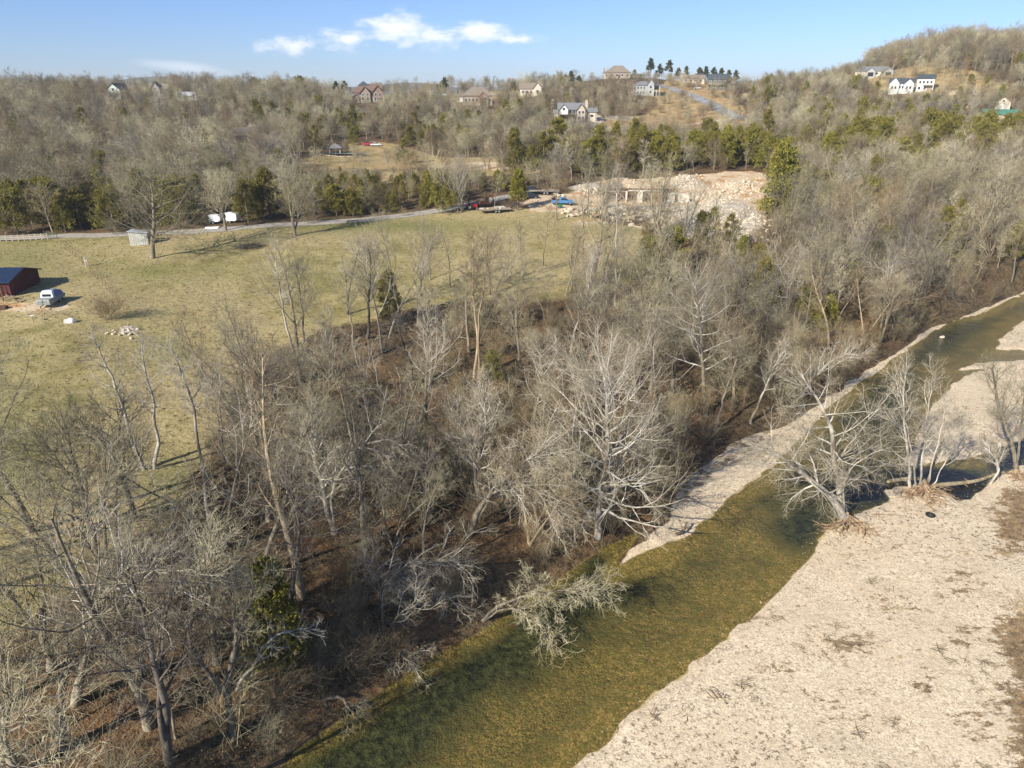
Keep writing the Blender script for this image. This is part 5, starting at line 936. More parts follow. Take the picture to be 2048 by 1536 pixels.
def gable(w, d, z, rise, ax, ov=.5, th=.2):
    m = MB()
    if ax == 'x': A = d / 2 + ov; B = w / 2 + ov; f = lambda a, b, c: (b, a, c)
    else: A = w / 2 + ov; B = d / 2 + ov; f = lambda a, b, c: (a, b, c)
    dr = rise * ov / (A - ov)
    for sg in (-1, 1):
        pts = [(sg * A, z - dr), (0, z + rise), (0, z + rise + th), (sg * A, z - dr + th)]
        vs = [f(a, -B, c) for a, c in pts] + [f(a, B, c) for a, c in pts]
        m.add(vs, [(0, 1, 2, 3), (7, 6, 5, 4), (0, 4, 5, 1), (1, 5, 6, 2), (2, 6, 7, 3), (3, 7, 4, 0)])
    return m
def hip(w, d, z, rise, ov=.5):
    W_, D_ = w / 2 + ov, d / 2 + ov; r = max(W_ - D_ * .95, .3); vs = [(-W_, -D_, z), (W_, -D_, z), (W_, D_, z), (-W_, D_, z), (-W_, -D_, z + .2), (W_, -D_, z + .2), (W_, D_, z + .2), (-W_, D_, z + .2), (-r, 0, z + rise), (r, 0, z + rise)]
    return MB().add(vs, [(3, 2, 1, 0), (0, 1, 5, 4), (1, 2, 6, 5), (2, 3, 7, 6), (3, 0, 4, 7), (4, 5, 9, 8), (5, 6, 9), (6, 7, 8, 9), (7, 4, 8)])
def house(name, label, cat, loc, rz, wings, wins=(), doors=(), chim=(), posts=(), decks=(), cw='cream', cr='roof_brown', trimc='trim'):
    root = base(name, label, cat, loc, rz)
    for wg in wings:
        x, y, w, d, h, kind, rise = wg[:7]; wm = M[wg[7] if len(wg) > 7 else cw]; rm = M[wg[8] if len(wg) > 8 else cr]; zb = wg[9] if len(wg) > 9 else -1.5
        b = MB().box(0, 0, zb, w, d, h - zb)
        if kind == 'gx': b.add([(-w / 2, -d / 2, h), (-w / 2, d / 2, h), (-w / 2, 0, h + rise * .98), (w / 2, -d / 2, h), (w / 2, d / 2, h), (w / 2, 0, h + rise * .98)], [(0, 1, 2), (3, 5, 4), (0, 3, 5, 2), (1, 2, 5, 4)]); rf = gable(w, d, h, rise, 'x')
        elif kind == 'gy': b.add([(-w / 2, -d / 2, h), (w / 2, -d / 2, h), (0, -d / 2, h + rise * .98), (-w / 2, d / 2, h), (w / 2, d / 2, h), (0, d / 2, h + rise * .98)], [(0, 1, 2), (3, 5, 4), (0, 2, 5, 3), (1, 4, 5, 2)]); rf = gable(w, d, h, rise, 'y')
        else: rf = hip(w, d, h, rise)
        b.mk('wall', wm, root, (x, y, 0)); rf.mk('roof', rm, root, (x, y, .02))
    for (x, y, z, w, h) in wins:
        f = MB().box(0, 0, 0, w + .24, .12, h + .24).mk('window', M[trimc], root, (x, y - .03, z - .12)); MB().box(0, 0, 0, w, .1, h).mk('pane', M['glass'], f, (0, -.04, .12))
    for (x, y, z, w, h, mm) in doors: MB().box(0, 0, 0, w, .14, h).mk('door', M[mm], root, (x, y - .05, z))  # some are dark slabs painting the shade inside porches and bays
    for (x, y, z, s, h, mm) in chim: MB().box(0, 0, 0, s, s, h).box(0, 0, h, s + .2, s + .2, .2).mk('chimney', M[mm], root, (x, y, z))
    for (x, y, z, w, d, mm) in decks: MB().box(0, 0, 0, w, d, .25).mk('deck', M[mm], root, (x, y, z))
    for (x, y, z, h, mm) in posts: MB().box(0, 0, 0, .25, .25, h).mk('post', M[mm], root, (x, y, z))
    return root
def row(x0, x1, n, y, z, w, h): return [(x0 + (x1 - x0) * i / max(n - 1, 1), y, z, w, h) for i in range(n)]
# --- houses, left to right along the ridge
p, r = face(238, 196, 462); house('house', 'pale green gabled house with a dark roof high on the left hillside', 'house', p, r - .5, [(0, 0, 8, 10, 5.2, 'gy', 3.4, 'green_siding', 'roof_dark'), (-5, -1, 5, 7, 3.6, 'gy', 2.4, 'white', 'roof_dark')], [(-1.8, -5, 1, 1.2, 1.5), (1.8, -5, 1, 1.2, 1.5), (0, -5, 4.6, 1.2, 1.4), (-5, -4.5, 1, 1.4, 1.4)])
p, r = face(322, 190, 470); house('house', 'grey steep gabled house behind trees right of the pale green house', 'house', p, r - .3, [(0, 0, 11, 9, 4.6, 'gx', 3.2, 'grey_siding', 'roof_tan'), (-1, -3.5, 5, 5, 5, 'gy', 4.0, 'grey_siding', 'roof_tan')], [(-1, -6, 1, 1.3, 1.5), (-1, -6, 4.4, 1.2, 1.4), (4, -4.5, 1.2, 1.4, 1.4)])
p, r = face(375, 209, 440); house('house', 'low white house with two small pale gables on the left hillside', 'house', p, r, [(0, 0, 9, 6, 2.6, 'gx', 1.8, 'white', 'roof_pale'), (-3, -2.6, 3, 3, 2.6, 'gy', 1.4, 'white', 'roof_pale'), (4, -2.6, 2.6, 3, 2.4, 'gy', 1.2, 'white', 'roof_pale')], [(-3, -4.1, .8, 1, 1.1), (4, -4.1, .8, .9, 1.1)])
p, r = face(490, 285, 330); house('cottage', 'brown cottage with one long pale slanting roof hidden in the left hillside wood', 'cottage', p, r + .5, [(0, 0, 12, 7, 3.4, 'gx', 2.8, 'brick2', 'roof_tan'), (6, 2, 5, 5, 4.4, 'gy', 2.4, 'brick2', 'roof_tan')], row(-4, 3, 3, -3.5, 1, 1.3, 1.3))
p, r = face(545, 292, 322); house('cottage', 'low dark cottage with a grey roof beside the slanting roofed cottage', 'cottage', p, r, [(0, 0, 13, 7, 2.9, 'gx', 2.2, 'brick2', 'roof_grey'), (3, -3, 4, 3, 2.9, 'gy', 1.6, 'cream', 'roof_tan')], row(-5, 0, 3, -3.5, .9, 1.4, 1.3) + [(3, -4.5, .9, 1.2, 1.3)], [(5.6, -3.5, 0, 1, 2.1, 'dwood')])
p, r = face(738, 203, 455); house('brick_house', 'large tan brick house with steep brown roofs and a dark tower roof on the ridge', 'house', p, r, [(0, 3, 17, 9, 5.8, 'hip', 4.2, 'brick', 'roof_brown'), (-7, -1, 4.6, 6, 5.0, 'hip', 2.2, 'brick', 'roof_brown'), (-2, -3.0, 6, 5, 4.8, 'gy', 3.6, 'brick', 'roof_brown'), (5.4, -1.5, 6.5, 6, 5.2, 'gy', 3.6, 'brick2', 'roof_brown'), (-2.5, 5, 6, 6, 8.8, 'hip', 2.6, 'brick', 'roof_dark'), (-7.5, -4.5, 4, 3, 2.6, 'gy', 1.6, 'brick', 'roof_brown')],
    row(-3.6, -.6, 2, -5.5, 1, 1.3, 1.7) + row(-3.3, -.8, 2, -5.5, 3.6, 1, 1.1) + [(-7, -4.2, 3.2, 1.6, 1.2)] + row(3.8, 7, 3, -4.5, .8, 1.1, 1.8) + row(4.2, 6.6, 2, -4.5, 3.4, 1.1, 1.4), [(1.8, -1.55, 0, 1.2, 2.4, 'dwood')], [(7.6, 4, 6, 1.3, 4.6, 'brick2')], [(2.6, -4.6, 0, 2.8, 'trim'), (8.8, -4.9, 0, 2.8, 'trim')])
p, r = face(955, 194, 440); house('brick_house', 'wide brick house with a big tan hipped roof and a dark arched porch', 'house', p, r, [(0, 2, 17, 11, 4.6, 'hip', 4.6, 'brick', 'roof_tan'), (3.2, -3.2, 5, 3, 4.2, 'gy', 2.4, 'brick2', 'roof_tan', 1.2)], row(-6.6, -.6, 4, -3.5, 1.4, 1.2, 1.9) + [(7, -3.5, 1.4, 1.2, 1.8)], [(3.2, -4.74, -.6, 3.4, 4.2, 'shade')], [(-3, 3, 8, 1.2, 1.8, 'brick2')], [(.9, -4.9, -1, 3.4, 'trim'), (5.5, -4.9, -1, 3.4, 'trim')], [(3.2, -5, -.9, 6, 2, 'conc')])
p, r = face(922, 192, 452); house('garage', 'small tan flat fronted garage left of the hipped brick house', 'garage', p, r, [(0, 0, 6, 6, 2.8, 'gx', 1.2, 'cream', 'roof_tan')], [(-1.6, -3, 1, .9, .9)], [(1, -3, 0, 2.6, 2.2, 'trim')])
p, r = face(1062, 178, 480); house('house', 'pale gabled house half hidden by trees right of the hipped brick house', 'house', p, r, [(0, 0, 14, 8, 4, 'gx', 3, 'cream', 'roof_tan'), (4, -3, 5, 4, 4.4, 'gy', 3, 'cream', 'roof_tan')], row(-5, 0, 3, -4, 1.2, 1.2, 1.5) + [(4, -5, 1.4, 1.3, 1.7)])
p, r = face(1235, 158, 560); house('house', 'long house with a high tan hipped roof alone on the middle skyline', 'house', p, r, [(0, 0, 17, 11, 3.6, 'hip', 4.8, 'brick', 'roof_tan'), (-6, 1, 9, 10, 3.2, 'hip', 2.8, 'cream', 'roof_tan')], row(-8, 7, 5, -5.5, 1.2, 1.5, 1.4), [(1, -5.5, 0, 1.2, 2.2, 'dwood')], [(-10, 3, 2, 1.0, 4.5, 'brick2')])
p, r = face(1291, 184, 480); house('house', 'grey two storey house with a pillared dark porch gable beside the hill road', 'house', p, r, [(-2, 1, 12, 9, 5.2, 'hip', 2.6, 'grey_siding', 'roof_grey'), (3, -2, 4, 6, 6.2, 'gy', 2.6, 'grey_siding', 'roof_grey'), (6.6, -1.5, 4.2, 6, 5.2, 'gy', 2.4, 'dark_wall', 'roof_grey', 2.8)],
    row(-6.6, -1, 4, -3.5, 3.3, 1, 1.3) + row(-6.6, -1, 4, -3.5, .6, 1, 1.3) + [(3, -5, 3.6, 1.2, 1.6), (3, -5, .8, 1.2, 1.6)], [(6.6, -4.5, 2.9, 2.4, 2.2, 'shade')], [], [(4.8, -6, -1, 6, 'trim'), (6.6, -6, -1, 3.7, 'trim'), (8.5, -6, -1, 6, 'trim')], [(6.8, -5.2, 2.6, 4.6, 2.4, 'wood')])
p, r = face(1386, 170, 545); house('house', 'low tan house half hidden by the skyline pines', 'house', p, r, [(0, 0, 15, 8, 3, 'gx', 2.2, 'cream', 'roof_tan')], row(-5, 5, 4, -4, 1, 1.3, 1.3))
p, r = face(1432, 194, 500); house('house', 'dark sided two storey house below the skyline pines right of the hill road', 'house', p, r, [(0, 0, 12, 9, 6, 'gx', 3, 'dark_wall', 'roof_dark'), (8, 0, 6, 7, 3, 'gx', 1.8, 'cream', 'roof_tan')], row(-4.5, 4.5, 4, -4.5, 3.6, 1.1, 1.5) + row(-4.5, 4.5, 4, -4.5, .8, 1.1, 1.5), [], [], [(-5.8, -6, -1.5, 4.4, 'wood'), (0, -6, -1.5, 4.4, 'wood'), (5.8, -6, -1.5, 4.4, 'wood')], [(0, -5.4, 2.8, 12, 2, 'wood')])
p, r = face(1145, 242, 390); house('farmhouse', 'white and stone farmhouse with grey gables, a tall chimney and a dark balcony porch', 'house', p, r, [(-1, 2, 13, 8, 5.4, 'gx', 2.8, 'dark_wall', 'roof_grey'), (-4.6, -1.6, 4.4, 4, 5.2, 'gy', 2.4, 'white', 'roof_grey', 2.9), (4.2, -1.6, 4.2, 4.6, 5.2, 'gy', 2.6, 'stonew', 'roof_grey'), (9.8, 1, 4.8, 5, 4.2, 'gx', 1.6, 'cream', 'roof_grey'), (-8.4, 2, 2.4, 5, 3.4, 'gx', 1.3, 'cream', 'roof_grey')],
    [(-4.6, -3.6, 4.9, 1.1, 1.2)] + row(-5.4, .8, 4, -2, 3.2, 1.1, 1.6) + row(3.4, 5.2, 2, -3.9, .4, 1.1, 1.6) + row(3.4, 5.2, 2, -3.9, 3.3, 1, 1.3) + [(9.8, -1.5, 1.6, 1.6, 1.2)], [(-5, -2.1, -.3, 1.6, 2.2, 'shade'), (-1.2, -2.1, -.3, 3.2, 2.2, 'shade')], [(6.9, 1, 4.5, 1.3, 5, 'stonew')], [(-6.7, -4.4, -1, 6, 'dwood'), (-3.2, -4.4, -1, 3.8, 'dwood'), (.3, -4.4, -1, 6, 'dwood'), (8, -2.4, -1, 4.6, 'dwood'), (11.8, -2.4, -1, 4.6, 'dwood')], [(-3.2, -3.4, 2.5, 7.4, 2.2, 'dwood')])
p, r = face(1165, 265, 362); house('stable', 'low grey roofed stable with dark brown doors below the farmhouse', 'stable', p, r, [(0, 0, 14, 7, 2.4, 'gx', 1.8, 'brick2', 'roof_grey')], [], [(3.2, -3.5, -.4, 2.2, 2.3, 'dwood'), (5.6, -3.5, -.4, 1.4, 2.3, 'trim')])
p, r = face(1747, 156, 465); house('ranch_house', 'long low grey house with two dark bays under the wooded hill on the right', 'house', p, r, [(0, 0, 21, 8, 2.8, 'hip', 2.8, 'cream', 'roof_grey'), (-2, -3.2, 5, 4, 2.8, 'gy', 2, 'grey_siding', 'roof_grey'), (7.6, -3.2, 5, 4, 2.8, 'gy', 2, 'grey_siding', 'roof_grey')], row(1.4, 4.4, 2, -4, 1, 1.2, 1.2), [(-2, -5.2, 0, 3, 2.2, 'shade'), (7.6, -5.2, 0, 3, 2.2, 'shade')])
p, r = face(1822, 184, 410); house('white_house', 'bright white two winged house with dark roofs on the right hillside', 'house', p, r, [(-5, 0, 12, 8, 4.2, 'gx', 2.2, 'white', 'roof_dark'), (-8.6, -3, 4.6, 4, 4.2, 'gy', 2.6, 'white', 'roof_dark'), (-1.6, -3, 4.6, 4, 4.0, 'gy', 2.2, 'white', 'roof_dark'), (6, 2, 8, 8, 6.4, 'gx', 1.8, 'white', 'roof_dark')],
    row(-9.4, -7.8, 2, -5, 1.2, .9, 1.4) + row(-2.4, -.8, 2, -5, 1.2, .9, 1.4) + row(-5.8, -4.4, 2, -4, 1.4, .8, 1.4) + row(3.4, 8.6, 4, -2, 3.9, .9, 1.3) + row(3.4, 6, 2, -2, 1, 1.1, 1.4), [(8.2, -2.05, 0, 2.4, 2.3, 'brick')], [], [(9.8, -4.2, -1, 4, 'trim')], [(7.6, -3.2, 3, 5, 2.2, 'wood')])
p, r = face(1832, 119, 560); house('house', 'grey many gabled house on top of the wooded hill at the right', 'house', p, r, [(0, 0, 16, 8, 5, 'gx', 3, 'grey_siding', 'roof_grey'), (-5, -3, 4.6, 4, 5, 'gy', 3.4, 'cream', 'roof_grey'), (4, -3, 5, 4, 5.5, 'gy', 3.8, 'cream', 'roof_grey')], [(-5, -5, 1, 1.5, 1.6), (-5, -5, 3.8, 1.2, 1.4), (4, -5, 1, 1.7, 1.8), (4, -5, 4, 1.4, 1.4)])
p, r = face(1998, 243, 330); house('shed', 'large shed with a low green metal roof among cedars at the right edge', 'shed', p, r, [(0, 0, 13, 8, 2.8, 'gx', 1.8, 'cream', 'roof_green')], [], [(-2, -4, 0, 3, 2.4, 'wood')])
p, r = face(2000, 233, 352); house('garage', 'small pale roofed garage just behind the green roofed shed', 'garage', p, r, [(0, 0, 6, 6, 3.2, 'gy', 2, 'cream', 'roof_tan')], [(0, -3, 3.2, .9, .8)], [(0, -3, 0, 2.6, 2.2, 'trim')])
# --- left pasture: barn, run-in shed
p = hit(-52, 594); b = house('barn', 'dark red barn with a blue metal roof cut by the left edge', 'barn', p, .05, [(0, 4, 13.5, 9, 2.7, 'gx', 1.3, 'redbarn', 'roof_blue')], [], [], posts=[(x, -2.6, -.2, 2.7, 'dwood') for x in (-4, -1.3, 1.4, 4.1, 6.6)])
for k_ in range(20): MB().box(0, 0, 0, .06, .05, 2.6).mk('batten', M['redbarn'], b, (-6.4 + k_ * .66, -.53, 0))
p = hit(283, 487); s = base('run_in_shed', 'small pale grey lean-to shed beside the big walnut in the pasture', 'shed', p, .18)
MB().prof([(-1.9, -.2), (1.9, -.2), (1.9, 2.5), (-1.9, 2.9)], -1.4, 1.4).mk('wall', mt('weathered_grey_boards', (.42, .42, .38), .85, .15, 2), s)
MB().add([(-2.1, -1.7, 2.93), (2.1, -1.7, 2.5), (2.1, 1.7, 2.5), (-2.1, 1.7, 2.93), (-2.1, -1.7, 3.03), (2.1, -1.7, 2.6), (2.1, 1.7, 2.6), (-2.1, 1.7, 3.03)], [(3, 2, 1, 0), (4, 5, 6, 7), (0, 1, 5, 4), (1, 2, 6, 5), (2, 3, 7, 6), (3, 0, 4, 7)]).mk('roof', M['roof_pale'], s)
for k_ in range(8): MB().box(0, 0, 0, .05, .04, 2.4).mk('batten', M['trim'], s, (-1.7 + k_ * .48, -1.42, 0))
MB().box(0, 0, 0, .06, 1.2, 2.1).mk('door', M['roof_grey'], s, (1.93, 0, 0))

# --- vehicles
def wheel(root, x, y, r, w=.24):
    t = MB().cyl((0, -w / 2, 0), (0, w / 2, 0), r, 16).mk('wheel', M['black'], root, (x, y, r)); MB().cyl((0, -w / 2 - .012, 0), (0, w / 2 + .012, 0), r * .58, 12).mk('rim', M['chrome'], t)
def pickup(loc, rz, label, paint='blue_paint'):
    r = base('pickup_truck', label, 'pickup', loc, rz); P_ = M[paint]
    MB().prof([(-2.85, .45), (2.6, .42), (2.9, .55), (2.92, .95), (2.75, 1.12), (1.35, 1.18), (.9, 1.22), (-2.88, 1.22), (-2.9, .6)], -.95, .95).mk('body', P_, r, bev=.05)
    MB().prof([(-.75, 1.2), (1.45, 1.16), (.75, 1.80), (.45, 1.86), (-.45, 1.86), (-.72, 1.78)], -.86, .86, .12).mk('cab', P_, r, bev=.04)
    MB().box(-1.82, 0, 1.20, 1.95, 1.55, .035).mk('bed_floor', M['black'], r)
    for sg in (-1, 1):
        MB().prof([(-.55, 1.26), (.25, 1.26), (.25, 1.74), (-.42, 1.74)], sg * .875 - .01, sg * .875 + .01).mk('side_window', M['glass'], r)
        MB().prof([(.33, 1.26), (1.18, 1.24), (.72, 1.70), (.33, 1.74)], sg * .875 - .01, sg * .875 + .01).mk('side_window', M['glass'], r)
        for x in (-1.75, 1.85): wheel(r, x, sg * .86, .40)
        MB().box(2.93, sg * .72, .78, .04, .34, .2).mk('headlight', M['trim'], r); MB().box(-2.92, sg * .82, .8, .04, .16, .34).mk('tail_light', M['red_paint'], r); MB().box(1.05, sg * 1.04, 1.18, .14, .18, .2).mk('wing_mirror', M['black'], r)
    MB().add([(1.44, -.74, 1.2), (1.44, .74, 1.2), (.8, .66, 1.77), (.8, -.66, 1.77), (1.47, -.74, 1.22), (1.47, .74, 1.22), (.83, .66, 1.79), (.83, -.66, 1.79)], [(3, 2, 1, 0), (4, 5, 6, 7), (0, 1, 5, 4), (1, 2, 6, 5), (2, 3, 7, 6), (3, 0, 4, 7)]).mk('windscreen', M['glass'], r)
    MB().box(2.97, 0, .45, .14, 1.8, .22).mk('bumper', M['chrome'], r); MB().box(-2.97, 0, .5, .12, 1.7, .16).mk('bumper', M['chrome'], r); return r
def car(loc, rz, label, paint, suv=False, name='parked_car', group=None):
    r = base(name, label, 'car', loc, rz, group); h = .25 if suv else 0
    MB().prof([(-2.2, .38), (2.15, .36), (2.28, .6), (2.1, .86 + h * .4), (1.0, .98 + h), (-2.1, 1.0 + h), (-2.28, .8)], -.88, .88).mk('body', M[paint], r, bev=.06)
    MB().prof([(-2.0 if suv else -1.6, .98 + h), (1.05, .97 + h), (.35, 1.42 + h), (-.9, 1.46 + h), (-1.75 if suv else -1.35, 1.3 + h)], -.78, .78, .14).mk('glasshouse', M['glass'], r, bev=.02)
    MB().prof([(-1.55 if suv else -1.15, 1.42 + h), (.25, 1.42 + h), (.1, 1.5 + h), (-1.35 if suv else -.9, 1.5 + h)], -.62, .62).mk('roof_panel', M[paint], r)
    for sg in (-1, 1):
        for x in (-1.4, 1.4): wheel(r, x, sg * .82, .33)
        MB().box(2.22, sg * .62, .62, .05, .3, .15).mk('headlight', M['trim'], r)
    return r
p = hit(1125, 409); pickup(p, .08, 'light blue crew cab pickup parked at the edge of the construction site')
pile = base('cargo_pile', 'dark cargo heaped in the bed of the blue pickup', 'cargo', (p[0] - 2.4, p[1] - .1, p[2] + 1.24), .08)
MB().box(0, 0, 0, .8, 1.2, .55, .2).mk('crate', M['dark_paint'], pile); MB().box(.1, .1, .56, .5, .6, .3, .6).mk('sack', M['rust'], pile)
p = hit(735, 291); car(p, .05, 'small red car parked at the far end of the hillside clearing', 'red_paint')
p = hit(752, 292); car(p, .2, 'pale car parked beside the red car on the clearing', 'white_paint')
p = hit(1060, 397); car(p, .25, 'dark car parked on the gravel behind the lone cedar', 'dark_paint', True)
p = hit(1068, 385); car(p, .1, 'dark blue vehicle standing behind the flat trailer', 'dark_paint', True)
p = hit(892, 192); car(p, .3, 'white vehicle parked on the ridge left of the small tan garage', 'white_paint', True)
p = hit(1395, 178); car(p, 0, 'pale car parked on the dark lot left of the dark sided house', 'white_paint')
def van_trailer(loc, rz, label, L_=5.2, h=2.4):
    r = base('enclosed_trailer', label, 'trailer', loc, rz)
    MB().prof([(-L_ / 2, .55), (L_ / 2 - .5, .55), (L_ / 2, .9), (L_ / 2, h - .3), (L_ / 2 - .4, h), (-L_ / 2, h)], -1.05, 1.05).mk('body', M['white_paint'], r, bev=.04)
    for x in (-1.2, -.4):
        for sg in (-1, 1): wheel(r, x, sg * .96, .33)
    MB().bar((L_ / 2, 0, .6), (L_ / 2 + 1.1, 0, .55), .1).mk('drawbar', M['steel'], r); MB().box(-1.6, -1.07, 1.3, .9, .03, .7).mk('window', M['glass'], r); MB().box(.6, -1.07, .8, .8, .03, 1.4).mk('door', M['trim'], r)
van_trailer(hit(432, 447), .1, 'white box trailer parked in the trees left of the road tree', 2.8, 2.1); van_trailer(hit(467, 445), -.2, 'white camper trailer with a dark window in the trees right of the road tree', 3.2, 2.4)
p = hit(425, 457); t = base('rowing_boat', 'low white upturned boat on the verge of the gravel road', 'boat', p, .1); MB().prof([(-1.6, 0), (1.2, 0), (1.7, .4), (-1.6, .35)], -.6, .6, .2).mk('hull', M['white_paint'], t, bev=.06); MB().bar((-.3, -.55, .48), (-.3, .55, .48), .2, .05).mk('seat', M['wood'], t)
def trailer(loc, rz, label, L_=8., goose=False):
    r = base('flatbed_trailer', label, 'trailer', loc, rz)
    for k_ in range(9): MB().box(0, 0, 0, L_, .25, .06).mk('plank', M['wood'], r, (0, -1.12 + k_ * .28, .92))
    f = MB()
    for sg in (-1, 1): f.bar((-L_ / 2, sg * 1.25, .86), (L_ / 2, sg * 1.25, .86), .1, .16)
    for k_ in range(6): f.bar((-L_ / 2 + k_ * L_ / 5, -1.22, .80), (-L_ / 2 + k_ * L_ / 5, 1.22, .80), .08, .1)
    f.mk('frame', M['steel'], r); hx = L_ / 2
    if goose: MB().bar((hx, 0, .95), (hx + 1.2, 0, 2.0), .25).bar((hx + 1.2, 0, 2.0), (hx + 2.2, 0, 2.05), .25).bar((hx + 2.2, 0, 2.1), (hx + 2.3, 0, 1.1), .16).mk('gooseneck', M['dark_paint'], r)
    else: MB().bar((-hx, -.5, .8), (-hx - 1.5, 0, .65), .1).bar((-hx, .5, .8), (-hx - 1.5, 0, .65), .1).mk('drawbar', M['steel'], r)
    for x in (0, .85):
        for sg in (-1, 1): wheel(r, x, sg * 1.1, .40)
    if goose:
        for k_, (x, y, w, l) in enumerate([(-2.2, .2, .5, 3.5), (-.6, -.4, .7, 2.4), (1.2, .2, .9, 2.6), (-1, .5, .3, 4), (2, -.3, .5, 1.8)]): tag(MB().box(0, 0, 0, l, w, .25 + .1 * (k_ % 3)).mk('lumber_stack', M['wood' if k_ % 2 else 'conc'], None, (loc[0] + x * cos(rz) - y * sin(rz), loc[1] + x * sin(rz) + y * cos(rz), loc[2] + 1.0), rz + .1 * k_),
            ['longest board stack on the left of the loaded trailer', 'short pale stack at the middle front of the loaded trailer', 'pale block stack right of centre on the loaded trailer', 'narrow long boards along the back of the loaded trailer', 'small pale stack at the hitch end of the loaded trailer'][k_], 'lumber', 'loads on the flatbed trailer')
    return r
trailer(hit(990, 425), .22, 'gooseneck flatbed trailer loaded with boards, parked right of the red tractor', 8.2, True)
trailer(hit(1088, 388), .02, 'empty flatbed trailer parked on the gravel left of the rubble heap', 8.5)
p = hit(944, 419); t = base('tractor', 'small red tractor parked on the grass left of the loaded trailer', 'tractor', p, .2)
MB().prof([(.1, .7), (1.5, .65), (1.6, 1.1), (1.4, 1.35), (.1, 1.4)], -.35, .35).mk('bonnet', M['red_paint'], t, bev=.05); MB().prof([(-1.3, .8), (.1, .7), (.1, 1.2), (-.9, 1.35), (-1.4, 1.3)], -.65, .65).mk('fender', M['red_paint'], t, bev=.05); MB().box(-.6, 0, 1.3, .5, .5, .15).box(-.85, 0, 1.4, .12, .5, .5).mk('seat', M['black'], t)
MB().bar((-.95, -.5, 1.3), (-.95, -.5, 2.3), .08).bar((-.95, .5, 1.3), (-.95, .5, 2.3), .08).bar((-.95, -.5, 2.3), (-.95, .5, 2.3), .08).mk('roll_bar', M['black'], t)
for sg in (-1, 1): wheel(t, -.8, sg * .85, .68, .36); wheel(t, 1.15, sg * .65, .36, .22)
p = hit(968, 414); t = base('excavator', 'brown tracked digger standing behind the red tractor', 'digger', p, .5)
for sg in (-1, 1): MB().prof([(-1.5, .1), (1.5, .1), (1.75, .4), (1.5, .75), (-1.5, .75), (-1.75, .4)], sg * .95 - .25, sg * .95 + .25).mk('track', M['black'], t, bev=.06)
MB().prof([(-1.5, .85), (1.2, .85), (1.2, 1.6), (-1.5, 1.7)], -1, 1).mk('body', M['rust'], t, bev=.06); MB().prof([(-.2, 1.6), (1.1, 1.6), (1., 2.6), (0, 2.7)], -.95, .1).mk('cab', M['dwood'], t, bev=.04); MB().bar((1, .5, 1.5), (2.3, .5, 3.1), .3).bar((2.3, .5, 3.1), (3.2, .5, 1.6), .24).mk('boom', M['rust'], t); MB().prof([(2.9, 1.7), (3.5, 1.6), (3.4, .9), (2.8, .8)], .15, .85).mk('bucket', M['steel'], t)
p = hit(1120, 416); t = base('compactor', 'small green machine standing in front of the pickup', 'machine', p, .3); MB().box(0, 0, .3, 1.2, .7, .6).mk('engine', M['green_p'], t, bev=.06); MB().bar((.5, 0, .8), (1.2, 0, 1.3), .07).mk('handle', M['black'], t); MB().cyl((-.4, -.4, .3), (-.4, .4, .3), .3).mk('drum', M['steel'], t)
p = at_y(1926, 234, 348); p[2] = zt(p[0], p[1]); t = base('yellow_digger', 'yellow digger among trees left of the green roofed shed', 'digger', p, .6)
MB().box(0, 0, .1, 3.2, 2.2, .7).mk('track', M['black'], t, bev=.1); MB().box(-.2, 0, .85, 2.8, 2, 1.1).mk('body', M['yellow'], t, bev=.06); MB().box(.2, -.4, 1.95, 1.1, 1, 1.1).mk('cab', M['glass'], t, bev=.05); MB().bar((1, .4, 1.5), (3, .4, 3.8), .35).bar((3, .4, 3.8), (4.3, .4, 1.8), .28).mk('boom', M['yellow'], t)

# covered vehicle on the left
p = hit(106, 606); t = base('covered_boat_trailer', 'boat on a trailer wrapped in grey canvas with blue and white tarps over its top', 'covered trailer', p, radians(96))
MB().prof([(-3.0, .45), (2.0, .55), (2.6, 1.0), (2.0, 1.25), (-2.9, 1.35), (-3.05, .9)], -1.15, 1.15, .14).mk('canvas_cover', M['canvas'], t, bev=.10)
MB().prof([(-1.3, 1.30), (2.3, 1.22), (1.7, 1.9), (.6, 2.25), (-.6, 2.3), (-1.2, 1.95)], -1.0, 1.0, .3).mk('blue_tarp', M['tarp_blue'], t, bev=.14)
MB().prof([(-1.42, 1.25), (-1.0, 1.25), (-.3, 2.34), (-.95, 2.36), (-1.35, 1.95)], -1.06, 1.06, .3).mk('white_tarp', M['tarp_white'], t, bev=.08); MB().box(-1.44, 0, 1.5, .06, 1.3, .38).mk('gap', M['shade'], t)
MB().bar((-3.08, 0, .6), (-3.02, 0, 1.38), .04).bar((-3.06, -.7, 1.0), (-3.06, .7, 1.0), .04).mk('strap', M['black'], t); MB().bar((-3, 0, .5), (-4.1, 0, .45), .1).bar((-4.0, 0, .1), (-4.0, 0, .6), .08).mk('drawbar', M['steel'], t)
for sg in (-1, 1): wheel(t, .4, sg * 1.0, .34)
p = hit(143, 645); t = base('dog_kennel', 'white plastic igloo kennel with a dark opening on the grass', 'kennel', p, -2.7)
n_ = 10; dv = []; df = []
for j in range(5):
    a = j / 4 * pi / 2
    for k_ in range(n_): dv.append((.75 * cos(a) * cos(k_ * 2 * pi / n_) if j < 4 else 0.02 * cos(k_), .62 * cos(a) * sin(k_ * 2 * pi / n_), .72 * sin(a)))
for j in range(4): df += [(j * n_ + k_, j * n_ + (k_ + 1) % n_, (j + 1) * n_ + (k_ + 1) % n_, (j + 1) * n_ + k_) for k_ in range(n_)]
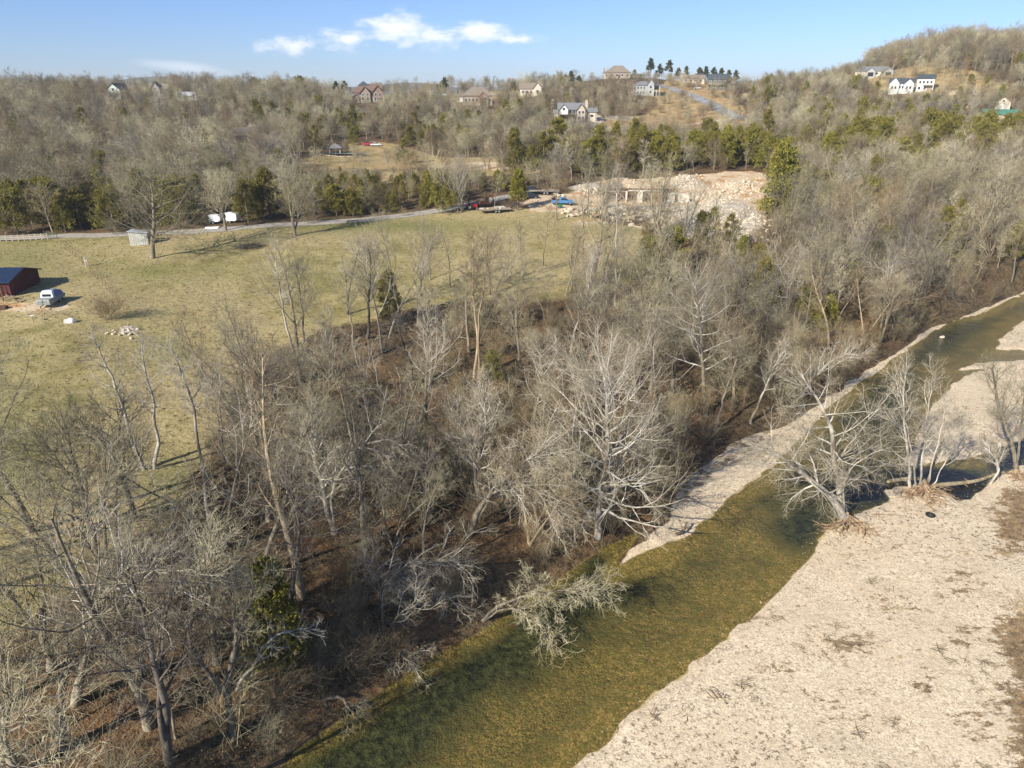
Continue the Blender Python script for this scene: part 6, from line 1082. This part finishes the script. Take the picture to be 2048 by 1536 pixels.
MB().add(dv, df).mk('dome', M['plastic'], t); MB().prof([(.45, 0), (1.0, 0), (1.0, .42), (.85, .55), (.45, .58)], -.3, .3, .1).mk('porch', M['plastic'], t, bev=.03); MB().prof([(.98, .02), (1.012, .02), (1.012, .36), (.98, .42)], -.2, .2, .05).mk('opening', M['shade'], t)
p = hit(32, 607); t = base('leaning_ladder', 'narrow pale ramp leaning up from the ground before the red barn', 'ramp', p, .5)
for sg in (-1, 1): MB().bar((-1.1, sg * .25, 1.7), (.6, sg * .25, .05), .08, .12).mk('rail', M['wood'], t)
for k_ in range(7): MB().box(0, 0, 0, .06, .46, .05).mk('rung', M['wood'], t, (-.95 + k_ * .24, 0, 1.58 - k_ * .232))
MB().bar((-1.0, -.25, 1.6), (-1.25, -.3, 0), .07).bar((-1.0, .25, 1.6), (-1.25, .3, 0), .07).mk('prop', M['wood'], t)
p = hit(28, 604); t = base('work_table', 'low pale board table behind the leaning ramp', 'table', p + np.array([-1.2, .8, 0]), .1); MB().box(0, 0, .7, 1.6, .6, .06).mk('tabletop', M['wood'], t)
for sx in (-.7, .7):
    for sy in (-.22, .22): MB().box(sx, sy, 0, .06, .06, .7).mk('leg', M['wood'], t)
for k_, (a, b_, l, r_, lb) in enumerate([(15, 606, 3.2, .1, 'long yellow plank lying in front of the red barn'), (50, 608, 2.2, -.3, 'short plank at the foot of the leaning ramp')]): tag(MB().box(0, 0, 0, l, .2, .06).mk('plank', M['form'], None, hit(a, b_) + np.array([0, 0, .04]), r_), lb, 'plank')
p = hit(3, 618); t = base('woodpile', 'small dark heap of logs at the left edge before the barn', 'log pile', p, .2)
for k_ in range(9): MB().cyl((-.9, 0, 0), (.9, 0, 0), .13, 8).mk('log', M['dwood'], t, (0, -.5 + (k_ % 4) * .26 + (k_ // 4) * .13, .13 + (k_ // 4) * .23))
p = hit(68, 645); t = base('birdbath', 'thin post with a flat pale tray on the bare earth before the kennel', 'bird table', p); MB().cyl((0, 0, 0), (0, 0, 1.1), .035, 8).mk('post', M['dwood'], t); MB().box(0, 0, 1.1, .6, .5, .05).mk('tray', M['plastic'], t)
# fences
def rail_fence():
    a = hit(-60, 486); b_ = hit(96, 479); t = base('rail_fence', 'pale three rail wooden fence at the left edge beside the road', 'fence', a); n_ = 13; pts = [a + (b_ - a) * i / n_ for i in range(n_ + 1)]; pts = [np.array([q[0], q[1], zt(q[0], q[1])]) - a for q in pts]
    for q in pts: MB().box(0, 0, -.1, .14, .14, 1.5).mk('post', M['fence_w'], t, q)
    for q0_, q1_ in zip(pts[:-1], pts[1:]):
        for h in (.45, .85, 1.25): MB().bar((0, 0, h), tuple((q1_ - q0_) + np.array([0, 0, h])), .05, .13).mk('rail', M['fence_w'], t, q0_ + np.array([0, -.09, 0]))
rail_fence()
p = hit(103, 478); t = base('field_gate', 'green tubular gate standing at the end of the pale rail fence', 'gate', p, .1)
for sg in (-1.3, 1.3): MB().cyl((sg, 0, 0), (sg, 0, 1.9), .06, 8).mk('gate_post', M['gate'], t)
for h in (.3, .6, .9, 1.2, 1.5): MB().cyl((-1.25, 0, h), (1.25, 0, h), .03, 6).mk('bar', M['gate'], t)
for sx in (-.6, 0, .6): MB().cyl((sx, 0, .3), (sx, 0, 1.5), .03, 6).mk('upright', M['gate'], t)
def wire_fence():
    P_ = [hit(*q) for q in [(116, 484), (140, 506), (160, 522), (176, 538), (192, 556), (213, 578), (235, 604), (255, 624)]]; a = P_[0]; t = base('wire_fence', 'thin wire fence on rusty stakes running down the pasture past the shrub', 'fence', a)
    L_ = [];
    for q0_, q1_ in zip(P_[:-1], P_[1:]): L_ += [q0_ + (q1_ - q0_) * k_ / 3 for k_ in range(3)]
    L_.append(P_[-1]); L_ = [np.array([q[0], q[1], zt(q[0], q[1])]) - a for q in L_]
    for q in L_: MB().box(0, 0, -.1, .07, .05, 1.45).mk('stake', M['rust'], t, q)
    for h in (.5, .9, 1.25):
        w = MB(); [w.bar(tuple(x + np.array([0, 0, h])), tuple(y + np.array([0, 0, h])), .012) for x, y in zip(L_[:-1], L_[1:])]; w.mk('wire', M['steel'], t)
    return L_, a
wire_fence()
p = hit(172, 533); t = base('corner_post', 'pale double timber corner post halfway along the wire fence', 'post', p, .3); MB().box(0, 0, 0, .2, .2, 1.9).mk('post', M['fence_w'], t); MB().box(0, 0, 0, .16, .16, 1.5).mk('post', M['fence_w'], t, (.5, -.6, 0)); MB().bar((0, 0, 1.3), (.5, -.6, 1.2), .1).mk('brace', M['fence_w'], t)
p = hit(215, 640); tag(link('shrub', shrub(301, 3.4, 22, 'twig_brown', 60), None, p, None, (1.35, 1.35, .9)), 'wide bare reddish shrub at the foot of the wire fence', 'shrub')
p = hit(500, 495); t = base('brush_pile', 'dark round brush pile on the pasture below the road', 'brush pile', p); rg = np.random.default_rng(5); n_ = 260
a_ = rg.normal(0, 1, (n_, 3)) * np.array([1.5, 1.0, .25]); a_[:, 2] = np.abs(a_[:, 2]) + .1; d_ = nrm(rg.normal(0, 1, (n_, 3)) * np.array([1, 1, .3])); Pb = np.stack([a_ - d_, a_ + rg.normal(0, .1, (n_, 3)), a_ + d_], 1); v_, q_ = tubes(Pb, np.tile([.04, .035, .015], (n_, 1)), 3)
link('branches', np_mesh('branches', v_, q_, [M['bark_dark']], False), t)
p = hit(706, 449); t = base('log_bench', 'small wooden frame standing alone on the green verge below the road', 'wood frame', p, .2)
for sx in (-1, 1): MB().bar((sx, -.4, 0), (sx, 0, .9), .12).bar((sx, .4, 0), (sx, 0, .9), .12).mk('trestle', M['bark_dark'], t)
MB().cyl((-1.5, 0, .9), (1.5, 0, .95), .12, 8).mk('beam', M['bark_dark'], t)
# patio with pavilion in the clearing
p = hit(672, 309); t = base('garden_pavilion', 'grey roofed pavilion on posts beside the stone walled patio in the clearing', 'pavilion', p, .1)
for sx in (-2, 2):
    for sy in (-2, 2): MB().box(0, 0, -.5, .35, .35, 3.1).mk('post', M['stonew'], t, (sx, sy, 0))
hip(5, 5, 2.6, 1.6, .5).mk('roof', M['roof_grey'], t); MB().box(0, 0, 0, .8, .8, 4.6).mk('chimney', M['stonew'], t, (-3.2, 2.5, 0))
p = hit(640, 309); t = base('stone_wall', 'low curved stone retaining wall around the dark patio', 'stone wall', p); rg = np.random.default_rng(9)
for k_ in range(46):
    a = k_ / 45; x = -3 + a * 22; y = -3.2 * math.sin(a * pi) + rg.normal(0, .1); X_, Y_ = p[0] + x, p[1] + y; o = link('stone', ROCK[k_ % 5], t, (x, y, zt(X_, Y_) - p[2] + .25), (0, 0, rg.random() * 6), (.42, .3, .36))
MB().box(0, 0, 0, 19, 6, .12).mk('patio_slab', mt('dark_paving', (.12, .13, .13), .8, .2, 2), t, (8, 1.2, .35))

# ------------------------------------------------------------------ building site
wz = pad_z; t = base('foundation_wall', 'unfinished concrete basement wall with dark openings and plywood forms cut into the bank', 'foundation', (FX, FY, wz), -atan2(FX, FY) * .6)
Wd = 20.; hh = 3.4; x0 = -9.
bays = [(-9, -6.4, 'dark'), (-6.4, -5.9, 'conc'), (-5.9, -3.8, 'dark'), (-3.8, -3.3, 'conc'), (-3.3, -.6, 'dark'), (-.6, .9, 'conc'), (.9, 3.1, 'dark'), (3.1, 6.2, 'form'), (6.2, 7.7, 'dark'), (7.7, 9.6, 'conc')]
MB().box(.3, 2.4, 0, 18.6, .35, hh).mk('back_wall', M['dwood'], t); MB().box(-9.2, 1.2, 0, .35, 2.7, hh).mk('side_wall', M['conc'], t)
for a, b_, ty in bays:
    w = b_ - a; c = (a + b_) / 2
    if ty == 'conc': MB().box(0, 0, 0, w, .4, hh - .4 - (.5 if c < -4 else .25 if c > 7 else 0)).mk('pier', M['conc'], t, (c, 0, 0))
    elif ty == 'form':
        for k_ in range(5): MB().box(0, 0, 0, w / 5 - .04, .08, hh - .5).mk('form_panel', M['form'], t, (a + w * (k_ + .5) / 5, -.1, 0))
        for k_ in range(4): MB().box(0, 0, 0, w, .1, .1).mk('waler', M['wood'], t, (c, -.24, .4 + k_ * .75))
    else:
        for k_ in range(int(w / .45)): MB().box(0, 0, 0, .07, .09, hh - .4).mk('stud', M['wood'], t, (a + .3 + k_ * .45, .5, 0))
        for k_ in range(3): MB().box(0, 0, 0, w, .05, .05).mk('tie', M['rust'], t, (c, .4, .6 + k_ * .8))
MB().box(1.6, .1, hh - .4, 9.4, .5, .28).mk('lintel', M['conc'], t); MB().box(-6, .3, hh - .7, 5.2, .4, .25).mk('lintel', M['wood'], t); MB().bar((-3, -1.4, 0), (-6, .0, 3.0), .12).mk('prop', M['wood'], t)
def prism(name, m, label, cat, u, v, pts, y0, y1, rz=0.): p_ = hit(u, v); o = MB().prof(pts, y0, y1).mk(name, M[m], None, p_, rz, bev=.03); return tag(o, label, cat)
prism('concrete_wing_wall', 'conc', 'pale sloping concrete wing wall right of the basement openings', 'wing wall', 1352, 404, [(-1.6, -.5), (4.0, -.5), (3.2, 2.2), (0, 2.6)], -.3, .3, -.3)
for k_ in range(6): 
    p = hit(1334 + k_ * 2.2, 403); tag(MB().bar((0, 0, .05), (1.9, .3, 1.9 - .1 * k_), .25, .06).mk('plank', M['wood'], None, p, .05 * k_), 'board leaning in the stack against the concrete wing wall', 'board', 'boards leaning at the wing wall')
p = hit(1330, 406); tag(MB().box(0, 0, .05, 2.6, .7, .25).box(1.6, .2, .05, 1.2, .5, .2, .4).mk('blue_pipe_bundle', M['tarp_blue'], None, p, .1), 'flat blue bundle on the pad in front of the forms', 'bundle')
p = hit(1206, 416); t = base('block_pallet', 'tall pale stack of stone slabs at the front of the building site', 'slab stack', p, .2)
for k_ in range(9): MB().box(0, 0, 0, 1.7, 1.1, .26).mk('slab', M['stonew'], t, (.03 * (k_ % 2), 0, .02 + k_ * .30))
p = hit(1216, 418); t = base('form_rack', 'grey steel frame of forms beside the slab stack', 'rack', p, .1)
for k_ in range(4): MB().bar((k_ * .5, 0, 0), (k_ * .5, 0, 2.5), .08).mk('upright', M['steel'], t)
for h in (.4, 1.2, 2.2): MB().bar((0, 0, h), (1.5, 0, h), .06).mk('crossbar', M['steel'], t)
p = hit(1280, 436); tag(MB().box(0, 0, .05, 3, .9, .3).box(.5, 1.0, .05, 2.2, .4, .25, .3).mk('steel_bundle', M['steel'], None, p, .5), 'dark bundle of steel lying on the grey pad', 'steel bundle')
rg = np.random.default_rng(77)
n_b = 0
for (u0, v0, u1, v1, n_, s0, s1, lb, gp) in [(1072, 401, 1075, 402, 1, .3, .4, 'single rock', None), (1122, 418, 1268, 434, 44, .45, 1.15, 'pale boulder in the long row along the lower edge of the building site', 'boulders edging the site'),
        (1455, 472, 1510, 486, 20, .45, 1.1, 'pale boulder at the broken lower rim of the rubble slope', 'boulders on the rubble rim'), (1095, 383, 1130, 396, 12, .3, .6, 'small rock beside the gravel turning place', 'rocks by the turning place'), (1350, 352, 1392, 372, 24, .35, .8, 'limestone block on the tall spoil heap behind the basement wall', 'blocks on the spoil heap'),
        (1160, 375, 1262, 396, 30, .35, .9, 'limestone block on the spoil bank left of the basement wall', 'blocks on the left spoil bank'), (1200, 381, 1350, 386, 26, .3, .75, 'rough block lying along the top edge of the basement wall', 'blocks along the wall top'), (1260, 452, 1290, 462, 8, .4, .9, 'flat brown rock at the pasture corner below the boulder row', 'rocks at the pasture corner'), (1400, 362, 1500, 402, 22, .3, .8, 'rock on the orange earth right of the basement', 'rocks on the orange earth')]:
    for k_ in range(n_):
        a = rg.random(); p = hit(u0 + (u1 - u0) * (k_ + a) / n_, v0 + (v1 - v0) * (rg.random() if n_ > 30 or 'heap' in lb or 'orange' in lb else (k_ + a) / n_ * .6 + rg.random() * .4)); s = rg.uniform(s0, s1)
        o = link('boulder' if s > .5 else 'rock', ROCK[int(rg.integers(5))], None, p + np.array([0, 0, s * .25]), (rg.normal(0, .3), rg.normal(0, .3), rg.random() * 6), (s * rg.uniform(.8, 1.3), s * rg.uniform(.8, 1.2), s * rg.uniform(.7, 1.1)))
        tag(o, lb if n_ > 1 else 'single grey rock on the gravel beside the lone cedar', 'boulder' if s > .5 else 'rock', gp)
X, Y = jitter_grid(20, 85, 140, 250, .62); u, v, ok = infr(X, Y); zp = np.array([zt(X, Y)])[0]
wgt = np.zeros(len(X))
for a, b_, ru, rv in [(1440, 455, 70, 30), (1370, 366, 34, 10), (1185, 382, 45, 10), (1240, 370, 34, 8), (1480, 376, 40, 12), (1400, 400, 60, 12), (1300, 420, 120, 10), (1260, 432, 40, 8)]: wgt = np.maximum(wgt, np.exp(-((u - a) / ru) ** 2 - ((v - b_) / rv) ** 2))
sel = ok & (RNG.random(len(X)) < wgt * .75) & ~((np.abs(u - 1275) < 82) & (v > 386) & (v < 414)); print('rubble', sel.sum()); scat_pts('rubble', ROCK, X[sel], Y[sel], 0.10, .50, 'broken pale limestone rubble strewn over the building site', 'rubble', tilt=.6)
p = hit(258, 664); 
for k_ in range(26): s = rg.uniform(.18, .42); q = p + np.array([rg.normal(0, 1.2), rg.normal(0, 1.3), 0]); q[2] = zt(q[0], q[1]) + .08; tag(link('rock', ROCK[k_ % 5], None, q, (rg.normal(0, .3), rg.normal(0, .3), k_), (s, s * .8, s * .7)), 'pale rock in the small heap below the reddish shrub', 'rock', 'rock heap below the shrub')

# ------------------------------------------------------------------ river things: roots, logs, tyre
def root_mass(label, u, v, n_, spread, seed, az0=-2.4, az1=.6, h=1.4):
    b = hit(u, v); rg = np.random.default_rng(seed); t = base('root_mass', label, 'roots', b); P_ = []; R_ = []
    for k_ in range(n_):
        a = az0 + (az1 - az0) * (k_ + rg.random()) / n_; L_ = spread * rg.uniform(.5, 1.1); pts = [];
        for j in range(7):
            s = j / 6; a += rg.normal(0, .18); x = cos(a) * L_ * s; y = sin(a) * L_ * s; z = max(zt(b[0] + x, b[1] + y), 0) - b[2]; pts.append((x, y, z + .08 + h * (1 - s) ** 2.2 * rg.uniform(.4, 1) + rg.normal(0, .05)))
        P_.append(pts); r_ = rg.uniform(.07, .17); R_.append(np.linspace(r_, .02, 7))
    P_ = np.array(P_); R_ = np.array(R_)
    for k_ in range(n_): v_, q_ = tubes(P_[k_:k_ + 1], R_[k_:k_ + 1], 6); link('root', np_mesh('root', v_, q_, [M['root']], True), t)
    L2 = spawn(P_, R_, 5, .2, 1, .7, .3, lambda pl, tt: pl * .3, 4, -.05, .25, .5, .4, rg, .015); v_, q_ = tubes(*L2, 3); o = link('fine_roots', np_mesh('fine_roots', v_, q_, [M['root']], False), t); return t
root_mass('bare tangled roots below the white sycamore at the gravel bar tip', 1692, 1046, 22, 3.6, 1, -2.9, -.3, 1.1)
root_mass('large brown root mound under the clump of slim pale stems', 1842, 984, 34, 3.6, 2, -3.3, .3, 1.5)
root_mass('exposed roots under the leaning tree at the right edge', 2028, 950, 12, 2.2, 3, -3.2, -.4, .8)
def log(name, label, pts, r0, r1, m='log', lift=.1, cat='log', nb=6, twl=1.0):
    P_ = [];
    for q in pts:
        h = hit(q[0], q[1]); h[2] = max(h[2], 0) + (q[2] if len(q) > 2 else lift); P_.append(h)
    b = P_[0].copy(); P_, R_ = resample([q - b for q in P_], [r0, (r0 + r1) / 2, r1], 12); t = base(name, label, cat, b); v_, q_ = tubes(P_[None], R_[None], 8); link('trunk', np_mesh('trunk', v_, q_, [M[m]], True), t)
    if nb: L2 = spawn(P_[None], R_[None], nb, .3, 1, .8, .2, lambda pl, tt: twl + 0 * tt, 4, .03, .15, .4, .3, np.random.default_rng(int(pts[0][0])), .015); v_, q_ = tubes(*L2, 4); link('branches', np_mesh('branches', v_, q_, [M[m]], False), t)
log('fallen_log', 'mossy fallen trunk bridging the dark creek between the root mound and the right bank', [(1860, 980, .5), (1900, 974, .35), (1950, 968, .3), (1985, 958, .5)], .28, .18, nb=3)
log('fallen_log', 'mossy trunk lying left of the root mound along the creek edge', [(1775, 968, .3), (1800, 964, .3), (1835, 966, .5)], .24, .2, nb=2)
log('drift_branch', 'bleached branch lying right of the root mound on the gravel', [(1868, 995), (1890, 1000), (1912, 1012)], .08, .03, 'limb_white', nb=3)
log('drift_branch', 'dark drift branch lying below the root mound', [(1835, 990), (1858, 1010), (1868, 1025)], .12, .05, 'root', nb=4)
log('drift_branch', 'thin drift stick on the bar left of the old tyre', [(1742, 1031), (1780, 1032), (1812, 1034)], .06, .02, 'root', nb=4, twl=.6)
log('drift_branch', 'forked stick on the gravel near the weed patch at the right', [(1912, 1108), (1928, 1104), (1945, 1116)], .05, .02, 'root', nb=2, twl=.8)
log('sunken_log', 'dark snag sticking out of the shallows at the end of the gravel strip', [(1352, 1072), (1366, 1074, .5), (1372, 1060, .9)], .16, .08, 'bark_dark', nb=4, twl=.7)
log('dead_log', 'white log lying on the building side bank at the pasture corner', [(1200, 452), (1215, 449), (1232, 447)], .2, .14, 'limb_white', nb=0)
p = hit(1860, 1033); t = base('old_tyre', 'black old tyre lying on the gravel bar below the root mound', 'tyre', p + np.array([0, 0, .14]), 0)
R1, R2, nn, mm_ = .36, .12, 20, 8; tv_ = [((R1 + R2 * cos(j * 2 * pi / mm_)) * cos(i * 2 * pi / nn), (R1 + R2 * cos(j * 2 * pi / mm_)) * sin(i * 2 * pi / nn), R2 * 1.1 * sin(j * 2 * pi / mm_)) for i in range(nn) for j in range(mm_)]; tf = [(i * mm_ + j, ((i + 1) % nn) * mm_ + j, ((i + 1) % nn) * mm_ + (j + 1) % mm_, i * mm_ + (j + 1) % mm_) for i in range(nn) for j in range(mm_)]
MB().add(tv_, tf).mk('tyre', M['black'], t); MB().cyl((0, 0, -.1), (0, 0, -.06), .26, 14).mk('sidewall', M['steel'], t)
for u_, v_, s, lb in [(1885, 674, .55, 'single white rock showing above the far water'), (1563, 1499, .24, 'white flat stone near the bottom of the gravel bar')]:
    p = hit(u_, v_); p[2] = max(p[2], 0) + .02; tag(link('rock', rock(90 + int(s * 10), 'pebble'), None, p, (0, 0, .5), (s * 1.3, s * .7, s * .5)), lb, 'rock')
print('objects', len(S.objects))
